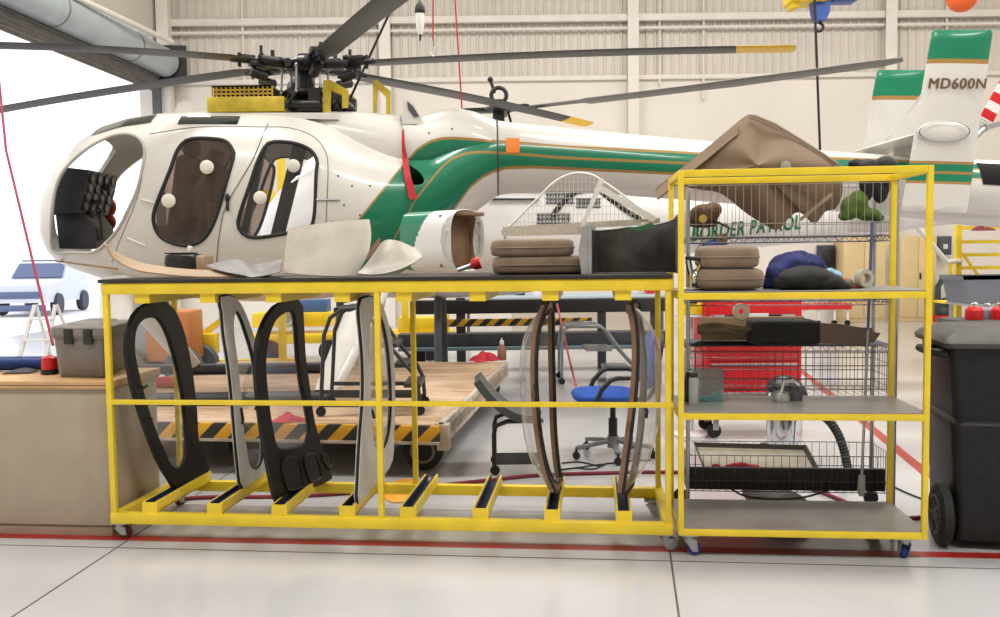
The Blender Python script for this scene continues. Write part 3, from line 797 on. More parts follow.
mb.loft([[V((x_, Y_, zst + dz)) for x_, dz in ((xa + .02, 0), (xa + .10, .035), (xa + .25, .035), (xa + .44, .005), (xa + .44, -.005), (xa + .25, -.03), (xa + .10, -.03))] for Y_ in (FN + .02, FF - .02)])
mb.build('stabiliser', WHT, heli, world=True)
mb = MB(); c = at(943, 132, FN - .03); mb.ball(c, .215, (1, .12, .42), 24); mb.build('stabiliser_tip_fairing', WHT, heli, world=True)
mb = MB(); mb.torus(c + V((0, -.026, 0)), .205, .004, (0, 1, 0), 36, 6); mb.xf(M4.Translation(c) @ M4.Diagonal((1, 1, .41, 1)) @ M4.Translation(-c)); mb.build('fairing_seam', DKG, heli, world=True)
mb = MB(); mb.cyl(at(886, 141, FF - .1), at(922, 95, FN + .06), .012); mb.build('fin_brace', WHT, heli, world=True)
mb = MB(); x_, cz, r = boomr(915, 0); mb.loft([[V((x_ + dx, HY + sy * .05, z)) for dx, sy in ((-.2, 0), (0, 1), (.25, .6), (.3, 0), (.25, -.6), (0, -1))] for z in (cz + r - .05, zst)]); mb.build('stabiliser_pylon', WHT, heli, world=True)

# windows, seals, discs
SMK = glass('smoked_window', (.42, .34, .30), .12, .02, (.30, .22, .18)); CLR = glass('clear_window', (.93, .94, .95), .03, .02)
def window(pts, gm, far_too=True):
    for sd in (-1, 1):
        lp = smooth_loop(hits(pts), 48)
        if sd > 0 and pts is WIN2: lp = far_grow(lp)
        if sd > 0: lp = [V((p.x, 2 * HY - p.y, p.z)) for p in lp]
        mb = MB(); mb.tube(lp, .016, 8, closed=True); sl = mb.build('window_seal', BLKR, heli, world=True)
        c = sum(lp, V()) / len(lp); 
        mb = MB(); mb.loft([[c + (p - c) * f + V((0, sd * .03 * (1 - f * f), 0)) for p in lp] for f in (1, .85, .65, .4, .2, .02)], caps=False)
        mb.build('window_pane', gm, sl, world=True) if not (sd > 0 and pts is WIN2) else mb.bm.free()
        if sd < 0: near = sl
    return near
s1 = window(WIN1, SMK); s2 = window(WIN2, CLR)
lp = smooth_loop(hits(CKPT), 60)
mb = MB(); mb.tube(lp, .013, 8, closed=True); mb.build('door_opening_seal', mat('pale_seal', (.45, .44, .40), .6), heli, world=True)
DISC = mat('translucent_disc', (.72, .70, .60), .4)
for px, py, sl, r in ((208, 168, s1, .058), (170, 201, s1, .058), (294, 167, s2, .055), (261, 198, s2, .055)):
    c = onbody(px, py, .03); mb = MB(); mb.lathe([(.01, .012), (r * .8, .012), (r, .004), (r, -.006), (.01, -.008)], c, (0, -1, 0), 24); mb.build('vent_disc', DISC, sl, world=True)
def bodyline(pts, r, name, m, n=26):
    lp = smooth_loop([V((x, y, 0)) for x, y in pts], n, closed=False)
    mb = MB(); mb.tube([onbody(p.x, p.y, .001) for p in lp], r, 6); return mb.build(name, m, heli, world=True)
SEAMM = mat('panel_gap', (.16, .15, .14), .6)
bodyline([(268, 124), (263, 135), (252, 161), (227.5, 203), (220, 230), (216.5, 263)], .005, 'door_seam', SEAMM)
bodyline([(262, 127), (290, 128), (314, 137), (326, 153), (328, 170), (327, 200), (325, 245)], .004, 'door_seam', SEAMM)
bodyline([(150, 134), (200, 127), (262, 127)], .004, 'door_seam', SEAMM)
bodyline([(145, 152), (138, 195), (120, 240), (112, 262)], .003, 'door_seam', SEAMM)
bodyline([(316, 200), (340, 200)], .010, 'door_handle', STL, 4)
bodyline([(142, 200), (155, 203)], .012, 'hinge', WHT, 4); bodyline([(127, 238), (146, 246)], .012, 'hinge', WHT, 4)
mb = MB(); c = onbody(228, 198, .02); mb.ball(c, .035, (.6, .6, 1.1)); mb.box(c - V((0, 0, .06)), (.02, .02, .10), bev=.004); mb.build('door_latch', BLK, heli, world=True)
bodyline([(56, 261), (80, 264), (118, 269)], .009, 'trim_strip', GOLD, 12)
mb = MB()
for px, py in ((332, 222), (344, 205), (360, 215), (352, 186), (338, 176), (370, 186), (342, 240), (429, 133), (452, 129), (410, 158)):
    mb = MB(); c = onbody(px, py, .002); mb.ball(c, .010, (1, .4, 1), 8); mb.build('rivet', SEAMM, heli, world=True)
# overhead windows in the roof, following its curve
ROOFG = mat('dark_green_glazing', (.015, .022, .020), .12, coat=.5)
def roofpatch(x0, x1, f0, f1):
    mb = MB()
    def f(u, v):
        x = x0 + (x1 - x0) * u; q = body_ring(x, 0, .005, 180)
        a = (f0 + (f1 - f0) * v) % 360; i = int(a / 2) % 180; w_ = a / 2 - int(a / 2); return q[i].lerp(q[(i + 1) % 180], w_)
    mb.grid(f, 16, 12); return mb.build('roof_window', ROOFG, heli, world=True)
roofpatch(PX(112, 120).x, PX(171, 120).x, 128, 112); roofpatch(PX(198, 120).x, PX(254, 120).x, 132, 120)
# cockpit
CON = mat('instrument_black', (.022, .022, .028), .45, var=.3, vscale=14)
con = [at(x, y, HY) for x, y in ((70, 178), (78, 170), (104, 173), (101, 190), (94, 214), (99, 226), (101, 250), (62, 250))]
mb = MB(); mb.prism([p - V((0, .30, 0)) for p in con[:5]] + [at(66, 216, HY) - V((0, .30, 0))], (0, .60, 0)); q = mb.build('instrument_panel', CON, heli, world=True)
mb = MB(); mb.prism([at(x, y, HY) - V((0, .20, 0)) for x, y in ((66, 212), (92, 212), (104, 228), (106, 249), (70, 249))], (0, .40, 0)); q2 = mb.build('centre_console', CON, heli, world=True)
GA = mat('gauge_face', (.16, .12, .10), .4); GB = mat('gauge_bezel', (.06, .055, .06), .5)
for i in range(4):
    for j in range(4):
        k = (i + .5) / 4; p = con[2].lerp(con[4], .06 + .88 * k); n_ = V((1, 0, -.12)).normalized()
        c = p + V((0, -.21 + .14 * j, 0)) + n_ * .004
        mb = MB(); mb.lathe([(.005, .010), (.042, .010), (.042, 0), (.005, -.01)], c, n_, 18); g = mb.build('gauge', GA, q, world=True)
        mb = MB(); mb.torus(c + n_ * .008, .045, .007, n_, 18, 6); mb.build('bezel', GB, g, world=True)
HARN = mat('red_seat_harness', (.34, .045, .025), .8, var=.5, vscale=18)
mb = MB()
for px, py, r in ((106, 196, .075), (109, 207, .085), (104, 215, .07), (110, 222, .07), (101, 226, .055), (107, 188, .05)):
    mb.ball(at(px, py, HY + .42), r, (.8, .8, 1.1), 12)
mb.build('seat_harness', HARN, heli, world=True, smooth=60)
mb = MB(); mb.tube([at(91, 218, HY - .1), at(90, 208, HY - .1), at(95, 202, HY - .1), at(102, 200, HY - .1)], .014); mb.tube([at(102, 240, HY - .1), at(101, 225, HY - .1), at(99, 214, HY - .1)], .012); mb.ball(at(99, 211, HY - .1), .03); mb.build('cyclic_stick', BLKP, heli, world=True)
mb = MB(); mb.box(at(101, 189, HY + .1), (.20, .10, .035), bev=.01); mb.ball(at(106, 186, HY + .1), .04); mb.build('compass_mount', BLKP, heli, world=True)
INT = mat('cabin_trim', (.30, .20, .14), .8, var=.2, vscale=6); INTD = mat('cabin_dark_trim', (.05, .035, .03), .7)
def seat(xp, Y, wd=.48):
    mb = MB(); p = at(xp, 250, HY); zf = p.z
    mb.box((p.x, Y, zf + .14), (.46, wd, .16), M4.Rotation(R(4), 4, 'Y'), bev=.04)
    mb.box((p.x + .27, Y, zf + .48), (.13, wd, .66), M4.Rotation(R(10), 4, 'Y'), bev=.05)
    s_ = mb.build('cabin_seat', INT, heli, world=True)
    mb = MB(); mb.box((p.x + .33, Y, zf + .88), (.10, .24, .15), M4.Rotation(R(10), 4, 'Y'), bev=.04); mb.build('headrest', INTD, s_, world=True)
for Y_ in (HY - .34, HY + .34): seat(172, Y_)
mb = MB(); mb.box((PX(230, 200).x, HY, PX(236, 232).z), (.03, 1.25, .50), bev=.01); mb.build('bulkhead', INT, heli, world=True)
mb = MB(); mb.box((PX(200, 270).x, HY, PX(200, 262).z), (1.3, .9, .03)); mb.build('cabin_floor', INTD, heli, world=True)
for pts in (((286, 146), (281, 185), (270, 232)), ((303, 150), (297, 190), (281, 240))):
    pass
mb = MB(); mb.span(at(300, 146, HY + .2), at(276, 242, HY + .2), .07, .115); mb.build('door_pillar', INTD, heli, world=True)
mb = MB(); mb.span(at(264, 144, HY + .2), at(243, 240, HY + .2), .05, .06); mb.build('door_pillar', INTD, heli, world=True)
mb = MB(); mb.tube([at(197, 143, HY - .1), at(190, 165, HY - .1), at(193, 190, HY - .1), at(195, 215, HY - .1)], .03); mb.build('seat_belt', INTD, heli, world=True)

# engine deck: filter box with grille, brackets, drives
zr_ = PX(260, 116).z - .02
FB = HY - .32
mb = MB(); a, b = at(207, 112, FB), at(284, 96, FB)
mb.box(((a.x + b.x) / 2, HY - .05, (a.z + b.z) / 2), (b.x - a.x, .54, b.z - a.z), bev=.006); box_ = mb.build('filter_box', OLY, heli, world=True)
GRIL = mat('yellow_grille_mesh', (.65, .46, .06), .4, metal=.3)
a, b = at(211, 97, FB + .06), at(271, 85, FB + .06); mb = MB()
mb.box(((a.x + b.x) / 2, HY - .02, (a.z + b.z) / 2), (b.x - a.x - .02, .36, b.z - a.z - .012)); gk = mb.build('filter_core', mat('dark_filter', (.05, .035, .01), .8), box_, world=True)
mb = MB(); fr_y = HY - .22
for i in range(14):
    x_ = a.x + (b.x - a.x) * i / 13
    mb.box((x_, fr_y, (a.z + b.z) / 2), (.010, .02, b.z - a.z))
for i in range(4): mb.box(((a.x + b.x) / 2, fr_y, a.z + (b.z - a.z) * i / 3), (b.x - a.x, .02, .012))
mb.box(((a.x + b.x) / 2, HY - .02, b.z), (b.x - a.x, .42, .012))
mb.build('filter_grille', GRIL, gk, world=True)
mb = MB(); d_ = [at(323, 80, HY - .2), at(331, 80, HY - .2), at(348, 90, HY - .2), at(348, 108, HY - .2), at(342, 108, HY - .2), at(342, 95, HY - .2), at(331, 90, HY - .2), at(330, 113, HY - .2), at(323, 113, HY - .2)]
mb.prism(d_, (0, .03, 0)); mb.build('engine_mount_bracket', OLY, heli, world=True)
mb = MB(); mb.prism([p + V((0, .38, 0)) for p in d_], (0, .03, 0)); mb.build('engine_mount_bracket', OLY, heli, world=True)
mb = MB(); d_ = [at(373, 80, HY - .1), at(377, 80, HY - .1), at(390, 91, HY - .1), at(390, 116, HY - .1), at(386, 116, HY - .1), at(386, 97, HY - .1), at(377, 88, HY - .1), at(376, 117, HY - .1), at(373, 117, HY - .1)]
mb.prism(d_, (0, .06, 0)); mb.build('engine_mount_bracket', OLY, heli, world=True)
mb = MB(); e0 = at(333, 104, HY); mb.cyl(e0, at(356, 106, HY), .10, .06, 18); mb.cyl(at(340, 100, HY - .15), at(352, 110, HY - .15), .04)
for k in range(6): mb.ball(at(333 + 4 * k, 103 + (k % 3) * 4, HY - .14), .035, n=8)
mb.build('engine', BLK, heli, world=True)
mb = MB(); mb.loft([[PX(x, y) + V((0, dy, 0)) for dy in (-.04, 0, .04, 0) for _ in (0,)] for x, y in ((403, 97), (403, 121))]) if False else None
mb = MB(); mb.prism([at(x, y, HY - .3) for x, y in ((402, 97), (407, 99), (414, 104), (420, 116), (417, 124), (402, 124))], (0, .22, 0)); mb.build('exhaust_scoop', WHT, heli, world=True)
mb = MB(); mb.prism([at(x, y, HY - .31) for x, y in ((407, 101), (413, 106), (419, 116), (414, 117), (408, 109))], (0, .01, 0)); mb.build('scoop_shadow_patch', DKG, heli, world=True)  # thin dark plate stands for the shadow in the scoop
mb = MB(); mb.prism([at(x, y, HY - .3) for x, y in ((174, 112), (178, 103), (186, 101), (190, 110), (196, 113), (184, 116))], (0, .05, 0)); mb.build('roof_fitting', WHT, heli, world=True)
mb = MB(); zd = lambda x, y: at(x, y, HY - .36).z
mb.loft([[V((PX(x, 100).x, HY + sy * hw, z)) for sy, z in ((-1, zd(x, 119)), (-1, zd(x, 114)), (-.9, zd(x, 112)), (.9, zd(x, 112)), (1, zd(x, 114)), (1, zd(x, 119)))] for x, hw in ((200, .34), (210, .37), (325, .37), (345, .34))]); mb.build('engine_deck', WHT, heli, world=True)

# rotor: mast, swashplate, hub with six blade grips
mb = MB(); hb = hub.copy()
dz = hb.z - PX(305, 112).z
mb.cyl(hb - V((0, 0, dz)), hb + V((0, 0, .02)), .075, .06, 20); mb.cyl(hb - V((0, 0, dz)), hb - V((0, 0, dz - .10)), .22, .15, 20)
for k in range(5):
    f = 2 * PI * k / 5 + .3; q = V((cos(f), sin(f), 0)); mb.cyl(hb - V((0, 0, dz)) + q * .26, hb - V((0, 0, dz - .24)) + q * .13, .016, n=8)
mast = mb.build('rotor_mast', BLK, heli, world=True)
mb = MB(); c = hb - V((0, 0, .26)); mb.lathe([(.05, -.035), (.20, -.03), (.22, 0), (.19, .03), (.05, .035)], c, n=24)
for k in range(6):
    f = 2 * PI * k / 6 + .2; q = V((cos(f), sin(f), 0)); mb.box(c + q * .21, (.07, .05, .06), M4.Rotation(f, 4, 'Z'))
mb.build('swashplate', BLK, mast, world=True)
for k in range(6):
    f = 2 * PI * k / 6 + .35; q = V((cos(f), sin(f), 0)); mb = MB(); mb.cyl(c + q * .22, hb + q * .20 - V((0, 0, .03)), .011, n=8); mb.ball(c + q * .22, .02, n=8); mb.ball(hb + q * .20 - V((0, 0, .03)), .02, n=8)
    mb.build('pitch_link', STL, mast, world=True)
mb = MB(); mb.lathe([(.04, -.075), (.15, -.07), (.17, -.03), (.17, .03), (.13, .06), (.05, .09), (.04, .10)], hb, n=24); mb.torus(hb + V((0, 0, .09)), .05, .018); hubo = mb.build('rotor_hub', BLK, heli, world=True)
mb = MB(); mb.cyl(at(272, 104, HY - .25), at(320, 104, HY - .25), .035, n=10); mb.cyl(at(283, 110, HY - .3), at(296, 92, HY - .3), .014, n=8); mb.box(at(315, 100, HY - .2), (.10, .1, .2)); mb.build('control_rods', BLK, heli, world=True)
BLADE = mat('grey_rotor_blade', (.05, .047, .05), .45, var=.15, vscale=3); TIPY = mat('yellow_blade_tip', (.82, .50, .02), .4)
def blade(ang, L_, droop, rise=0.0, pitch=8):
    dr = V((cos(R(ang)), sin(R(ang)), 0)); sd = V((-dr.y, dr.x, 0))
    def P(s_): return hb + dr * s_ + V((0, 0, rise * s_ - droop * (s_ / L_) ** 2))
    mb = MB()
    mb.box(P(.24), (.24, .11, .085), M4.Rotation(R(ang), 4, 'Z'), bev=.012); mb.cyl(P(.20) - sd * .11, P(.20) + sd * .11, .035, n=10)
    mb.box(P(.34) + sd * .055 + V((0, 0, .02)), (.22, .03, .05), M4.Rotation(R(ang), 4, 'Z'), bev=.006); mb.box(P(.34) - sd * .055 + V((0, 0, -.01)), (.22, .03, .05), M4.Rotation(R(ang), 4, 'Z'), bev=.006)
    mb.cyl(P(.28) + sd * .09, P(.44) + sd * .09 + V((0, 0, .01)), .03, n=10); mb.cyl(P(.30) + V((0, 0, .03)), P(.30) + V((0, 0, .11)), .018, n=8); mb.ball(P(.40) + V((0, 0, .05)), .03, n=8)
    for s0, k in ((.46, 1), (.52, -1)): mb.box(P(s0) + sd * .03 * k + V((0, 0, -.03 * k)), (.13, .07, .05), M4.Rotation(R(ang), 4, 'Z'), bev=.008)
    mb.box(P(.55) + V((0, 0, .0)), (.26, .055, .05), M4.Rotation(R(ang), 4, 'Z'), bev=.01); mb.cyl(P(.60) - V((0, 0, .06)), P(.60) + V((0, 0, .06)), .016, n=8); mb.cyl(P(.36) - V((0, 0, .13)), P(.50) - V((0, 0, .09)), .045, n=10)
    mb.cyl(P(.42) + sd * .05, P(.42) + sd * .05 + V((0, 0, .13)), .014, n=8); mb.ball(P(.66), .04, (1, 1, .6), 10)
    g = mb.build('blade_grip', BLK, hubo, world=True)
    def sec(s_, ch, th, k):
        a = R(pitch); cv = sd * cos(a) + V((0, 0, sin(a))); nv = V((0, 0, cos(a))) - sd * sin(a); o = []
        for j in range(12):
            f = 2 * PI * j / 12; u = (1 - cos(f)) / 2 - .3; o.append(P(s_) + cv * ch * u + nv * th * sin(f) * (.5 - .3 * (u + .3)))
        return o
    Lt = L_ - .46; mb = MB()
    mb.loft([sec(.36, .07, .04, 0), sec(.5, .10, .035, 0), sec(.7, .172, .026, 0)] + [sec(.7 + (Lt - .7) * i / 8, .172, .024, 0) for i in range(1, 9)])
    bl = mb.build('rotor_blade', BLADE, heli, world=True, smooth=50)
    mb = MB(); mb.loft([sec(Lt + .0005, .173, .0245, 0), sec(L_ - .04, .173, .0245, 0), sec(L_, .12, .012, 0)]); mb.build('blade_tip', TIPY, bl, world=True)
blade(-14.5, 4.25, .12, pitch=-8); blade(45.5, 4.15, .14, pitch=-14); blade(106, 4.2, .16, pitch=-12); blade(155, 4.75, .12, pitch=10); blade(213, 4.2, .30, pitch=7); blade(-66, 4.2, .10, pitch=-18)

# landing gear on the dolly deck
SKID = mat('dark_skid_tube', (.035, .04, .048), .5, var=.2)
for sd in (-1, 1):
    Y_ = HY + sd * .98; zk = DECK_Z + .055
    xs = at(150, 380, Y_).x if sd < 0 else at(140, 360, Y_).x
    xe = at(330, 390, Y_).x if sd < 0 else at(345, 362, Y_).x
    mb = MB(); mb.tube([V((xs - .28, Y_, zk + .22)), V((xs - .12, Y_, zk + .05)), V((xs, Y_, zk)), V((xe, Y_, zk))], .055, 12); sk = mb.build('skid', SKID, heli, world=True)
    for px_t, py_t, px_b, nm in ((118, 278, 110, 0), (372, 288, 326, 1)):
        top = at(px_t, py_t, HY + sd * .45); bx = at(px_b, 385, HY - .98).x; bot = V((bx, Y_, zk + .03))
        d_ = bot - top; mb = MB(); rings = []
        for k in range(7):
            t = k / 6; c = top + d_ * t; wd = .155 - .05 * t; th = .05
            ax = V((1, 0, 0)) - d_.normalized() * d_.normalized().x; ax.normalize(); ay = d_.normalized().cross(ax)
            rings.append([c + ax * wd * cos(2 * PI * j / 16) + ay * th * sin(2 * PI * j / 16) for j in range(16)])
        mb.loft(rings); mb.build('gear_strut', WHT, heli, world=True)
# ================================================================== the second helicopter, behind and to the right
H2 = 10.9
hub2 = at(499, 110, H2)
heli2 = empty('helicopter', (hub2.x, H2, 0), 0, 'second white helicopter parked behind, green capital letters along its tail boom', 'helicopter')
mb = MB(); rings = []
for x, t, b_, hw in [(262, 232, 246, .05), (268, 212, 262, .35), (285, 190, 280, .6), (315, 172, 291, .78), (350, 160, 296, .88), (400, 152, 298, .92), (440, 147, 298, .92), (480, 146, 297, .90), (520, 150, 294, .86), (555, 158, 287, .78), (590, 170, 278, .66), (620, 182, 270, .55), (645, 190, 262, .45), (665, 194, 257, .40)]:
    p, q = at(x, t, H2), at(x, b_, H2); c = (p + q) / 2; hz = (p.z - q.z) / 2; e = 2.4
    rings.append([V((c.x, H2 + hw * math.copysign(abs(cos(f)) ** (2 / e), cos(f)), c.z + hz * math.copysign(abs(sin(f)) ** (2 / e), sin(f)))) for f in [2 * PI * j / 40 for j in range(40)]])
WHT2 = mat('white_fuselage_paint', (.80, .78, .76), .3, var=.03, vscale=2, coat=.3)
mb.loft(rings); bmesh.ops.recalc_face_normals(mb.bm, faces=mb.bm.faces); B2 = BVHTree.FromBMesh(mb.bm)
mb.build('fuselage', WHT2, heli2, world=True)
def on2(px, py, off=.006):
    d = ray(px, py).normalized(); h, n_, i, dist = B2.ray_cast(CAM, d)
    if h is None: return at(px, py, H2 - .7)
    if n_.dot(d) > 0: n_ = -n_
    return h + n_ * off
BOOM2 = [(655, 194, 257), (700, 195, 252), (760, 195, 247), (810, 194, 243), (860, 192, 236), (930, 189, 227), (1000, 186, 218), (1075, 183, 208)]
mb = MB(); rings = []
for x, t, b_ in BOOM2:
    p, q = at(x, t, H2), at(x, b_, H2); c = (p + q) / 2; r = (p.z - q.z) / 2
    rings.append([V((c.x, H2 + r * cos(2 * PI * j / 32), c.z + r * sin(2 * PI * j / 32))) for j in range(32)])
mb.loft(rings); bmesh.ops.recalc_face_normals(mb.bm, faces=mb.bm.faces); B2b = BVHTree.FromBMesh(mb.bm)
bo = mb.build('tail_boom', WHT2, heli2, world=True)
p0, p1 = at(692, 233, H2 - .36), at(801, 224.5, H2 - .33)
LETG = mat('green_lettering', (.005, .20, .06), .4)
ang = math.atan2(p1.z - p0.z, p1.x - p0.x); n_txt = R(90 - 26)
mwt = M4.Translation((p0 + p1) / 2) @ M4.Rotation(-ang, 4, 'Y') @ M4.Rotation(R(90), 4, 'X')
tx = text_mb('BORDER PATROL', .235, LETG, 'lettering', None, mwt, .0, .0, 1.10, .008)
k = (p1 - p0).length / max(.1, max(v.co.x for v in tx.data.vertices) - min(v.co.x for v in tx.data.vertices))
cx_ = (p0.x + p1.x) / 2; iv = wm(heli2).inverted()
for v in tx.data.vertices:             # press the letters onto the round boom
    q = v.co.copy(); q.x = cx_ + (q.x - cx_) * k
    h, n_, i, dist = B2b.ray_cast(V((q.x, H2 - 2, q.z)), V((0, 1, 0)))
    if h is not None: q.y = h.y - .014
    v.co = iv @ q
tx.parent = bo
# door window outline, louvres, door rail on the rear of the body
mb = MB(); mb.tube([on2(x, y) for x, y in ((552, 216), (558, 208), (566, 199), (576, 192), (590, 190), (600, 192), (612, 201), (626, 211), (640, 219))], .030, 8); mb.build('window_seal', BLKR, heli2, world=True)
for x0, y0, x1, y1 in ((546, 194, 574, 203), (576, 199, 600, 207), (537, 214, 570, 223)):
    mb = MB(); n = 10
    for i in range(n):
        a = on2(x0 + (x1 - x0) * (i + .5) / n, y0, .008); b = on2(x0 + (x1 - x0) * (i + .5) / n, y1, .008); mb.span(a, b, .018, .01, (0, -1, 0))
    for y in (y0, (y0 + y1) / 2, y1): mb.tube([on2(x0, y, .006), on2((x0 + x1) / 2, y, .006), on2(x1, y, .006)], .012, 6)
    mb.build('louvre', DKG, heli2, world=True)
mb = MB(); mb.tube([on2(x, 189 + (x - 497) * .02, .03) for x in (470, 497, 520, 545)], .025, 6); mb.build('door_rail', BLK, heli2, world=True)
mb = MB(); mb.tube([on2(x, 200, .03) for x in (490, 505, 520, 538)], .015, 6); mb.build('door_rail', BLK, heli2, world=True)
mb = MB(); hh = hub2
mb.cyl(V((hh.x, H2, at(499, 150, H2).z)), hh + V((0, 0, .12)), .075, .06, 16); mb.torus(hh + V((0, -.02, .17)), .09, .025, (0, 1, 0), 20); mb.cyl(hh + V((-.05, 0, .2)), hh + V((-.10, 0, .36)), .02); mb.ball(hh + V((-.10, 0, .36)), .035)
for f in (0, 2.1, 4.2): mb.cyl(hh + V((.2 * cos(f), .2 * sin(f), -.35)), hh + V((.1 * cos(f), .1 * sin(f), 0)), .015, n=8)
mb.build('rotor_mast', BLK, heli2, world=True)
mb = MB(); mb.lathe([(.02, -.03), (.16, -.02), (.20, 0), (.16, .03), (.02, .05)], hh, n=24)
for f in (-33, 87, 170): mb.span(hh, hh + V((cos(R(f)), sin(R(f)), 0)) * .42, .16, .05)
mb.build('rotor_hub', BLK, heli2, world=True)
def blade2(ang, L_, end):
    dr = V((cos(R(ang)), sin(R(ang)), 0)); sd = V((-dr.y, dr.x, 0)); mb = MB()
    def sec(s_, ch): 
        c = hh + dr * s_ + V((0, 0, end * (s_ / L_) ** 2)); a = R(-6); cv = sd * cos(a) + V((0, 0, sin(a))); nv = V((0, 0, 1))
        return [c + cv * ch * ((1 - cos(f)) / 2 - .3) + nv * .02 * sin(f) for f in [2 * PI * j / 10 for j in range(10)]]
    mb.loft([sec(.38, .08), sec(.55, .09), sec(1.1, .10), sec(1.15, .22), sec(1.9, .22)] + [sec(1.9 + (L_ - 2.1) * i / 5, 26e-2 if i in (2,) else .22) for i in range(1, 6)] + [sec(L_, .10)])
    mb.build('rotor_blade', mat('pale_grey_rotor_blade', (.17, .16, .15), .5), heli2, world=True)
blade2(-32, 4.45, .06); blade2(87, 4.45, -.1)
mb = MB(); c = at(1000, 95, H2 + .1); d_ = (at(1002, 74, H2 + .1) - at(985, 104, H2 + .1)).normalized()
tb = c - d_ * .35; mb.span(tb, tb + d_ * 1.2, .03, .16, (1, 0, 0)); tr = mb.build('tail_rotor_blade', WHT2, heli2, world=True)
for k in (0.02, .24, .46, .68, .9):
    mb = MB(); mb.span(tb + d_ * k, tb + d_ * (k + .11), .034, .165, (1, 0, 0)); mb.build('red_band', RED, tr, world=True)
mb = MB(); q0 = at(985, 128, H2); mb.span(at(1072, 188, H2), at(1052, 75, H2), .09, .36, (1, 0, 0), bev=.03); mb.build('vertical_fin', WHT2, heli2, world=True)
mb = MB(); mb.span(at(1056, 108, H2), q0, .07, .06); mb.cyl(q0, q0 + V((0, .14, .05)), .05); mb.cyl(q0, at(975, 138, H2), .03); mb.build('tail_rotor_gearbox', STL, heli2, world=True)
mb = MB(); mb.tube([at(330, 310, H2 - .9), at(325, 318, H2 - 1.05), at(700, 318, H2 - 1.05)], .045, 10)
for xs in (400, 560):
    for s_ in (-1, 1): mb.tube([at(xs, 290, H2 + s_ * .6), V((at(xs, 300, H2).x, H2 + s_ * 1.05, .09))], .04, 8)
a = at(330, 318, H2).x; 
mb2 = MB()
for s_ in (-1, 1): mb2.tube([V((a - .2, H2 + .1 + s_ * .62, .25)), V((a, H2 + .1 + s_ * .62, .055)), V((a + 2.0, H2 + .1 + s_ * .62, .055))], .05, 10)
for xs in (345, 440):
    x_ = at(xs, 300, H2).x
    mb2.tube([V((x_, H2 + .1 - .62, .06)), V((x_, H2 + .1 - .55, .7)), V((x_, H2 - .35, 1.05)), V((x_, H2 + .45, 1.05)), V((x_, H2 + .1 + .55, .7)), V((x_, H2 + .1 + .62, .06))], .045, 10)
mb.bm.free(); mb2.build('skid_gear', DKG, heli2, world=True)

# ================================================================== wooden dolly under the near helicopter
A_ = atz(440, 425, DECK_Z); Bf = atz(506, 362, DECK_Z); A_.z = Bf.z = 0
vD = (Bf - A_); LDp = vD.length; vD.normalize(); uD = V((vD.y, -vD.x, 0)); yawD = -math.atan2(vD.x, vD.y)
WDp = 3.35
dolly = empty('dolly', A_, yawD, 'low wooden-decked dolly with hazard striped front edge carrying the near helicopter', 'dolly')
def wood(name):
    m = mat(name, (.50, .36, .24), .65, bump=.1, bscale=30)
    nt = m.node_tree; N = nt.nodes; L_ = nt.links; b = N['Principled BSDF']
    tc = N.new('ShaderNodeTexCoord'); mp = N.new('ShaderNodeMapping'); mp.inputs['Scale'].default_value = (1.2, 9, 1); L_.new(tc.outputs['Object'], mp.inputs[0])
    n = N.new('ShaderNodeTexNoise'); n.inputs['Scale'].default_value = 1.6; n.inputs['Detail'].default_value = 7; L_.new(mp.outputs[0], n.inputs['Vector'])
    n2 = N.new('ShaderNodeTexNoise'); n2.inputs['Scale'].default_value = 1.5; L_.new(tc.outputs['Object'], n2.inputs['Vector'])
    r = N.new('ShaderNodeValToRGB'); r.color_ramp.elements[0].color = (.22, .135, .08, 1); r.color_ramp.elements[0].position = .32; r.color_ramp.elements[1].color = (.62, .46, .32, 1); r.color_ramp.elements[1].position = .62
    e = r.color_ramp.elements.new(.47); e.color = (.50, .33, .20, 1)
    mx = N.new('ShaderNodeMath'); mx.operation = 'MULTIPLY_ADD'; mx.inputs[1].default_value = .6; L_.new(n.outputs['Fac'], mx.inputs[0])
    m3 = N.new('ShaderNodeMath'); m3.operation = 'MULTIPLY'; m3.inputs[1].default_value = .4; L_.new(n2.outputs['Fac'], m3.inputs[0]); L_.new(m3.outputs[0], mx.inputs[2])
    L_.new(mx.outputs[0], r.inputs[0]); L_.new(r.outputs[0], b.inputs['Base Color']); return m
WOOD = wood('weathered_deck_planks')
mb = MB(); np_ = 26
for i in range(np_):
    y = LDp * (i + .5) / np_; mb.box((-WDp / 2, y, DECK_Z - .02), (WDp - .08, LDp / np_ - .006, .04), bev=.003)
mb.build('deck', WOOD, dolly)
HAZ = bpy.data.materials.new('hazard_stripes'); HAZ.use_nodes = True
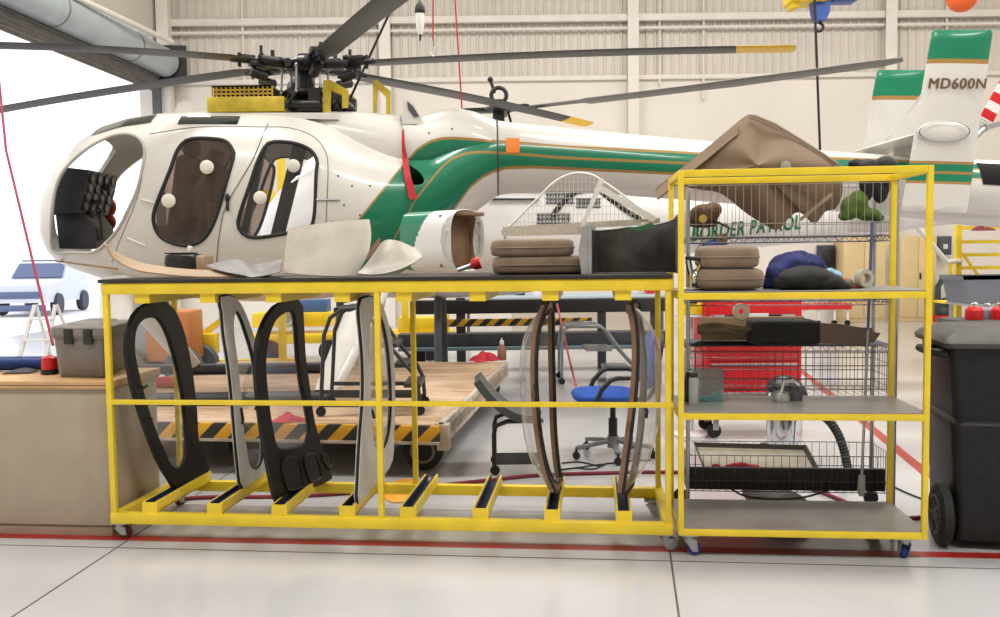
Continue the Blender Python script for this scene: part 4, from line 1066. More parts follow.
def hazard(m, freq, ax):
    nt = m.node_tree; N = nt.nodes; L_ = nt.links; b = N['Principled BSDF']; b.inputs['Roughness'].default_value = .5
    tc = N.new('ShaderNodeTexCoord'); sp = N.new('ShaderNodeSeparateXYZ'); L_.new(tc.outputs['Object'], sp.inputs[0])
    ad = N.new('ShaderNodeMath'); ad.operation = 'SUBTRACT'; L_.new(sp.outputs[ax], ad.inputs[0]); L_.new(sp.outputs['Z'], ad.inputs[1])
    ml = N.new('ShaderNodeMath'); ml.operation = 'MULTIPLY'; ml.inputs[1].default_value = freq; L_.new(ad.outputs[0], ml.inputs[0])
    fr = N.new('ShaderNodeMath'); fr.operation = 'FRACT'; L_.new(ml.outputs[0], fr.inputs[0])
    gt = N.new('ShaderNodeMath'); gt.operation = 'GREATER_THAN'; gt.inputs[1].default_value = .5; L_.new(fr.outputs[0], gt.inputs[0])
    mx = N.new('ShaderNodeMix'); mx.data_type = 'RGBA'; mx.inputs['A'].default_value = (.80, .42, .02, 1); mx.inputs['B'].default_value = (.03, .03, .03, 1); L_.new(gt.outputs[0], mx.inputs['Factor'])
    L_.new(mx.outputs['Result'], b.inputs['Base Color'])
hazard(HAZ, 4.6, 'X')
BEIGE = mat('worn_beige_paint', (.52, .44, .35), .6, var=.25, vscale=10)
mb = MB(); mb.box((-WDp / 2, -.02, DECK_Z - .06), (WDp, .035, .115), bev=.004); mb.build('hazard_edge', HAZ, dolly)
mb = MB(); mb.box((-WDp / 2, -.025, DECK_Z - .125), (WDp, .05, .02)); mb.box((-.005, LDp / 2, DECK_Z - .02), (.05, LDp, .05)); mb.box((0, LDp / 2, DECK_Z - .14), (.05, LDp, .03))
for i in range(40): mb.box((.012, LDp * (i + .5) / 40, DECK_Z - .08), (.03, .018, .11))
mb.box((-.02, LDp / 2, DECK_Z - .08), (.02, LDp, .11)); mb.box((-WDp, LDp / 2, DECK_Z - .08), (.05, LDp, .13)); mb.box((-WDp / 2, LDp, DECK_Z - .08), (WDp, .05, .13))
mb.box((.02, .03, DECK_Z - .09), (.09, .09, .19), bev=.01)
mb.build('edge_frame', BEIGE, dolly)
mb = MB()
for xx in (-.45, -WDp / 2, -WDp + .45): mb.box((xx, LDp / 2, DECK_Z - .17), (.12, LDp - .1, .12))
mb.build('chassis', BLK, dolly)
TYRE = mat('tyre_rubber', (.02, .019, .018), .75, var=.3, vscale=14); RIM = mat('dull_wheel_rim', (.22, .18, .12), .5, metal=.3)
for xx in (-.17, -WDp + .2):
    for yy in (.22, LDp - .35):
        c = V((xx, yy, .145)); mb = MB(); ax = V((0, 1, 0)) if yy < 1 else V((0, 1, 0))
        mb.lathe([(.075, -.05), (.125, -.055), (.145, -.035), (.145, .035), (.125, .055), (.075, .05)], c, (0, 1, 0), 26); w_ = mb.build('wheel', TYRE, dolly)
        mb = MB(); mb.torus(c + V((0, -.05, 0)), .085, .012, (0, 1, 0), 24); mb.lathe([(.01, -.03), (.08, -.035), (.08, .04), (.01, .04)], c, (0, 1, 0), 20); mb.build('wheel_rim', RIM, w_)
def D(x, y, z): return A_ + uD * x + vD * y + V((0, 0, DECK_Z + z))
def rag(px, py, w_, h_, z, label, seed, m=REDC, name='rag', cat='rag', group=None, Y=None):
    random.seed(seed); p = atz(px, py, z) if Y is None else at(px, py, Y); 
    ph = [random.random() * 6 for _ in range(6)]
    def f(u, v):
        a = 2 * PI * u; r = v * (1 + .18 * sin(3 * a + ph[0]) + .12 * sin(5 * a + ph[1]))
        hh_ = h_ * (1 - v ** 2) * (.65 + .35 * sin(a * 2 + ph[2] + 4 * v)) + .012 * (1 + sin(7 * a + ph[3] + 9 * v)) * (v < .99) * (1 - v * .5)
        return p + V((r * w_ * cos(a), r * w_ * .6 * sin(a), max(.004, hh_)))
    mb = MB(); mb.grid(f, 32, 8)
    bmesh.ops.remove_doubles(mb.bm, verts=mb.bm.verts, dist=.0005)
    return thing(mb, name, m, label, cat, group, smooth=60)
rag(484, 361, .17, .10, DECK_Z + .002, 'crumpled red rag at the far right corner of the wooden deck', 1)
rag(215, 371, .12, .07, DECK_Z + .002, 'crumpled red rag on the deck seen between the first two doors', 2)
rag(288, 421, .13, .05, DECK_Z + .002, 'crumpled red rag on the deck seen through the second black door', 3)
mb = MB(); c = atz(502, 360, DECK_Z + .001)
mb.lathe([(.005, 0), (.05, 0), (.052, .01), (.052, .14), (.03, .17), (.022, .18)], c, n=18); bt = empty('bottle', c, 0, 'small tan bottle with white cap on the deck beside the red rag', 'bottle'); mb.build('bottle_body', BRN, bt, world=True)
mb = MB(); mb.lathe([(.026, .18), (.026, .215), (.008, .23), (.008, .25)], c, n=14); mb.build('cap', mat('white_plastic', (.75, .74, .72), .4), bt, world=True)
REDP = mat('red_plastic', (.50, .03, .045), .4)
mb = MB(); c = atz(165, 388, DECK_Z + .001); mb.tube([c + V((-.10, 0, .055)), c + V((.06, 0, .055)), c + V((.14, 0, .05))], [.05, .055, .04], 14); mb.cyl(c + V((.14, 0, .05)), c + V((.2, 0, .05)), .025); 
thing(mb, 'hose_nozzle', REDP, 'red cylindrical fitting lying on the deck behind the first black door', 'fitting')

# steps on the deck
def frame_thing(name, label, cat, m, sides, rungs, r, castors=(), group=None, base=None):
    p0 = base; root = empty(name, p0, 0, label, cat, group)
    for pts in sides: MB().tube(pts, r, 10).build('side_frame', m, root, world=True)
    for a, b, wd in rungs: MB().span(a, b, wd, .03).build('step', m, root, world=True)
    for c in castors:
        mb = MB(); mb.lathe([(.008, -.014), (.036, -.014), (.04, 0), (.036, .014), (.008, .014)], c + V((0, 0, .04)), (0, 1, 0), 16); mb.cyl(c + V((0, 0, .05)), c + V((0, 0, .10)), .012, n=8); mb.build('castor', BLKR, root, world=True)
    return root
BTUB = mat('black_tube_paint', (.035, .04, .042), .4)
sides = []
for Y_, dx in ((6.74, 0), (7.18, 0)):
    base = [(321, 416), (322, 380), (324, 335), (330, 318), (342, 309), (358, 308), (374, 322), (393, 350), (412, 372), (418, 385), (420, 414)]
    b0 = at(321, 416, 6.74); sides.append([V((at(x, y, 6.74).x, Y_, max(DECK_Z + .09, at(x, y, 6.74).z))) for x, y in base])
g = lambda x, y, Y_: V((at(x, y, 6.74).x, Y_, at(x, y, 6.74).z))
rungs = [(g(x, y, 6.75), g(x, y, 7.17), .13) for x, y in ((342, 310), (388, 346), (402, 366), (412, 386))] + [(g(322, y, 6.74), g(419, y, 6.74), .02) for y in (392, 405)] + [(g(322, y, 7.18), g(419, y, 7.18), .02) for y in (392, 405)]
cs = [V((s_[i].x, s_[i].y, DECK_Z)) for s_ in sides for i in (0, -1)]
frame_thing('step_stand', 'black tubular step stand on castors standing on the wooden deck', 'step stand', BTUB, sides, rungs, .016, cs, base=V((g(370, 400, 7).x, 6.95, DECK_Z)))
GTUB = mat('grey_tube_paint', (.28, .30, .31), .35, metal=.5)
sides = []
for Y_ in (10.75, 11.3):
    base = [(562, 384), (562, 345), (564, 330), (571, 326), (598, 326), (606, 330), (622, 352), (644, 388)]
    sides.append([V((at(x, y, 10.75).x, Y_, max(.09, at(x, y, 10.75).z))) for x, y in base])
g2 = lambda x, y, Y_: V((at(x, y, 10.75).x, Y_, at(x, y, 10.75).z))
rungs = [(g2(566, 327, 11.02), g2(600, 327, 11.02), .56), (g2(586, 350, 11.02), g2(612, 350, 11.02), .56), (g2(606, 370, 11.02), g2(632, 370, 11.02), .56)]
frame_thing('step_stool', 'grey tubular step stool with flat treads behind the blue office chair', 'step stool', GTUB, sides, rungs, .018, [V((s_[i].x, s_[i].y, 0)) for s_ in sides for i in (0, -1)], base=V((g2(600, 380, 11).x, 11.02, 0)))

# blue office chair
cc = atz(611, 447, 0.0); cc = V((at(613, 440, 6.95).x, 6.95, 0))
oc = empty('office_chair', cc, 0, 'blue upholstered office chair with black armrests on a five-star castor base', 'chair')
mb = MB()
for k in range(5):
    f = R(198 + 72 * k); q = V((cos(f), sin(f), 0)); mb.span(q * .04 + V((0, 0, .12)), q * .31 + V((0, 0, .085)), .045, .03, bev=.008)
mb.cyl((0, 0, .07), (0, 0, .16), .045); mb.build('star_base', mat('grey_plastic', (.20, .20, .20), .4), oc)
for k in range(5):
    f = R(198 + 72 * k); q = V((cos(f), sin(f), 0)) * .31; mb = MB()
    for s_ in (-1, 1): mb.lathe([(.005, -.01), (.028, -.009), (.03, 0), (.028, .009), (.005, .01)], q + V((0, s_ * .016, .03)), (0, 1, 0), 14)
    mb.cyl(q + V((0, 0, .03)), q + V((0, 0, .085)), .01, n=8); mb.build('castor', BLKP, oc)
MB().cyl((0, 0, .14), (0, 0, .30), .035).cyl((0, 0, .30), (0, 0, .43), .022).box((0, 0, .42), (.20, .16, .04), bev=.01).build('gas_column', BLKP, oc)
def cushion(mb, c, sx, sy, sz, rot=None, e=4.0, n=28, ez=2.6):
    m = M4.Translation(V(c)) @ (rot.to_4x4() if rot is not None else M4.Identity(4)); sg = lambda a, p_: math.copysign(abs(a) ** p_, a)
    rings = []
    for i in range(1, 12):
        ph = -PI / 2 + PI * i / 12; rings.append([m @ V((sx / 2 * sg(cos(ph), 2 / max(e * .8, ez)) * sg(cos(th), 2 / e), sy / 2 * sg(cos(ph), 2 / max(e * .8, ez)) * sg(sin(th), 2 / e), sz / 2 * sg(sin(ph), 2 / ez))) for th in [2 * PI * j / n for j in range(n)]])
    return mb.loft(rings)
mb = cushion(MB(), (-.07, 0, .485), .50, .48, .10); mb.build('seat', BLUE, oc, smooth=60)
MB().box((-.05, 0, .437), (.40, .40, .025), bev=.01).build('seat_shell', BLKP, oc)
cushion(MB(), (.29, 0, .76), .10, .44, .46, M4.Rotation(R(10), 3, 'Y')).build('backrest', BLUE, oc, smooth=60)
mb = MB(); mb.tube([(.05, 0, .43), (.28, 0, .45), (.335, 0, .55), (.34, 0, .75)], .02); cushion(mb, (.327, 0, .76), .05, .42, .44, M4.Rotation(R(10), 3, 'Y')); mb.build('back_shell', BLKP, oc, smooth=60)
for s_ in (-1, 1): MB().tube([(-.16, s_ * .27, .46), (-.12, s_ * .28, .56), (-.05, s_ * .28, .635), (.0, s_ * .28, .65), (.16, s_ * .27, .65), (.22, s_ * .24, .63)], .019, 10).build('armrest', BLKP, oc)
# dark shell chair, half hidden by the first brown door
c2 = V((at(518, 440, 6.55).x, 6.55, 0)); bc = empty('shell_chair', c2, 0, 'dark grey shell seat on a bent black tube frame beside the dolly corner', 'chair')
SHG = mat('charcoal_shell', (.06, .068, .07), .45)
f = lambda u, v: V((-.27 + .42 * u, -.20 + .40 * v, .42 + .26 * (1 - u) ** 2.2 - .02 * sin(PI * u) + .02 * (2 * v - 1) ** 2))
MB().grid(f, 14, 10, .055).build('seat_shell', SHG, bc, smooth=60)
for s_ in (-1, 1): MB().tube([(.18, s_ * .17, .395), (-.08, s_ * .17, .39), (-.16, s_ * .17, .36), (-.175, s_ * .17, .30), (-.175, s_ * .17, .075)], .017, 10).build('tube_frame', BLK, bc)
MB().box((0, -.17, .12), (.36, .02, .085), bev=.005).box((.17, 0, .12), (.02, .34, .05)).build('foot_panel', DKG, bc)
for x_ in (-.17, .17):
    for s_ in (-1, 1):
        mb = MB(); mb.lathe([(.005, -.013), (.033, -.012), (.036, 0), (.033, .012), (.005, .013)], (x_, s_ * .17, .037), (0, 1, 0), 16); mb.cyl((x_, s_ * .17, .04), (x_, s_ * .17, .09), .01, n=8); mb.build('castor', BLKR, bc)

# long work stand of dark beams further back
HZ2 = bpy.data.materials.new('hazard_tape'); HZ2.use_nodes = True; hazard(HZ2, 5.0, 'X')
Yw = 12.2; ws = empty('work_stand', (at(530, 380, Yw).x, Yw, 0), 0, 'long dark steel work stand with hazard striped rail behind the chairs', 'work stand')
def bar(px0, px1, py0, py1, Y, th, m, root, name, bev=.01):
    a, b = at(px0, py1, Y), at(px1, py0, Y); a2 = at(px0, py0, Y); b2 = at(px1, py1, Y)
    return MB().box((((a.x + b.x) / 2), Y + th / 2, (a.z + b.z + a2.z + b2.z) / 4), (abs(b.x - a.x), th, abs((a2.z - a.z + b.z - b2.z) / 2)), bev=bev).build(name, m, root, world=True)
bar(412, 668, 299.5, 313, Yw, .25, mat('near_black_beam', (.025, .025, .027), .5), ws, 'upper_beam')
bar(398, 668, 333, 346, Yw - .1, .3, DKG, ws, 'lower_beam')
bar(398, 668, 346.5, 350, Yw - .16, .3, mat('blue_grey_edge', (.20, .27, .31), .5), ws, 'edge_strip')
bar(446, 592, 318.5, 326, Yw - .05, .05, HZ2, ws, 'hazard_rail')
for px in (461, 602, 655): bar(px - 4, px + 4, 298, 375, Yw + .05, .09, DKG, ws, 'post')
for px in (420, 640): bar(px - 5, px + 5, 340, 374.5, Yw + .1, .12, BLK, ws, 'leg')
ym = empty('tow_tractor', (at(360, 380, 13.5).x, 13.5, 0), 0, 'yellow wheeled ground machine with low frame behind the white landing gear leg', 'ground machine')
bar(246, 452, 334, 343, 13.3, .8, YEL2, ym, 'low_frame'); bar(398, 446, 318, 334, 13.4, .5, YEL2, ym, 'body_box'); bar(402, 408, 301, 334, 13.35, .08, YEL2, ym, 'upright'); bar(443, 449, 313, 336, 13.35, .08, YEL2, ym, 'upright')
bar(252, 330, 313, 327, 13.5, .5, YEL2, ym, 'body_box'); bar(296, 326, 300, 313, 13.6, .4, mat('blue_panel', (.06, .12, .30), .5), ym, 'engine_cover')
for px in (270, 330, 430):
    c = at(px, 350, 13.3); c.z = .17; mb = MB(); mb.lathe([(.02, -.06), (.16, -.06), (.17, 0), (.16, .06), (.02, .06)], c, (0, 1, 0), 22); mb.build('wheel', TYRE, ym, world=True)
mb = MB(); c = at(288, 318, 13.3); mb.cyl(c + V((0, -.1, 0)), c + V((0, .2, 0)), .13, n=18); mb.torus(c + V((0, -.1, 0)), .10, .03, (0, 1, 0)); mb.build('motor', STL, ym, world=True)
# yellow engine hoist seen through the cabin window and under the belly
Yh = 12.0; eh = empty('engine_hoist', (at(262, 380, Yh).x, Yh, 0), 0, 'yellow engine hoist seen through the rear cabin window', 'hoist')
def P(px, py, dy=0): return at(px, py, Yh + dy)
MB().span(P(281, 140), V((P(281, 300).x, Yh, .1)), .09, .09, (0, 1, 0)).build('mast', YEL2, eh, world=True)
MB().span(P(300, 248), P(270, 190), .08, .08, (0, 1, 0)).span(P(288, 205), P(262, 193), .12, .16, (0, 1, 0)).build('lifting_arm', YEL2, eh, world=True)
MB().span(P(196, 340, -.3), P(240, 306, -.3), .07, .09, (0, 1, 0)).build('brace', YEL2, eh, world=True)
MB().span(V((P(196, 340).x, Yh - .35, .12)), V((P(300, 340).x, Yh - .35, .12)), .10, .10).build('base_leg', YEL2, eh, world=True)
MB().span(V((P(196, 340).x, Yh + .35, .12)), V((P(300, 340).x, Yh + .35, .12)), .10, .10).build('base_leg', YEL2, eh, world=True)
MB().box(P(209, 345, -.4) * 1 + V((0, 0, .02)), (.22, .18, .26), bev=.01).build('counterweight', YEL2, eh, world=True)
for px in (198, 296):
    for s_ in (-.35, .35):
        c = V((P(px, 340).x, Yh + s_, .045)); mb = MB(); mb.lathe([(.005, -.02), (.042, -.02), (.045, 0), (.042, .02), (.005, .02)], c, (0, 1, 0), 14); mb.cyl(c, c + V((0, 0, .05)), .015, n=8); mb.build('castor', BLKR, eh, world=True)
TYB = mat('grey_blue_tyre', (.10, .11, .13), .6)
for (px, py, Y_, r, lb) in ((190, 318, 9.9, .20, 'grey wheel standing under the helicopter nose, right of the first black door'), (142, 318, 10.1, .22, 'grey wheel standing under the helicopter nose, inside the first black door')):
    c = at(px, py, Y_ + 1); c.z = DECK_Z * 0 + r if False else c.z
gc = empty('ground_cart', V((at(172, 330, 11.2).x, 11.2, 0)), 0, 'orange and grey wheeled ground power cart under the helicopter belly', 'cart')
GCX = at(187, 330, 11.2).x - gc.location.x
MB().box((GCX - .15, 0, .62), (.55, .5, .62), bev=.03).build('housing', mat('orange_housing', (.55, .20, .06), .5), gc); MB().box((GCX - .5, 0, .60), (.5, .45, .5), bev=.04).build('generator', mat('grey_blue_casing', (.30, .32, .36), .5), gc)
for x_ in (GCX + .05, GCX - .65):
    for y_ in (-.3, .3):
        mb = MB(); mb.lathe([(.08, -.06), (.21, -.06), (.24, -.03), (.24, .03), (.21, .06), (.08, .06)], (x_, y_, .24), (0, 1, 0), 26); w_ = mb.build('wheel', TYB, gc); MB().lathe([(.01, -.04), (.10, -.045), (.10, .045), (.01, .04)], (x_, y_, .24), (0, 1, 0), 18).build('wheel_rim', STL, w_)
P_ = smooth_loop([at(557, 304, 11.9), at(563, 330, 11.6), at(570, 362, 11.3), V((at(576, 384, 10.6).x, 10.6, .012))], 24, closed=False)
thing(MB().tube(P_, .014, 6), 'air_line', mat('pinkish_red_cord', (.65, .12, .12), .6), 'thin pinkish red air line hanging from the dark work stand to the floor', 'hose')
# white legs and lockers along the back wall
Yl = 19.35
LOCK = mat('beige_locker_paint', (.62, .47, .24), .5, var=.05, vscale=3)
for i, (x0, x1, lb) in enumerate(((843, 886, 'beige steel locker at the back wall, left of the two'), (900, 937, 'beige steel locker at the back wall, right of the two'))):
    a, b = at(x0, 237, Yl), at(x1, 237, Yl); w_ = b.x - a.x; r = empty('locker', ((a.x + b.x) / 2, Yl + .25, 0), 0, lb, 'locker')
    MB().box((0, 0, .92), (w_, .5, 1.84), bev=.01).build('body', LOCK, r)
    for s_ in (-1, 1):
        d = MB().box((s_ * w_ / 4, -.258, .95), (w_ / 2 - .02, .02, 1.72), bev=.004).build('door', LOCK, r)
    MB().box((.04, -.28, .98), (.03, .03, .14), bev=.005).build('handle', BLK, r)
bx_ = lambda px0, px1, py0, py1, Y, th, m, name, label, cat, bev=.01: tag(bar(px0, px1, py0, py1, Y, th, m, None, name, bev), label, cat)
NAVB = mat('navy_box', (.02, .025, .045), .5)
mb = MB()
def boxthing(px0, px1, py0, py1, Y, th, m, name, label, cat, group=None):
    a, b = at(px0, py1, Y), at(px1, py0, Y); mb = MB(); z0, z1 = a.z, b.z
    mb.box(((a.x + b.x) / 2, Y + th / 2, (z0 + z1) / 2), (b.x - a.x, th, z1 - z0), bev=.012)
    return mb, V(((a.x + b.x) / 2, Y + th / 2, z0)), b.x - a.x, z1 - z0
mb, c, w_, h_ = boxthing(821, 835, 245, 270, WY - .30, .3, NAVB, '', '', '')
r = empty('loudspeaker', c, 0, 'dark navy box mounted on the back wall left of the lockers', 'speaker'); mb.build('cabinet', NAVB, r, world=True); MB().box((0, -.16, h_ * .5), (w_ * .8, .01, h_ * .7), bev=.004).build('grille', BLK, r); MB().box((0, .1, -.04), (w_ * .4, .1, .08)).build('bracket', DKG, r)
mb, c, w_, h_ = boxthing(939, 952, 236, 255, WY - .25, .22, DKG, '', '', '')
r = empty('wall_dispenser', c, 0, 'dark grey dispenser hung on the back wall right of the lockers', 'dispenser'); mb.build('body', DKG, r, world=True); MB().box((0, -.11, h_ * .45), (w_ * .35, .012, h_ * .25)).build('label_plate', mat('pale_label', (.6, .6, .58), .5), r)
mb = MB(); c = at(945, 316, 19.2); c.z = 0; r = empty('hose_reel', c, 0, 'dark equipment on a red base at the back wall beside the right locker', 'equipment')
MB().box((0, 0, .07), (.42, .4, .14), bev=.01).build('red_base', RED, r)
mb = MB(); mb.tube([(-.15, 0, .14), (-.16, 0, .75), (-.05, 0, .95)], .06); mb.ball((.03, 0, .35), .18, (1, .8, 1)); mb.ball((-.05, -.05, .22), .15); mb.torus((.05, -.14, .4), .12, .03, (0, 1, 0)); mb.build('coiled_hose', mat('dark_green_hose', (.03, .045, .035), .6), r)
# yellow rolling stairs and the things on its right
Yr = 12.0; rs = empty('rolling_stairs', (at(990, 330, Yr).x, Yr, 0), 0, 'yellow steel rolling stairs at the far right behind the bin', 'stairs')
zb_ = .08
for px in (958, 1040): MB().span(V((at(px, 330, Yr).x, Yr, zb_)), V((at(px, 226, Yr).x, Yr, at(px, 225, Yr).z)), .07, .07, (0, 1, 0)).build('post', YEL2, rs, world=True)
for px in (958, 1040): MB().span(V((at(px, 330, Yr).x, Yr + .8, zb_)), V((at(px, 226, Yr).x, Yr + .8, at(px, 225, Yr).z)), .07, .07, (0, 1, 0)).build('post', YEL2, rs, world=True)
for py in (228, 242, 255, 268, 282, 293, 304): MB().span(at(958, py, Yr), at(1040, py - 1, Yr), .045, .045).build('rail', YEL2, rs, world=True)
MB().span(at(962, 253, Yr), at(980, 278, Yr), .03, .03).span(at(980, 278, Yr), at(1010, 300, Yr), .03, .03).build('brace', YEL2, rs, world=True)
MB().box((at(999, 300, Yr).x, Yr + .4, at(999, 304, Yr).z), (1.0, .8, .03)).build('platform', YEL2, rs, world=True)
MB().tube([at(905, 219, Yr - .2), at(913, 222, Yr - .2), at(947, 262, Yr - .2), at(960, 261, Yr - .02)], .035).build('handrail', mat('white_rail', (.72, .70, .66), .4), rs, world=True)
MB().tube([at(950, 263, Yr - .2), at(949, 300, Yr - .2), at(958, 303, Yr)], .025).build('side_brace', YEL2, rs, world=True)
rag(983, 231, .14, .07, 0, 'dark red rag hung over the top rail of the yellow stairs', 5, mat('maroon_cloth', (.16, .02, .03), .8), 'rag', 'rag', None, Yr - .02)
TUBG = mat('grey_blue_tub', (.16, .17, .20), .4)
Yt = 8.2; tc_ = at(985, 318, Yt); zt0 = at(985, 319, Yt).z
ct = empty('tool_cart', (tc_.x + .1, Yt, 0), 0, 'grey utility cart mostly hidden behind the black bin', 'cart')
MB().box((0, 0, zt0 - .015), (.85, .5, .03), bev=.006).build('cart_top', DKG, ct); MB().box((0, 0, .3), (.85, .5, .03), bev=.006).build('lower_tray', DKG, ct)
for x_ in (-.4, .4):
    for y_ in (-.22, .22):
        MB().span((x_, y_, .08), (x_, y_, zt0 - .02), .03, .03).build('leg', DKG, ct); MB().lathe([(.005, -.015), (.038, -.015), (.04, 0), (.038, .015), (.005, .015)], (x_, y_, .04), (0, 1, 0), 14).build('castor', BLKR, ct)
def tub(x0, x1, x2, x3, y0, y1, Y, dp, m, name, label, cat):
    a, b = at(x0, y0, Y), at(x1, y0, Y); c, d = at(x2, y1, Y), at(x3, y1, Y); root = empty(name, V(((c.x + d.x) / 2, Y + dp / 2, c.z)), 0, label, cat)
    def rr(xa, xb, z, g): return [V((x, y, z)) for x, y in ((xa + g, Y + g), (xb - g, Y + g), (xb - g, Y + dp - g), (xa + g, Y + dp - g))]
    mb = MB(); mb.loft([rr(c.x, d.x, c.z + .02, .015), rr(a.x, b.x, a.z, .012), rr(a.x, b.x, a.z, 0), rr(c.x, d.x, c.z, 0)]); mb.build('tub_body', m, root, world=True)
    mb = MB(); mb.loft([rr(a.x - .03, b.x + .03, a.z, -.0), rr(a.x - .03, b.x + .03, a.z - .05, -.0), rr(a.x, b.x, a.z - .05, .01), rr(a.x, b.x, a.z, .01), rr(a.x - .03, b.x + .03, a.z, -.0)], caps=False); mb.build('rim', m, root, world=True); return root
tub(963, 1030, 969, 1026, 276, 304, Yr - .80, .55, TUBG, 'storage_tub', 'blue-grey plastic tub resting against the yellow stairs', 'tub')
zx = at(969, 304, Yr - .80).z
st2 = empty('steel_table', (at(996, 320, Yr - .52).x, Yr - .52, 0), 0, 'grey table under the blue-grey tub, hidden behind the bin', 'table')
MB().box((0, 0, zx - .016), (1.0, .62, .03), bev=.006).build('table_top', STL, st2)
for x_ in (-.45, .45):
    for y_ in (-.25, .25): MB().span((x_, y_, 0), (x_, y_, zx - .03), .04, .04).build('leg', STL, st2)
def squeeze(px, py0, py1, Y, m, capm, label, cat, name, r, group=None, z=None):
    p = at(px, py1, Y); z = p.z if z is None else z; h = at(px, py0, Y).z - z; root = empty(name, (p.x, Y, z), 0, label, cat, group)
    MB().lathe([(.004, 0), (r, 0), (r * 1.03, h * .05), (r * 1.02, h * .55), (r * .7, h * .72), (r * .35, h * .78)], n=18).build('body', m, root); MB().lathe([(r * .45, h * .76), (r * .45, h * .92), (r * .2, h)], n=14).build('cap', capm, root); return root
for px, r in ((974, .075), (1000, .075)): squeeze(px, 302, 320, Yt - .05, RED, CHR, 'red bottle with chrome cap standing on the cart behind the bin, %s' % ('left of the pair' if px < 990 else 'right of the pair'), 'bottle', 'bottle', r, 'red bottles on the cart', zt0)
squeeze(987, 303, 320, Yt + .1, mat('grey_can', (.28, .27, .32), .4), STL, 'grey can between the two red bottles behind the bin', 'can', 'spray_can', .07, None, zt0)
# red trolley far back, workbench and boxes in the middle distance
Yf = 18.6; tr_ = empty('trolley', (at(822, 320, Yf).x, Yf, 0), 0, 'low red trolley with pale legs far back below the jacket', 'trolley')
a, b = at(800, 306, Yf), at(850, 302, Yf)
MB().box((0, 0, at(820, 306, Yf).z), (1.05, .5, .12), bev=.01).build('tray', RED, tr_)
for x_ in (-.42, -.15, .18, .45): MB().span((x_, -.2, .07), (x_, -.2, at(820, 306, Yf).z), .04, .04).build('leg', mat('pale_leg', (.7, .68, .65), .5), tr_); MB().lathe([(.005, -.02), (.06, -.02), (.065, 0), (.06, .02), (.005, .02)], (x_, -.2, .066), (0, 1, 0), 12).build('castor', BLKR, tr_)
Yb = 17.0; wb = empty('workbench', (at(560, 330, Yb).x, Yb, 0), 0, 'long workbench with pale blue top beyond the work stand', 'workbench')
zt2 = at(560, 296, Yb).z; hw_ = at(668, 300, Yb).x - at(470, 300, Yb).x
MB().box((0.1, 0, zt2), (hw_, .8, .06), bev=.01).build('bench_top', mat('pale_blue_top', (.42, .50, .55), .5), wb); MB().box((.4, .1, zt2 / 2), (hw_ * .7, .5, zt2 - .1), bev=.01).build('cupboard', mat('cream_cupboard', (.62, .55, .45), .6), wb)
for x_ in (-hw_ / 2 + .15, hw_ / 2): MB().span((x_, -.3, 0), (x_, -.3, zt2), .06, .06).build('leg', DKG, wb)
mb = MB(); c = at(650, 300, Yb - .1); c.z = zt2 + .031 + .16; mb.lathe([(.03, -.09), (.16, -.09), (.16, .09), (.03, .09)], c, (0, 1, 0), 28); r = empty('hose_reel', (c.x, c.y, zt2 + .031), 0, 'round red reel standing on the far workbench', 'reel'); mb.build('reel_drum', RED, r, world=True); MB().cyl(c + V((0, -.12, 0)), c + V((0, .1, 0)), .04).build('hub', BLK, r, world=True)
for i, (px, m, lb, h_) in enumerate(((505, mat('white_plastic', (.75, .74, .72), .4), 'white jug at the left on the far workbench', .26), (520, BLKP, 'black jug on the far workbench between two white ones', .24), (536, mat('white_plastic', (.75, .74, .72), .4), 'white jug right of the black jug on the far workbench', .25))):
    p = at(px, 296, Yb - .1); squeeze(px, 280, 296, Yb - .1, m, BLKP, lb, 'jug', 'jug', .09, None, zt2 + .031)
# hoses, mat and cords on the floor
def floor_tube(pts, r, m, name, label, cat, z=0):
    lp = smooth_loop([atz(x, y, z + r) for x, y in pts], 48, closed=False)
    return thing(MB().tube(lp, r, 8), name, m, label, cat)
HOSE = mat('maroon_hose', (.20, .015, .03), .5)
floor_tube([(100, 512), (190, 498), (300, 496), (420, 487), (480, 481), (540, 475), (600, 473), (662, 472), (720, 474), (800, 485), (880, 515), (925, 517)], .013, HOSE, 'air_hose', 'dark red hose lying across the floor behind the racks', 'hose')
CORD = mat('black_cord', (.015, .015, .015), .5)
floor_tube([(562, 463), (580, 462), (600, 466), (606, 463), (594, 469), (575, 468), (560, 470), (620, 462), (650, 460)], .006, CORD, 'power_cord', 'thin black cord looped on the floor under the blue chair', 'cord')
mb = MB(); c = atz(402, 490, .006); mb.lathe([(.005, -.005), (.29, -.005), (.30, 0), (.29, .005), (.005, .005)], c, n=40, flat=.4); thing(mb, 'floor_mat', mat('orange_mat', (.75, .33, .03), .5), 'flat orange mat on the floor behind the middle of the long rack', 'mat')
# ================================================================== workbench cabinet at the left
CABM = mat('beige_laminate', (.40, .335, .25), .45, var=.06, vscale=5)
WTOP = mat('wood_edge_top', (.58, .36, .17), .4, var=.15, vscale=6)
BT = at(50, 381, 5.10).z
cabr = empty('cabinet', L(-1.1, .36, 0), -TH, 'beige laminate base cabinet with wood-edged top at the left end of the yellow rack', 'cabinet')
def cb(x0, x1, y0, y1, z0, z1, m, nm, bev=.004, root=None, lab=None):
    mb = MB(); mb.box(((x0 + x1) / 2, (y0 + y1) / 2, (z0 + z1) / 2), (x1 - x0, y1 - y0, z1 - z0), bev=bev); o = mb.build(nm, m, root or cabr)
    return o
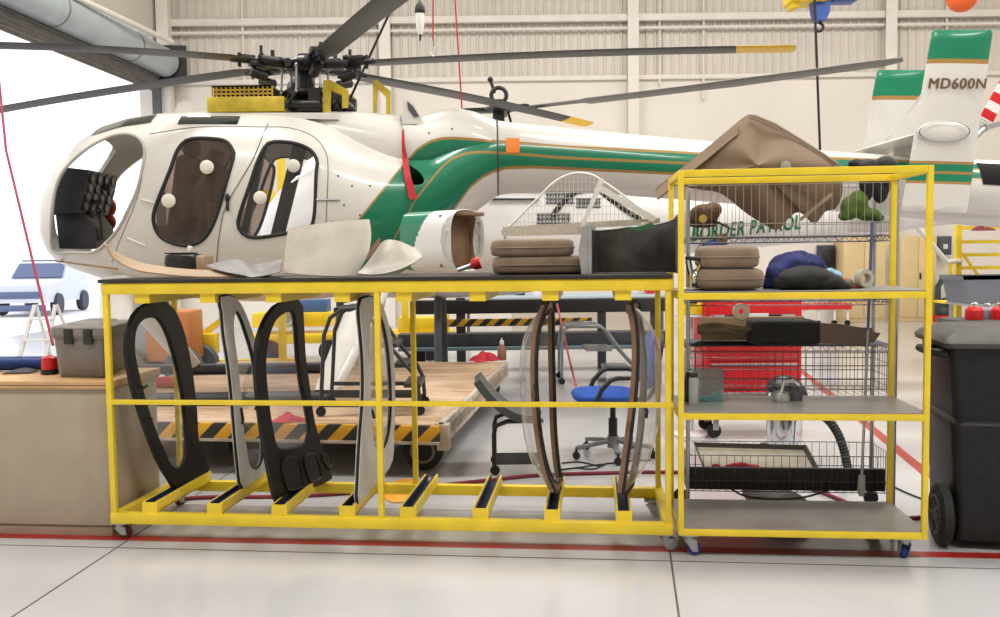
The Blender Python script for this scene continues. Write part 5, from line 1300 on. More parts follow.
# local frame of cabr: x along the rack, origin at L(-1.1,.36)
cb(-1.0, 1.062, -.275, .30, .0, BT - .045, CABM, 'body')
cb(-1.0, 1.07, -.281, -.273, .055, .062, mat('panel_gap_brown', (.10, .07, .05), .7), 'toe_joint', .001)
cb(-1.02, 1.085, -.30, .32, BT - .045, BT, WTOP, 'worktop', .006)
cb(-1.02, 1.085, -.3005, -.299, BT - .026, BT - .021, mat('edge_line_brown', (.14, .07, .03), .6), 'edge_line', .0005)
TOTE = mat('grey_brown_tote', (.20, .185, .172), .5, var=.15, vscale=5, bump=.05)
def Lb(px, py): return atz(px, py, BT + .002)
p_near = atz(103, 378, BT); p_l = atz(60, 377, BT); p_far = atz(128, 367, BT)
tote = empty('storage_tote', (p_near + p_l) / 2, 0, 'grey plastic storage tote with lid on the wooden top of the left cabinet', 'storage box')
ex = (p_near - p_l); ex.z = 0; wx = ex.length; ex.normalize(); ey = (p_far - p_near); ey.z = 0; dep = ey.length; ey.normalize(); h_ = at(60, 322, p_l.y).z - BT
def tr_(z, gx, gy, n=6, r=.035):
    o = []
    for (sx, sy, a0) in ((1, 1, 0), (0, 1, 90), (0, 0, 180), (1, 0, 270)):
        for k in range(n):
            a = R(a0 + 90 * k / (n - 1)); cx_ = (wx + gx - r) if sx else (-gx + r); cy_ = (dep + gy - r) if sy else (-gy + r)
            o.append(p_l + ex * (cx_ + r * cos(a)) + ey * (cy_ + r * sin(a)) + V((0, 0, z)))
    return o
mb = MB(); mb.loft([tr_(.0, -.0, 0), tr_(.01, .01, .01), tr_(h_ * .70, .028, .028), tr_(h_ * .72, .04, .04), tr_(h_ * .76, .04, .04)]); mb.build('tub', TOTE, tote, world=True)
mb = MB(); mb.loft([tr_(h_ * .765, .045, .045), tr_(h_ * .90, .042, .042), tr_(h_ * .93, .03, .03), tr_(h_ * .93, -.03, -.03), tr_(h_ * .97, -.045, -.045)]); mb.build('lid', TOTE, tote, world=True)
for k in (.3, .75):
    mb = MB(); q = p_l + ex * wx * k - ey * .045; mb.box(q + V((0, 0, h_ * .75)), (.06, .012, .09), math.atan2(ex.y, ex.x), bev=.003); mb.build('latch', BLKP, tote, world=True)
mb = MB(); c = atz(50, 374, BT + .001); bt = empty('red_lamp', c, 0, 'small red cylinder on a black base standing left of the grey tote', 'lamp')
MB().lathe([(.01, .03), (.045, .03), (.047, .05), (.044, .10), (.01, .115)], c, n=18).build('lens', RED, bt, world=True); MB().lathe([(.01, .0), (.05, 0), (.05, .028), (.01, .03)], c, n=18).build('base', BLK, bt, world=True)
mb = MB(); c = atz(19, 373, BT + .003); mb.grid(lambda u, v: c + V((.16 * (u - .5), .09 * (v - .5) + .03 * u, .006 + .02 * sin(3 * u) * v)), 8, 5, .004)
thing(mb, 'paper_scrap', mat('dark_scrap', (.05, .045, .05), .6), 'small dark scrap lying on the cabinet top near its left edge', 'scrap')
# corrugated blue hose on the back of the worktop
HB = mat('blue_corrugated_hose', (.015, .045, .20), .4)
pts, rr = [], []
a, b = at(-60, 354, 5.62), at(60, 355, 5.56); a.z = b.z = BT + .047
n = 90
for i in range(n): pts.append(a.lerp(b, i / (n - 1))); rr.append(.045 if i % 2 else .037)
thing(MB().tube(pts, rr, 14), 'corrugated_hose', HB, 'blue corrugated hose lying along the cabinet top behind the grey tote', 'hose', smooth=60)
RROPE = mat('red_webbing', (.30, .012, .05), .6)
p0, p1 = at(53, 345, 5.66), at(-4, 50, 6.94)
thing(MB().tube([p0, at(44, 308, 5.80), at(24, 225, 6.17), at(6, 150, 6.51), p1], .009, 8), 'tie_down_rope', RROPE, 'dark red tie-down rope running up from behind the grey tote', 'rope')

# ================================================================== loose parts lying on top of the long rack
TZ0 = ZT + .0215
def lp(px, py, dy): return atp(px, py, L(0, dy, 0), vL)       # picture point on the plane dy behind the rack's front
def ltop(px, py): return atz(px, py, TZ0)
def sheet(name, m, label, cat, rows, dys, bulge=.0, thick=.006, kindm=None, group=None, nu=18, nv=10, kids_=(), settle=True):
    """curved sheet through rows of picture points (each row left to right), row i at depth dys[i]"""
    G = [[lp(x, y, d) if not isinstance(d, (list, tuple)) else lp(x, y, d[j]) for j, (x, y) in enumerate(r)] for r, d in zip(rows, dys)]
    def cr(P, t):
        k = len(P) - 1; s_ = min(k - 1e-6, max(0, t * k)); i = int(s_); f = s_ - i
        p0, p1, p2, p3 = P[max(0, i - 1)], P[i], P[i + 1], P[min(k, i + 2)]
        return .5 * ((2 * p1) + (p2 - p0) * f + (2 * p0 - 5 * p1 + 4 * p2 - p3) * f * f + (3 * p1 - p0 - 3 * p2 + p3) * f ** 3)
    def f(u, v):
        return cr([cr(r, u) for r in G], v) - vL * bulge * 4 * (u * (1 - u)) * 1.0
    mb = MB(); mb.grid(f, nu, nv, thick)
    if settle:
        zmin = min(v.co.z for v in mb.bm.verts)
        bmesh.ops.translate(mb.bm, vec=V((0, 0, TZ0 + .001 - zmin)), verts=mb.bm.verts)
    return mb
TANP = mat('tan_laminate', (.36, .25, .15), .45, var=.12, vscale=6)
mb = sheet('trim', None, '', '', [[(104, 244), (111, 252), (130, 262), (152, 268), (200, 273), (276, 272)], [(105, 248), (113, 261), (130, 271), (152, 276), (200, 280), (270, 279)]], [.34, .06], thick=.008, nu=30, nv=5)
thing(mb, 'curved_trim', TANP, 'long curved tan trim strip curling up at the left end of the rack top', 'trim strip', smooth=60)
bag = empty('pouch', ltop(182, 272) + vL * .1, -TH, 'shiny black pouch with a brown end on the rack top under the front cabin window', 'bag')
BLKG = mat('glossy_black_vinyl', (.012, .012, .014), .2, var=.3, vscale=10, bump=.25, bscale=18)
cushion(MB(), (-.02, 0, .072), .28, .20, .14, e=6, ez=5).build('pouch_body', BLKG, bag, smooth=60)
cushion(MB(), (.145, .0, .068), .08, .19, .13, e=6, ez=5).build('brown_end', TANP, bag, smooth=60)
MB().box((-.05, 0, .146), (.22, .12, .012), bev=.004).build('flap', BLKG, bag)
MB().box((.035, -.03, .175), (.035, .03, .055), M4.Rotation(.3, 4, 'Y'), bev=.006).build('clip', mat('white_plastic', (.75, .74, .72), .4), bag)
GCL = mat('grey_sheet', (.20, .19, .185), .5, var=.2, vscale=9)
mb = sheet('g', None, '', '', [[(206, 269), (222, 265), (240, 263), (256, 268), (284, 262)], [(216, 273), (232, 272), (246, 271), (262, 275), (281, 270)], [(232, 277), (244, 279), (252, 281), (266, 279), (280, 276)]], [.42, .22, .02], thick=.004, nu=24)
thing(mb, 'folded_sheet', GCL, 'crumpled grey sheet lying on the rack top left of the pale beige panel', 'sheet', smooth=50)
mb = sheet('g2', None, '', '', [[(214, 266), (226, 264), (240, 262), (252, 262)], [(213, 271), (226, 271), (240, 268), (253, 266)]], [.55, .46], thick=.01)
thing(mb, 'dark_strip', mat('dark_brown_strip', (.05, .035, .022), .6), 'dark brown strip lying behind the crumpled grey sheet', 'strip')
PALE = mat('pale_beige_panel', (.42, .385, .32), .42, var=.16, vscale=5)
mb = sheet('p', None, '', '', [[(289, 227.5), (312, 224.5), (340, 221), (369, 218.5)], [(287, 240), (312, 240), (342, 238), (371, 234)], [(285, 257), (312, 258), (342, 257), (368, 252)], [(284, 272), (312, 274), (338, 275), (356, 274)]], [.34, .28, .22, .16], bulge=.05, nu=20, nv=14)
thing(mb, 'cowling_panel', PALE, 'pale beige curved cowling panel standing on the rack top in front of the green stripe', 'panel', smooth=60)
mb = sheet('p2', None, '', '', [[(381, 245), (388, 241), (399, 241.5), (412, 247), (421, 253)], [(374, 255), (385, 251), (399, 252), (412, 255), (422, 258)], [(364, 268), (378, 267), (394, 266), (410, 263), (421, 259)], [(357, 274), (372, 275.5), (388, 274), (402, 270), (414, 264)]], [.50, .44, .38, .32], bulge=.06, nu=20, nv=14)
q = thing(mb, 'cone_fairing', PALE, 'pointed pale fairing with brown inner edge lying right of the curved beige panel', 'fairing', smooth=60)
mb = sheet('p3', None, '', '', [[(371, 250), (377, 241), (381, 238)], [(366, 262), (373, 256), (379, 248)]], [.52, .50], thick=.008, settle=False); mb.build('brown_edge', BRN, q, world=True)
# green and white open-ended fairing
fc = empty('tail_fairing', ltop(440, 272) + vL * .12, 0, 'white tubular fairing with a green band, its open brown end facing right', 'fairing')
base = ltop(440, 272) + vL * .16
axd = (uL * cos(R(33)) - vL * sin(R(33))).normalized(); axn = V((-axd.y, axd.x, 0))
FWT = mat('bright_white_paint', (.86, .86, .84), .3, coat=.3)
def fr_(s_, g=0.0, cut=0.0):
    rr = []
    for j in range(120):
        f = 2 * PI * j / 120; e = 3.2; cx_, cz_ = math.copysign(abs(cos(f)) ** (2 / e), cos(f)), math.copysign(abs(sin(f)) ** (2 / e), sin(f))
        ss = s_ + cut * (1 - (cz_ * .9) ** 2) * -.10
        rr.append(base + axd * ss + axn * cx_ * (.165 - g) + V((0, 0, .203 + cz_ * (.20 - g))))
    return rr
mb = MB(); sl = [-.245 + .01 * i for i in range(48)]
outs = [fr_(s_) for s_ in sl[:-1]] + [fr_(.225, 0, 1)]; ins = [fr_(.224, .012, 1), fr_(-.22, .012)]
mb.loft(outs, caps=False)
o = mb.build('shell', FWT, fc, world=True, smooth=50)
o.data.materials.append(GRN); iv = wm(fc)
for p in o.data.polygons:
    c = iv @ p.center
    if (c - base).dot(axd) < -.10 + (c.z - base.z - .2) * .5: p.material_index = 1
mb = MB(); mb.loft([fr_(.222, .006, 1), fr_(.12, .008, .5), fr_(-.22, .008)], caps=False); mb.build('lining', TANP, fc, world=True, smooth=50)
mb = MB(); e_ = fr_(.223, .003, 1); mb.tube(e_, .005, 6, closed=True); mb.build('rim', FWT, fc, world=True)
mb = MB(); mb.prism(fr_(-.243, .004), axd * .004); mb.build('end_bulkhead', GRN, fc, world=True)
for k_, (dx, dz_) in enumerate(((.01, .31), (.03, .05))):
    pass
mb = MB(); mb.box(base + axd * .20 + axn * .02 + V((0, 0, .375)), (.10, .22, .025), math.atan2(axd.y, axd.x), bev=.005); mb.box(base + axd * .10 + V((0, 0, .20)), (.02, .28, .34), math.atan2(axd.y, axd.x), bev=.005); mb.build('inner_frame', BRN, fc, world=True)
fl = empty('torch', ltop(464, 271), 0, 'red and grey torch lying at the open end of the green banded fairing', 'torch')
p = ltop(458, 274) + V((0, 0, .022)); d_ = (uL + V((0, 0, .35))).normalized()
MB().cyl(p, p + d_ * .08, .013, n=12).build('handle', STL, fl, world=True); MB().tube([p + d_ * .08, p + d_ * .10, p + d_ * .14], [.016, .034, .036], 16).build('head', RED, fl, world=True)
# seat cushions
SEATC = mat('taupe_cushion_fabric', (.215, .155, .105), .9, var=.15, vscale=10, bump=.3, bscale=200, sheen=.2)
def seat_cushion(px0, px1, py0, py1, dy, dp, label, group, slab=1, rz=0.0, z=None, m=SEATC, plane=lp):
    a, b = plane(px0, py1, dy), plane(px1, py0, dy); c = (a + b) / 2; w_ = (b - a).dot(uL); hh_ = b.z - a.z
    root = empty('seat_cushion', V((c.x, c.y, a.z if z is None else z)) + vL * dp / 2, -TH + rz, label, 'cushion', group)
    hs = hh_; mb = cushion(MB(), (0, 0, hs / 2), w_, dp, hs, e=9, n=48, ez=6); mb.build('pad', m, root, smooth=60)
    loop = [(math.copysign(abs(cos(t)) ** (2 / 7), cos(t)) * w_ / 2 * 1.002, math.copysign(abs(sin(t)) ** (2 / 7), sin(t)) * dp / 2 * 1.002) for t in [2 * PI * j / 48 for j in range(48)]]
    MB().tube([(x, y, hs * .5) for x, y in loop], .006, 6, closed=True).build('piping', m, root)
    return root, hs
r1, h1 = seat_cushion(491, 585, 252.5, 272, .14, .40, 'lower of two stacked taupe seat cushions on the long rack', 'stacked taupe cushions', z=TZ0 + .001)
r2, h2 = seat_cushion(489, 573, 233, 252.5, .14, .38, 'upper of two stacked taupe seat cushions on the long rack', 'stacked taupe cushions', z=TZ0 + .001 + h1 - .004, rz=.02)
# wire screen standing behind the cushions
ws_ = empty('wire_screen', ltop(580, 268) + vL * .30, 0, 'white-edged arched wire screen standing behind the cushions on the long rack', 'wire screen')
WW = mat('white_wire', (.62, .60, .56), .4); WFR = mat('white_frame_paint', (.74, .72, .68), .4)
arch = [(505, 231), (520, 216), (537, 199), (552, 184), (565, 176), (578, 173), (592, 175), (604, 182), (620, 193), (640, 208), (657, 221)]
AR = smooth_loop([lp(x, y, .66) for x, y in arch], 60, closed=False)
def arch_y(px):
    for (x0, y0), (x1, y1) in zip(arch[:-1], arch[1:]):
        if x0 <= px <= x1: return y0 + (y1 - y0) * (px - x0) / (x1 - x0)
    return 231
MB().tube(AR, .007, 8).build('arched_rim', WFR, ws_, world=True)
mb = MB()
for i in range(36):
    px = 508 + i * 4.1; mb.tube([lp(px, 232 - (px - 505) * .06, .66), lp(px, arch_y(px), .66)], .0016, 4)
for py in (222, 214, 206, 198, 190, 182):
    xs = [x for x in range(506, 657) if arch_y(x) < py]
    if len(xs) > 4: mb.tube([lp(xs[0], py, .66), lp(xs[-1], py, .66)], .0016, 4)
mb.build('wire_grid', WW, ws_, world=True)
mb = MB(); mb.span(lp(503, 230, .60), lp(660, 221, .60), .03, .035); mb.span(lp(503, 232, .50), lp(596, 230, .50), .02, .05); mb.span(lp(503, 232, .50), lp(503, 231, .66), .02, .03); mb.span(lp(657, 223, .66), lp(640, 226, .50), .02, .03); mb.build('base_flange', mat('perforated_flange', (.56, .52, .44), .5, var=.12, vscale=60), ws_, world=True)
mb = MB(); mb.prism([lp(x, y, .42) for x, y in ((580, 227), (584, 227), (604, 181), (603, 177), (599, 179))], vL * .012); mb.build('white_blade', WFR, ws_, world=True)
mb = MB(); mb.span(lp(600, 188, .56), lp(655, 220, .56), .02, .035); mb.build('side_rail', WFR, ws_, world=True)
mb = MB()
for (x, y) in ((505, 230), (594, 229), (655, 222)): q = lp(x, y, .62); mb.span(V((q.x, q.y, TZ0)), q, .012, .012, (0, 1, 0))
mb.build('foot', WFR, ws_, world=True)
# dark U-shaped sheet metal cowl
DKC = mat('dark_duct_metal', (.10, .095, .09), .38, metal=.6, var=.35, vscale=8)
p_a, p_b, p_c = ltop(590, 271), ltop(600, 271), ltop(674, 271)
plan = smooth_loop([lp(590, 270, .05), lp(592, 270, .20), lp(598, 270, .34), lp(620, 270, .42), lp(646, 270, .39), lp(664, 270, .31), lp(674, 270, .20), lp(677, 270, .05)], 40, closed=False)
def f(u, v):
    i = u * 39; a = plan[min(38, int(i))].lerp(plan[min(39, int(i) + 1)], i - int(i)); k_ = max(0, (u - .55) / .45)
    top = TZ0 + .255 + .05 * k_ ** 1.2 - .02 * sin(PI * min(1, u * 2)); z = TZ0 + .002 + (top - TZ0) * v
    return V((a.x, a.y, z))
dc = empty('duct_cowl', ltop(634, 271) + vL * .25, 0, 'dark U-shaped sheet metal duct standing at the right end of the long rack', 'duct')
MB().grid(f, 40, 10, .006).build('duct_wall', DKC, dc, world=True, smooth=60)
mb = MB(); mb.tube([f(0, v) for v in [i / 10 for i in range(11)]], .011, 8); mb.tube([f(u, 1.0) for u in [i / 40 for i in range(41)]], .006, 8); mb.build('rolled_edge', STL, dc, world=True)
mb = MB(); a, b = f(0, 0), f(0, 1); mb.prism([a - uL * .045, a, b, b - uL * .035 + V((0, 0, .0)), (a + b) / 2 - uL * .06], vL * .006); mb.build('end_flange', STL, dc, world=True)
mb = MB(); mb.prism([lp(x, y, .2) for x, y in ((625, 229), (640, 226), (652, 223), (656, 228), (640, 231))], vL * .1); mb.build('green_tab', mat('green_cloth', (.03, .12, .05), .8), dc, world=True)
# ================================================================== wire shelving trolley behind the tall rack
def tp(px, py, dy): return atp(px, py, T(0, dy, 0), vT)
WY0, WY1 = .66, 1.06
def wx(px): return (tp(px, 300, WY0) - OT).dot(uT)
xa, xb = wx(688), wx(896)
WTR = empty('wire_shelf_trolley', T((xa + xb) / 2, (WY0 + WY1) / 2, 0), -TT, 'chrome and black wire shelving trolley with baskets behind the tall yellow rack', 'wire shelving')
wl, wd = xb - xa, WY1 - WY0
def wz(py): return tp(790, py, WY0).z
for sx in (-1, 1):
    for sy in (-1, 1): MB().cyl((sx * wl / 2, sy * wd / 2, .10), (sx * wl / 2, sy * wd / 2, 1.93), .012, n=10).build('post', STL, WTR)
    for sy in (-1, 1):
        mb = MB(); mb.lathe([(.005, -.014), (.042, -.013), (.046, 0), (.042, .013), (.005, .014)], (sx * wl / 2, sy * wd / 2, .047), (0, 1, 0), 16); mb.cyl((sx * wl / 2, sy * wd / 2, .045), (sx * wl / 2, sy * wd / 2, .11), .012, n=8); mb.build('castor', BLKR, WTR)
def basket(z0, z1, nm, m, rails):
    mb = MB(); n = 26; r = .0017; hx, hy = wl / 2, wd / 2
    for i in range(n + 1):
        x = -hx + wl * i / n
        mb.tube([(x, -hy, z1), (x, -hy, z0), (x, hy, z0), (x, hy, z1)], r, 4)
    for j in range(1, 9):
        y = -hy + wd * j / 9; mb.tube([(-hx, y, z1), (-hx, y, z0)], r, 4); mb.tube([(hx, y, z1), (hx, y, z0)], r, 4)
    for k in rails:
        z = z0 + (z1 - z0) * k; mb.tube([(-hx, -hy, z), (hx, -hy, z), (hx, hy, z), (-hx, hy, z)], .003, 5, closed=True)
    return mb.build(nm, m, WTR)
CWIRE = mat('chrome_wire', (.40, .38, .36), .3, metal=.7)
def shelf(z, nm, m):
    mb = MB(); hx, hy = wl / 2, wd / 2
    for i in range(22): y = -hy + wd * i / 21; mb.tube([(-hx, y, z), (hx, y, z)], .0022, 4)
    for zz in (z, z - .03):
        mb.tube([(-hx, -hy, zz), (hx, -hy, zz), (hx, hy, zz), (-hx, hy, zz)], .0035, 6, closed=True)
    k = 40
    for y in (-hy, hy): mb.tube([(-hx + wl * i / k, y, z - (.03 if i % 2 else 0)) for i in range(k + 1)], .0022, 4)
    for x in (-hx, hx): mb.tube([(x, -hy + wd * i / 12, z - (.03 if i % 2 else 0)) for i in range(13)], .0022, 4)
    return mb.build(nm, m, WTR)
zt0_, zt1_ = wz(236), wz(184)
basket(zt0_, zt1_, 'upper_basket', CWIRE, (0, .25, 1.0)); shelf(zt0_ - .004, 'upper_shelf', WIRE)
zm = wz(346); shelf(zm, 'middle_shelf', WIRE); basket(wz(396), zm - .04, 'middle_basket', WIRE, (0, .16, .4, .7, 1)); 
shelf(wz(300), 'lower_upper_shelf', WIRE)
zl0, zl1 = wz(492), wz(456); basket(zl0, zl1, 'lower_basket', WIRE, (0, .3, 1))

# leaning pole with blue upper half
pq = empty('pole', tp(861, 496, .60), 0, 'thin steel pole with blue upper half leaning against the wire shelving', 'pole')
d0, d1, dm = tp(861, 496, .615), tp(872, 222, .625), tp(868, 330, .62)
d0.z = max(d0.z, .003)
MB().cyl(d0 + (dm - d0).normalized() * .04, dm, .008, n=10).build('steel_half', STL, pq, world=True)
MB().cyl(dm, d1, .0085, n=10).build('blue_half', mat('blue_grey_paint', (.10, .11, .30), .4), pq, world=True)
MB().tube([d0, d0 + (dm - d0).normalized() * .03, d0 + (dm - d0).normalized() * .12], [.012, .022, .018], 12).build('foot', mat('pale_grey_rubber', (.45, .45, .45), .5), pq, world=True)

# big tan moulded cover in the upper basket
cov = [(655, 191), (657, 187), (675, 173), (705, 149), (735, 124), (748, 114.5), (756, 116), (775, 124), (798, 138), (820, 152), (838, 164), (842, 178), (842, 196), (835, 209), (826, 211), (815, 224), (806, 216), (798, 212), (788, 219), (777, 230), (762, 223), (745, 212), (722, 194), (704, 190), (690, 188), (676, 184), (664, 187)]
lpc = smooth_loop([tp(x, y, .88) for x, y in cov], 96)
cen = tp(752, 168, .88)
TANC = mat('tan_moulded_cover', (.225, .155, .10), .75, var=.10, vscale=4, bump=.12, bscale=35)
rings = []
for k in range(9):
    f_ = 1 - k / 8 * .985
    rr = []
    for p in lpc:
        q = cen + (p - cen) * f_; a = math.atan2((p - cen).z, (p - cen).dot(uT))
        rr.append(q - vT * (.16 * (1 - f_) ** .8 + .03 * sin(3 * a + 1) * f_ * (1 - f_) * 4))
    rings.append(rr)
mb = MB(); mb.loft(rings + [[p + vT * .012 for p in r] for r in rings[::-1]], caps=True)
cvr = thing(mb, 'moulded_cover', TANC, 'large tan peaked cover standing in the top wire basket above the yellow rack', 'cover', smooth=50)
mb = MB(); e1 = [(656, 190), (675, 175), (705, 151), (737, 125)]; 
mb.loft([[tp(x, y, .84), tp(x + 1, y + 9, .80), tp(x + 2, y + 10, .86)] for x, y in e1]); mb.build('folded_edge', TANC, cvr, world=True)
mb = MB(); mb.tube([tp(x, y, .85) for x, y in ((749, 115), (756, 116), (775, 124), (798, 138), (820, 152), (838, 164))], .008, 6); mb.build('edge_bead', mat('pale_bead', (.34, .27, .20), .6), cvr, world=True)
mb = MB(); mb.lathe([(.01, -.01), (.030, -.008), (.03, .0), (.01, .006)], tp(786, 166, .72), tuple(-vT), 20); mb.build('clear_button', mat('pale_button', (.36, .36, .27), .3), cvr, world=True)
mb = MB(); mb.span(tp(800, 220, .80), tp(832, 194, .74), .012, .02); mb.build('rib', mat('pale_bead', (.34, .27, .20), .6), cvr, world=True)
def lump(name, blobs, m, label, cat, dy, group=None, parent=None, bumpy=0):
    mb = MB()
    for px, py, rx, rz_, d2 in blobs:
        c = tp(px, py, dy + d2); s_ = 5.3 / 900
        mb.ball(c, 1.0, (rx * s_, min(rx, rz_ * 1.2) * s_, rz_ * s_), 18)
    bmesh.ops.recalc_face_normals(mb.bm, faces=mb.bm.faces)
    o = bpy.data.objects.new('t', bpy.data.meshes.new('t')); mb.bm.to_mesh(o.data); mb.bm.free(); COL.objects.link(o)
    md = o.modifiers.new('r', 'REMESH'); md.mode = 'VOXEL'; md.voxel_size = .009
    if bumpy:
        tx_ = bpy.data.textures.new('folds', 'CLOUDS'); tx_.noise_scale = .06; m2 = o.modifiers.new('d', 'DISPLACE'); m2.texture = tx_; m2.strength = bumpy; m2.mid_level = .5
    m3 = o.modifiers.new('s', 'SMOOTH'); m3.iterations = 3
    me = bpy.data.meshes.new_from_object(o.evaluated_get(bpy.context.evaluated_depsgraph_get())); bpy.data.objects.remove(o)
    mb = MB(); mb.bm.from_mesh(me)
    if parent is not None: return mb.build(name, m, parent, 60, True)
    return thing(mb, name, m, label, cat, group, 60)
BLKC = mat('black_cloth', (.010, .010, .011), .7, var=.4, vscale=15)
lump('black_cloth', [(868, 168, 14, 9, 0), (884, 166, 12, 10, 0), (890, 176, 9, 14, 0), (856, 164, 8, 5, 0), (866, 182, 7, 14, 0), (868, 195, 4, 6, 0), (880, 190, 8, 14, .02)], BLKC, 'crumpled black cloth at the top right of the upper wire basket', 'cloth', .80, bumpy=.02)
lump('green_cloth', [(850, 208, 9, 12, 0), (858, 204, 10, 14, 0), (868, 214, 12, 7, 0), (846, 216, 8, 5, 0), (878, 218, 6, 5, 0)], mat('olive_green_cloth', (.09, .16, .03), .8, var=.3, vscale=20), 'olive green cloth in the upper wire basket right of the tan cover', 'cloth', .80, bumpy=.015)
cap_ = empty('baseball_cap', tp(706, 236, .70), 0, 'brown cap lying in the left end of the upper wire basket', 'cap')
CAPM = mat('brown_cap_cloth', (.14, .085, .045), .85, var=.35, vscale=25, bump=.25, bscale=150)
lump('crown', [(704, 215, 15, 11, 0), (697, 219, 11, 9, 0), (713, 210, 9, 8, 0), (703, 224, 16, 4, 0)], CAPM, '', '', .73, parent=cap_)
mb = MB(); mb.grid(lambda u, v: tp(714 + 20 * u, 219 + 9 * u + 3 * v * (1 - u) + 2 * u * u, .62 + .16 * v * (1 - .4 * u)), 10, 8, .006); mb.build('visor', CAPM, cap_, world=True)
mb = MB(); mb.lathe([(.002, .004), (.022, .003), (.024, -.004)], tp(703, 219, .62), tuple(-vT), 16); mb.build('badge', mat('gold_badge', (.45, .30, .06), .4), cap_, world=True)
mb = MB(); mb.box(tp(722, 238, .70), (.06, .05, .05), .3, bev=.015); thing(mb, 'tan_block', mat('pale_tan', (.50, .33, .20), .7), 'small pale tan block under the brown cap visor', 'block')
# emblem on the second helicopter's boom: blue disc in a pale ring
c = tp(712, 246, 3); 
h, n_, i_, ds = B2b.ray_cast(CAM, ray(713, 246).normalized())
if h is not None:
    if n_.dot(ray(713, 246)) > 0: n_ = -n_
    MB().lathe([(.002, .012), (.135, .012), (.14, -.01)], h, tuple(n_), 28).build('emblem', mat('blue_emblem', (.01, .08, .36), .4), bo, world=True)
    MB().torus(h + n_ * .01, .165, .016, tuple(n_), 32, 6, 1.0).build('emblem_ring', mat('grey_ring', (.35, .35, .36), .4), bo, world=True)

# ---- on the second yellow shelf
z2 = ZS2 + .0075
def T_cush(px0, px1, py0, py1, dy, dp, label, z):
    a, b = tp(px0, py1, dy), tp(px1, py0, dy); w_ = (b - a).dot(uT); hh_ = b.z - a.z; c = (a + b) / 2
    root = empty('seat_cushion', V((c.x, c.y, z)) + vT * dp / 2, -TT, label, 'cushion', 'taupe cushions on the tall rack')
    cushion(MB(), (0, 0, hh_ / 2), w_, dp, hh_, e=7, n=40, ez=4.5).build('pad', SEATC, root, smooth=60)
    MB().tube([(math.copysign(abs(cos(t)) ** (2 / 6), cos(t)) * w_ / 2, math.copysign(abs(sin(t)) ** (2 / 6), sin(t)) * dp / 2, hh_ * .5) for t in [2 * PI * j / 48 for j in range(48)]], .006, 6, closed=True).build('piping', SEATC, root)
    return hh_
hA = T_cush(699, 767, 268, 291, .06, .42, 'lower of two taupe cushions on the tall rack beside the blue jacket', z2)
T_cush(702, 762, 244, 269, .07, .40, 'upper of two taupe cushions on the tall rack beside the blue jacket', z2 + hA - .006)
lump('jacket', [(792, 268, 22, 15, .05), (778, 276, 12, 13, 0), (808, 266, 14, 12, .05), (770, 283, 8, 7, 0), (798, 256, 12, 5, .05), (820, 274, 8, 10, .06)], mat('navy_blue_cloth', (.008, .014, .12), .75, var=.4, vscale=14, bump=.3, bscale=60), 'bundled dark blue jacket on the second shelf of the tall rack', 'jacket', .30, bumpy=.02)
lump('bag', [(806, 278, 26, 11, 0), (790, 283, 16, 7, 0), (826, 282, 16, 8, 0), (838, 286, 12, 5, 0)], BLKC, 'slumped black bag in front of the blue jacket', 'bag', .16, bumpy=.012)
lump('cloth', [(836, 276, 6, 5, 0), (830, 272, 5, 4, 0)], mat('pale_blue_cloth', (.25, .45, .58), .8), 'scrap of pale blue cloth behind the black bag', 'cloth', .30)
lump('cloth', [(846, 283, 7, 5, 0), (855, 287, 8, 3, 0)], mat('red_green_cloth', (.16, .17, .10), .8, col2=(.4, .05, .05), vscale=20), 'scrap of green and red cloth right of the black bag', 'cloth', .25)
mb = MB(); c = tp(864, 282, .24); c.z = z2 + .05; mb.lathe([(.026, -.02), (.048, -.02), (.05, 0), (.048, .02), (.026, .02), (.026, -.02)], c, (.35, -1, .1), 24); thing(mb, 'tape_roll', mat('milky_tape', (.42, .40, .32), .3), 'roll of milky tape standing near the right end of the second shelf', 'tape')
mb = MB(); a = tp(686, 258, .20); mb.tube([a, tp(700, 259, .16)], .012, 10); mb.ball(tp(702, 259, .16), .018); 
hd = empty('clamp', V((tp(692, 288, .2).x, tp(692, 288, .2).y, z2)), 0, 'black-handled chrome clamp standing left of the two cushions on the tall rack', 'clamp'); mb.build('handle', BLKP, hd, world=True)
mb = MB(); q = tp(691, 275, .2); mb.tube([V((q.x, q.y, z2 + .005)), q, tp(688, 260, .2)], .016, 10); mb.tube([tp(690, 284, .2), tp(697, 272, .2), tp(701, 264, .2)], .012, 8); mb.ball(tp(696, 278, .2), .035, (1, .8, 1)); mb.box(V((q.x, q.y, z2 + .008)), (.12, .10, .014), bev=.004); mb.build('clamp_body', CHR, hd, world=True)
mb = MB(); mb.grid(lambda u, v: tp(686 + 16 * u, 284 - 22 * u * (1 - v * .4) , .24 + .10 * v + .02 * sin(9 * u)), 10, 8, .003); mb.build('pale_cloth', mat('pale_pink_cloth', (.55, .45, .42), .8), hd, world=True)

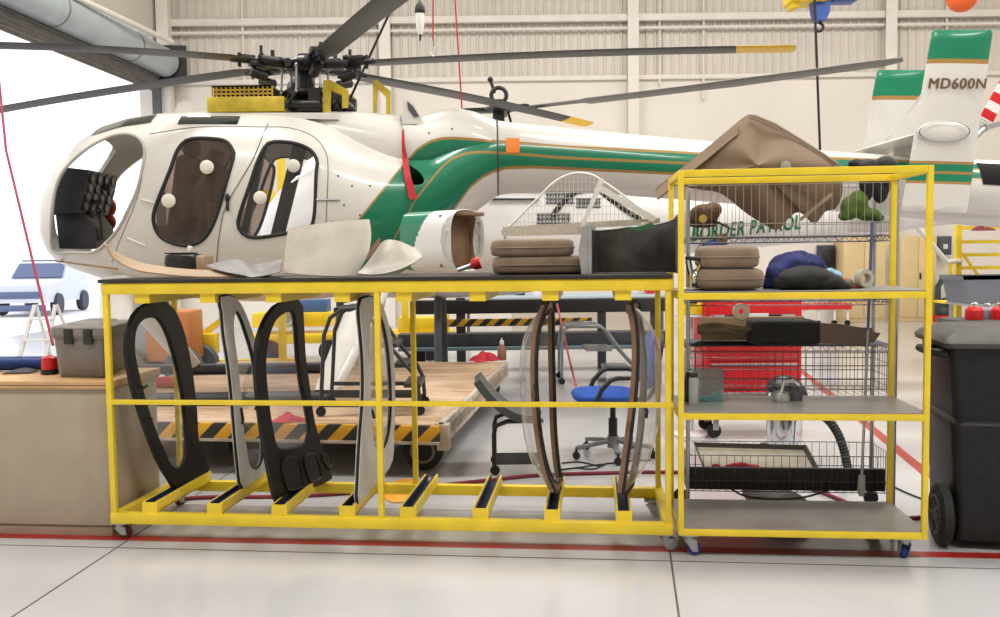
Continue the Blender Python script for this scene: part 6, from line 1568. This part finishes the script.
# ---- on the third yellow shelf
z3 = ZS3 + .0075
def can(px, py0, py1, dy, r, m, label, cat, name, z, capm=None, flat=1):
    p = tp(px, py1, dy); h = tp(px, py0, dy).z - tp(px, py1, dy).z; root = empty(name, (p.x, p.y, z), 0, label, cat)
    MB().lathe([(.003, 0), (r, 0), (r, h * .78), (r * .8, h * .86), (.003, h * .87)], n=20).build('body', m, root)
    MB().lathe([(.003, h * .86), (r * .72, h * .86), (r * .72, h), (.003, h)], n=18).build('cap', capm or BLKP, root); return root
can(694, 361, 393, .22, .028, STL, 'brushed steel bottle with black lid at the left of the third shelf', 'bottle', 'bottle', z3)
can(688, 364, 393, .34, .020, BLK, 'black bottle at the extreme left of the third shelf', 'bottle', 'bottle', z3)
TEAL = glass('teal_glass', (.55, .78, .75), .22, .04, (.30, .50, .50))
p = tp(706, 397, .40); r = empty('glass_box', (p.x, p.y, z3), -TT, 'clear teal box on the third shelf right of the steel bottle', 'box')
mb = MB(); hw2, hd2, hh2 = .085, .07, .17
mb.loft([[(-hw2, -hd2, z), (hw2, -hd2, z), (hw2, hd2, z), (-hw2, hd2, z)] for z in (.002, hh2)], caps=False); mb.build('walls', TEAL, r, smooth=0)
MB().box((0, 0, .003), (hw2 * 2, hd2 * 2, .005)).build('bottom', TEAL, r)
r = empty('hand_pump', V((tp(787, 397, .36).x, tp(787, 397, .36).y, z3)), -TT, 'small grey pump with chrome handle on the third shelf', 'pump')
MB().lathe([(.01, 0), (.05, 0), (.052, .02), (.045, .045), (.02, .055)], (-.03, 0, 0), n=20).build('drum', STL, r); MB().lathe([(.01, 0), (.04, 0), (.042, .05), (.02, .06)], (.05, .03, 0), n=18).build('body', DKG, r)
MB().tube([(-.03, 0, .05), (-.02, 0, .10), (.03, 0, .11), (.07, .02, .08)], .009, 8).build('handle', CHR, r)

# ---- on the wire middle shelf
zms = zm + .003
mb = MB(); mb.grid(lambda u, v: V((*(tp(697 + 58 * u, 340, WY0 + .02 + .25 * v)).xy, zms + .02 + .11 * (1 - v * .6) * (.9 + .12 * sin(5 * u)))), 14, 8, .02)
thing(mb, 'foam_piece', mat('mottled_brown_foam', (.20, .135, .075), .9, var=.5, vscale=12, bump=.3), 'mottled brown foam slab at the left of the wire middle shelf', 'foam', smooth=60)
a, b = tp(752, 347, WY0 - .015), tp(822, 322, WY0 - .015); 
mb = cushion(MB(), (0, 0, 0), (b - a).dot(uT), .22, b.z - a.z, e=12, ez=8); mb.xf(M4.Translation(V((*((a + b) / 2 + vT * .12).xy, zms + (b.z - a.z) / 2))) @ M4.Rotation(-TT, 4, 'Z')); thing(mb, 'foam_block', BLKC, 'long black foam block in the middle of the wire middle shelf', 'foam')
mb = MB(); pf = [tp(x, y, WY0) for x, y in ((820, 322), (840, 323), (858, 326), (872, 327), (874, 331), (881, 332), (874, 341), (862, 344), (845, 343), (820, 342))]; zmn = min(q.z for q in pf); pf = [q + V((0, 0, zms + .001 - zmn)) for q in pf]
mb.prism(pf, vT * .03); thing(mb, 'brown_panel', mat('grey_brown_board', (.17, .115, .085), .6, var=.1), 'grey-brown board with pointed end right of the black foam block', 'board')
mb = MB(); mb.box(V((*(tp(752, 340, WY0 + .28)).xy, zms + .075)), (.62, .03, .145), -TT, bev=.004); thing(mb, 'tan_board', TANP, 'long tan board standing behind the black foam block', 'board')
mb = MB(); c = V((*(tp(741, 318, WY0 + .28)).xy, zms + .15 + .030)); mb.lathe([(.018, -.02), (.05, -.02), (.05, .02), (.018, .02), (.018, -.02)], c, tuple(-vT), 24); thing(mb, 'tape_roll', mat('tan_tape', (.62, .50, .38), .5), 'roll of tan tape balanced on top of the tan board', 'tape')
mb = MB(); mb.box(V((*(tp(726, 340, WY0 + .2)).xy, zms + .13)), (.02, .02, .02)); mb.bm.free()

# ---- lower basket
zlb = zl0 + .004
a, b = tp(683, 490, WY0 + .03), tp(888, 470, WY0 + .03)
mb = MB(); ww = (b - a).dot(uT); mb.box((0, 0, 0), (ww - .03, .03, (b.z - a.z)), bev=.006)
for i in range(34): mb.box((-ww / 2 + .03 + (ww - .06) * i / 33, -.017, 0), (.012, .006, (b.z - a.z) * .9))
mb.xf(M4.Translation(V((*((a + b) / 2).xy, zlb + (b.z - a.z) / 2))) @ M4.Rotation(-TT, 4, 'Z')); thing(mb, 'ribbed_panel', mat('black_ribbed', (.008, .008, .008), .5), 'long ribbed black panel along the front of the lower wire basket', 'panel')
TRAYM = mat('pale_tray', (.55, .50, .38), .4, var=.15, vscale=12)
q = [tp(697, 447, 1.0), tp(803, 450, 1.0), tp(816, 474, .78), tp(708, 474, .78)]
zt_off = max(0, zlb + .05 - min(p.z for p in q)); tr = empty('tray', V((*((q[0] + q[2]) / 2).xy, zlb)), 0, 'pale shallow tray with dark rim tilted in the lower wire basket', 'tray')
MB().prism(q, (0, 0, -.006)).build('tray_base', TRAYM, tr, world=True)
mb = MB(); rim = [p + V((0, 0, .025)) for p in q]
for i in range(4): mb.loft([[q[i], rim[i] + (q[i] - q[(i + 2) % 4]).normalized() * .02, rim[i] + (q[i] - q[(i + 2) % 4]).normalized() * .026], [q[(i + 1) % 4], rim[(i + 1) % 4] + (q[(i + 1) % 4] - q[(i + 3) % 4]).normalized() * .02, rim[(i + 1) % 4] + (q[(i + 1) % 4] - q[(i + 3) % 4]).normalized() * .026]])
mb.build('tray_rim', mat('dark_tray_rim', (.09, .085, .075), .4), tr, world=True)
lump('rag', [(740, 466, 12, 4, 0), (752, 468, 10, 4, 0), (730, 467, 7, 3, 0), (716, 466, 5, 3, 0)], REDC, 'red rag lying in the pale tilted tray', 'rag', .84, bumpy=.01)
mb = MB(); c = tp(775, 490, .86); c.z = .035; mb.lathe([(.02, 0), (.22, .0), (.32, .05), (.325, .055), (.30, .05), (.02, .012)], c, n=36, flat=.55); thing(mb, 'drip_pan', BLK, 'shallow black drip pan on the floor under the lower wire basket', 'pan')
# ---- canister with hose, red chest, cords
cn = V((at(784, 452, 6.7).x, 6.7, 0)); vac = empty('canister_vacuum', cn, 0, 'polished steel canister with a thick black hose behind the lower wire basket', 'vacuum')
MB().lathe([(.01, .12), (.125, .12), (.13, .14), (.13, .50), (.12, .53), (.01, .535)], n=32).build('drum', CHR, vac)
MB().lathe([(.01, .535), (.13, .535), (.125, .60), (.05, .65), (.01, .655)], n=28).build('lid', BLKP, vac)
mb = MB(); mb.box((0, 0, .10), (.28, .28, .04), bev=.02); 
for sx in (-.11, .11):
    for sy in (-.11, .11): mb.ball((sx, sy, .04), .04, n=12)
mb.build('wheeled_base', BLKP, vac)
hp = [cn + V((.12, 0, .56)), at(812, 413, 6.6), at(826, 418, 6.5), at(838, 434, 6.4), at(845, 455, 6.35), at(849, 478, 6.3)]
mb = MB(); lp_ = smooth_loop(hp, 70, closed=False); mb.tube(lp_, [.034 if i % 2 else .029 for i in range(70)], 12); mb.build('hose', BLKR, vac, world=True)
MB().tube([hp[-1], hp[-1] - V((0, 0, .06)), V((hp[-1].x + .02, hp[-1].y, .02))], [.034, .038, .05], 12).build('nozzle', STL, vac, world=True)
floor_tube([(830, 470), (860, 474), (880, 480), (905, 492), (925, 500)], .006, CORD, 'power_cord', 'thin black cord trailing right from the wire shelving', 'cord')
lp2 = smooth_loop([tp(x, y, .64) for x, y in ((727, 486), (745, 496), (775, 499), (805, 497), (835, 488))], 30, closed=False)
thing(MB().tube(lp2, .006, 6), 'cable', CORD, 'black cable looping below the front of the lower wire basket', 'cable')
Yc = 7.5; ch_ = empty('tool_chest', V((at(754, 430, Yc).x, Yc + .25, 0)), -.02, 'red steel tool chest on castors behind the tall rack shelves', 'tool chest')
xw = at(802, 380, Yc).x - at(706, 380, Yc).x; zb1, zt1 = at(760, 420, Yc).z, at(760, 300, Yc).z; offx = (at(802, 380, Yc).x + at(706, 380, Yc).x) / 2 - ch_.location.x
MB().box((offx, 0, (zb1 + zt1) / 2), (xw, .5, zt1 - zb1), bev=.012).build('body', RED, ch_)
nd = 4
for i in range(nd):
    z0 = zb1 + .02 + (zt1 - zb1 - .04) * i / nd; hh_ = (zt1 - zb1 - .04) / nd - .015
    d = MB().box((offx, -.258, z0 + hh_ / 2), (xw - .05, .02, hh_), bev=.006).build('drawer', RED, ch_)
    if i == nd - 1:
        MB().box((offx - .02, -.285, z0 + hh_ * .55), (xw * .86, .02, .035), bev=.006).build('handle', BLK, d)
        for sx in (-.4, .4): MB().box((offx - .02 + sx * xw * .9, -.295, z0 + hh_ * .55), (.12, .025, .045), bev=.008).build('handle_end', CHR, d)
        MB().box((offx + .02, -.298, z0 + hh_ * .55), (.18, .01, .06), bev=.004).build('label_plate', mat('pale_label', (.6, .6, .58), .5), d)
    else: MB().box((offx, -.272, z0 + hh_ * .92), (xw * .9, .014, .02), bev=.004).build('handle', STL, d)
for sx in (-1, 1):
    for sy in (-.18, .18):
        mb = MB(); c = V((offx + sx * (xw / 2 - .09), sy, .062)); mb.lathe([(.006, -.02), (.058, -.018), (.062, 0), (.058, .018), (.006, .02)], c, (0, 1, 0), 18); k = mb.build('castor', BLKR, ch_)
        MB().box(c + V((.01, -.03, .07)), (.05, .006, .12), bev=.002).box(c + V((0, 0, .115)), (.08, .08, .012)).build('bracket', STL, k)
yb = empty('yellow_case', tp(691, 312, 1.6), 0, 'small yellow case seen at the left behind the tall rack', 'case')
p = at(690, 308, 7.7); MB().box(p, (.18, .2, .10), bev=.015).build('case_body', YEL2, yb, world=True); MB().box(p + V((0, -.1, .055)), (.08, .012, .015)).build('handle', BLK, yb, world=True)
st3 = empty('stool', V((p.x, p.y, 0)), 0, 'white round stand carrying the yellow case', 'stand'); MB().lathe([(.16, 0), (.16, .02), (.03, .04), (.03, p.z - .08), (.14, p.z - .07), (.14, p.z - .052), (.01, p.z - .052)], n=24).build('pedestal', mat('white_plastic', (.75, .74, .72), .4), st3)

# ================================================================== black wheeled bin at the right
BINM = mat('black_bin_plastic', (.012, .012, .013), .45, spec=.3, var=.25, vscale=14, bump=.10, bscale=90)
bo_ = at(955, 546, 4.82); bo_ = V((2.335, 4.645, 0)); rb = -R(12)
bn = empty('wheeled_bin', bo_, rb, 'black plastic wheeled rubbish bin at the right edge of the picture', 'bin')
def rrect(x0, x1, y0, y1, z, r, n=6):
    o = []
    for cx_, cy_, a0 in ((x1 - r, y1 - r, 0), (x0 + r, y1 - r, 90), (x0 + r, y0 + r, 180), (x1 - r, y0 + r, 270)):
        for k in range(n): a = R(a0 + 90 * k / (n - 1)); o.append(V((cx_ + r * cos(a), cy_ + r * sin(a), z)))
    return o
W_, D_b, H_ = .62, .62, at(960, 349, 4.64).z
mb = MB(); mb.loft([rrect(.05, W_ - .05, .04, D_b - .02, .05, .05), rrect(.045, W_ - .045, .03, D_b - .02, .30, .05), rrect(.02, W_ - .02, .005, D_b - .01, .62, .05), rrect(.01, W_ - .01, -.015, D_b, .66, .05), rrect(.012, W_ - .012, -.01, D_b, .68, .05), rrect(.035, W_ - .035, .03, D_b, .70, .05), rrect(.0, W_, .0, D_b + .02, H_, .05)])
mb.build('bin_body', BINM, bn, smooth=50)
mb = MB(); mb.loft([rrect(-.03, W_ + .03, -.03, D_b + .05, H_ + .005, .05), rrect(-.035, W_ + .035, -.035, D_b + .055, H_ + .03, .05), rrect(-.01, W_ + .01, -.01, D_b + .03, H_ + .06, .06), rrect(.04, W_ - .04, .05, D_b - .02, H_ + .075, .06), rrect(.07, W_ - .07, .09, D_b - .06, H_ + .10, .06)])
mb.build('lid', mat('bin_lid_plastic', (.05, .045, .04), .5, var=.15, vscale=10), bn, smooth=50)
mb = MB(); mb.tube([(.0, .06, H_ - .03), (-.06, .06, H_ - .025), (-.08, .08, H_ - .025), (-.08, .3, H_ - .025), (0, .32, H_ - .03)], .022, 10); mb.build('handle', BINM, bn)
for x_ in (-.0, W_ - .0):
    c = V((x_, .12, .165)); mb = MB(); mb.lathe([(.05, -.03), (.14, -.034), (.165, -.02), (.165, .02), (.14, .034), (.05, .03)], c, (1, 0, 0), 30); w_ = mb.build('wheel', BLKR, bn)
    mb = MB(); mb.torus(c - V((.03, 0, 0)), .10, .008, (1, 0, 0), 26); mb.lathe([(.01, -.035), (.05, -.03), (.05, .03), (.01, .035)], c, (1, 0, 0), 18)
    for k in range(5): f = 2 * PI * k / 5; mb.span(c + V((-.03, .03 * cos(f), .03 * sin(f))), c + V((-.03, .12 * cos(f), .12 * sin(f))), .018, .01)
    mb.build('wheel_spokes', mat('dark_grey_plastic', (.06, .06, .065), .5), w_)
MB().cyl((-.03, .12, .165), (W_ + .03, .12, .165), .014).build('axle', DKG, bn)
MB().box((W_ / 2, D_b - .05, .025), (W_ - .14, .06, .05), bev=.01).build('foot', BINM, bn)

# ================================================================== things hung from the roof
lm = empty('inspection_lamp', at(420, 20, 7.2), 0, 'white inspection lamp hanging on a cord above the near helicopter', 'lamp')
p = at(420, 20, 7.2)
MB().lathe([(.004, -.115), (.02, -.11), (.032, -.05), (.036, .04), (.034, .06)], p, n=20).build('bulb_tube', mat('milky_lamp_tube', (.85, .84, .80), .3), lm, world=True)
MB().lathe([(.038, .05), (.042, .06), (.038, .10), (.015, .14), (.006, .16)], p, n=18).build('cap', BLKP, lm, world=True)
MB().cyl(p + V((0, 0, .15)), p + V((0, 0, 7.3)), .006, n=6).cyl(p - V((0, 0, .11)), p - V((.0, 0, .16)), .008, n=6).build('cord', BLK, lm, world=True)
def cable(pts, Y, r, m, name, label, cat, up=True):
    P_ = [at(x, y, Y) for x, y in pts]
    if up: d = (P_[0] - P_[1]).normalized(); P_ = [P_[0] + d * ((9.55 - P_[0].z) / d.z)] + P_
    return P_, MB().tube(P_, r, 6)
RC = mat('red_cord', (.45, .02, .03), .6)
P_, mb = cable([(433, 0), (433, 41)], 7.6, .007, RC, '', '', ''); rc = empty('hoist_cord', P_[-1], 0, 'straight red cord with a chrome snap hook hanging right of the lamp', 'cord'); mb.build('cord', RC, rc, world=True)
mb = MB(); q = P_[-1]; mb.cyl(q, q - V((0, 0, .05)), .014, n=10); mb.tube([q - V((0, 0, .05)), q - V((.012, 0, .08)), q - V((.012, 0, .11)), q - V((-.006, 0, .125)), q - V((-.016, 0, .10))], .005, 6); mb.build('snap_hook', CHR, rc, world=True)
P_, mb = cable([(455, 0), (462, 109)], 8.3, .008, RC, '', '', ''); thing(mb, 'hoist_cord', RC, 'slanting red cord reaching down to the top of the engine cowling', 'cord')
P_, mb = cable([(389, 14), (350, 99)], 8.4, .012, BLK, '', '', '', False); d = P_[0] - P_[1]; mb.tube([P_[0], P_[0] + d * 1.0], .012, 6); thing(mb, 'black_cable', BLK, 'black cable slanting down behind the rotor hub', 'cable')
P_, mb = cable([(815, 12), (820, 150)], 10.2, .014, BLK, '', '', ''); thing(mb, 'crane_pendant', BLK, 'long black pendant cable hanging from the blue crane hook', 'cable')
Yk = 14.0; ck = empty('crane_hook', at(822, 10, Yk), 0, 'blue crane hook block on a yellow hoist at the top of the picture', 'crane')
q = at(822, 12, Yk); zc_ = at(822, 0, Yk).z
mb = MB(); mb.prism([at(x, y, Yk) for x, y in ((814, -4), (831, -4), (830, 12), (826, 20), (820, 20), (816, 12))], (0, .25, 0)); mb.build('hook_block', mat('crane_blue', (.03, .10, .42), .4), ck, world=True)
c = at(822, 24, Yk - .0) + V((0, .12, 0)); mb = MB(); mb.tube([c + V((0, 0, .09)), c + V((.0, 0, .05))] + [c + V((.062 * sin(f), 0, .062 * cos(f) - .02)) for f in [R(10 + 27 * i) for i in range(11)]], .022, 10); mb.build('hook', BLK, ck, world=True)
mb = MB(); mb.box(at(812, -3, Yk) + V((0, .2, .08)), (.62, .5, .26), bev=.02); mb.box(at(797, 3, Yk) + V((0, .2, 0)), (.10, .3, .10), bev=.01); mb.cyl(at(800, -1, Yk) + V((0, -.06, .05)), at(825, -1, Yk) + V((0, -.06, .05)), .10); mb.build('hoist_body', YEL2, ck, world=True)
mb = MB(); mb.box(at(848, -2, Yk) + V((0, .2, .08)), (.36, .3, .20), bev=.02); mb.cyl(at(835, -4, Yk) + V((0, .2, .2)), V((at(835, -4, Yk).x, Yk + .2, 9.598)), .04); mb.build('hoist_motor', mat('crane_blue', (.03, .10, .42), .4), ck, world=True)
Yo = 14.5; q = at(962, -3, Yo); ob = empty('orange_ball', q, 0, 'orange ball weight hanging at the top right of the picture', 'ball')
MB().ball(q, .235, n=28).build('ball', mat('orange_paint', (.85, .13, .02), .4), ob, world=True); MB().cyl(q + V((0, 0, .22)), V((q.x, q.y, 9.598)), .02, n=8).build('cable', BLK, ob, world=True); MB().torus(q + V((0, 0, 0)), .236, .008, (0, 0, 1), 32).build('seam', DKG, ob, world=True)
# red streamer and orange tag on the near helicopter
RIB = mat('red_ribbon', (.50, .012, .02), .6, var=.15, vscale=12)
mb = MB()
pl_, pr_ = [(402, 133), (402, 145), (402, 162), (404, 180), (409, 200)], [(404, 132), (405, 145), (407, 162), (411, 180), (416.5, 199)]
Q = [(onbody(*a, .035), onbody(*b, .05)) for a, b in zip(pl_, pr_)]
mb.grid(lambda u, v: Q[min(3, int(u * 4))][0].lerp(Q[min(4, int(u * 4) + 1)][0], u * 4 - min(3, int(u * 4))).lerp(Q[min(3, int(u * 4))][1].lerp(Q[min(4, int(u * 4) + 1)][1], u * 4 - min(3, int(u * 4))), v), 16, 3, .004)
rb_ = thing(mb, 'warning_streamer', RIB, 'red ribbon streamer hanging over the dark opening in the green stripe', 'ribbon')
mb = MB(); mb.tube([onbody(400.5, 118, .02), onbody(401.5, 126, .03), Q[0][0]], .005, 6); mb.build('lanyard', STL, rb_, world=True)
a = at(506, 138, HY - .335); mb = MB()
def og(u, v):
    px, py = 506 + 13.5 * u, 138 + 15 * v; x_, cz, r = boomr(px, py, .006); z = at(px, py, HY - .3).z
    return V((at(px, py, HY - .3).x, HY - math.sqrt(max(0, r * r - (z - cz) ** 2)), z))
mb.grid(og, 4, 6, -.003); mb.build('orange_tag', mat('orange_tag_paint', (.85, .22, .02), .5), heli, world=True)
# ================================================================== outdoors
Yv = 27.5; vv = V((at(43, 311, Yv).x, Yv, -.09)); veh = empty('vehicle', vv, -R(84), 'white vehicle parked outside the open hangar door', 'vehicle')
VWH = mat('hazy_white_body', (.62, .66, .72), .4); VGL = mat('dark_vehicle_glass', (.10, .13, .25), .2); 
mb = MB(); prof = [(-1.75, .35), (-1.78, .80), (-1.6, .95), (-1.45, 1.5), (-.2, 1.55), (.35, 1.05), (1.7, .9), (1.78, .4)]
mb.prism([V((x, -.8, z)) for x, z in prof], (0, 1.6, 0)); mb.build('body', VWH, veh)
for x0, x1 in ((-1.38, -.85), (-.75, -.15)): MB().prism([V((x0, -.81, 1.0)), V((x1, -.81, 1.0)), V((x1 - .05, -.81, 1.42)), V((x0 + .03, -.81, 1.42))], (0, .02, 0)).build('window', VGL, veh)
for x_ in (-1.15, .95):
    for y_ in (-.78, .78): mb = MB(); mb.lathe([(.05, -.1), (.30, -.1), (.33, 0), (.30, .1), (.05, .1)], (x_, y_, .33), (0, 1, 0), 24); mb.build('wheel', mat('faded_tyre', (.05, .055, .08), .7), veh)
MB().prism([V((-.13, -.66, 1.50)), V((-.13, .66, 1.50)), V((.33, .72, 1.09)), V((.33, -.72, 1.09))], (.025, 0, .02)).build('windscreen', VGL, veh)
MB().box((1.76, 0, .62), (.06, 1.3, .20), bev=.02).build('radiator_grille', VGL, veh)
MB().box((1.74, 0, .25), (.1, 1.5, .18), bev=.03).build('bumper', VGL, veh)
mb = MB(); mb.box((-.85, 0, 1.60), (1.2, 1.3, .05), bev=.01); mb.build('roof_rack', VGL, veh)
sl_ = empty('stepladder', V((at(40, 345, 10.5).x, 10.5, 0)), 0, 'white stepladder standing outside the nose of the near helicopter', 'ladder')
zt_l = 1.05
for sx in (-.12, .12):
    MB().span((sx * 1.5 - .10, -.25, -.02), (sx + .08, 0, zt_l), .04, .025, (0, 1, 0)).build('rail', mat('white_rail', (.72, .70, .66), .4), sl_); MB().span((sx * 1.5 + .25, .30, -.02), (sx + .08, .03, zt_l), .03, .02, (0, 1, 0)).build('rear_leg', mat('white_rail', (.72, .70, .66), .4), sl_)
for k in range(4):
    t = (k + .7) / 4.4; MB().span((-.18 * (1 - t) - .12 * t - .1 * (1 - t) + .08 * t, -.25 * (1 - t), zt_l * t), (.18 * (1 - t) + .12 * t - .1 * (1 - t) + .08 * t, -.25 * (1 - t), zt_l * t), .07, .02, (0, 0, 1)).build('tread', mat('white_rail', (.72, .70, .66), .4), sl_)
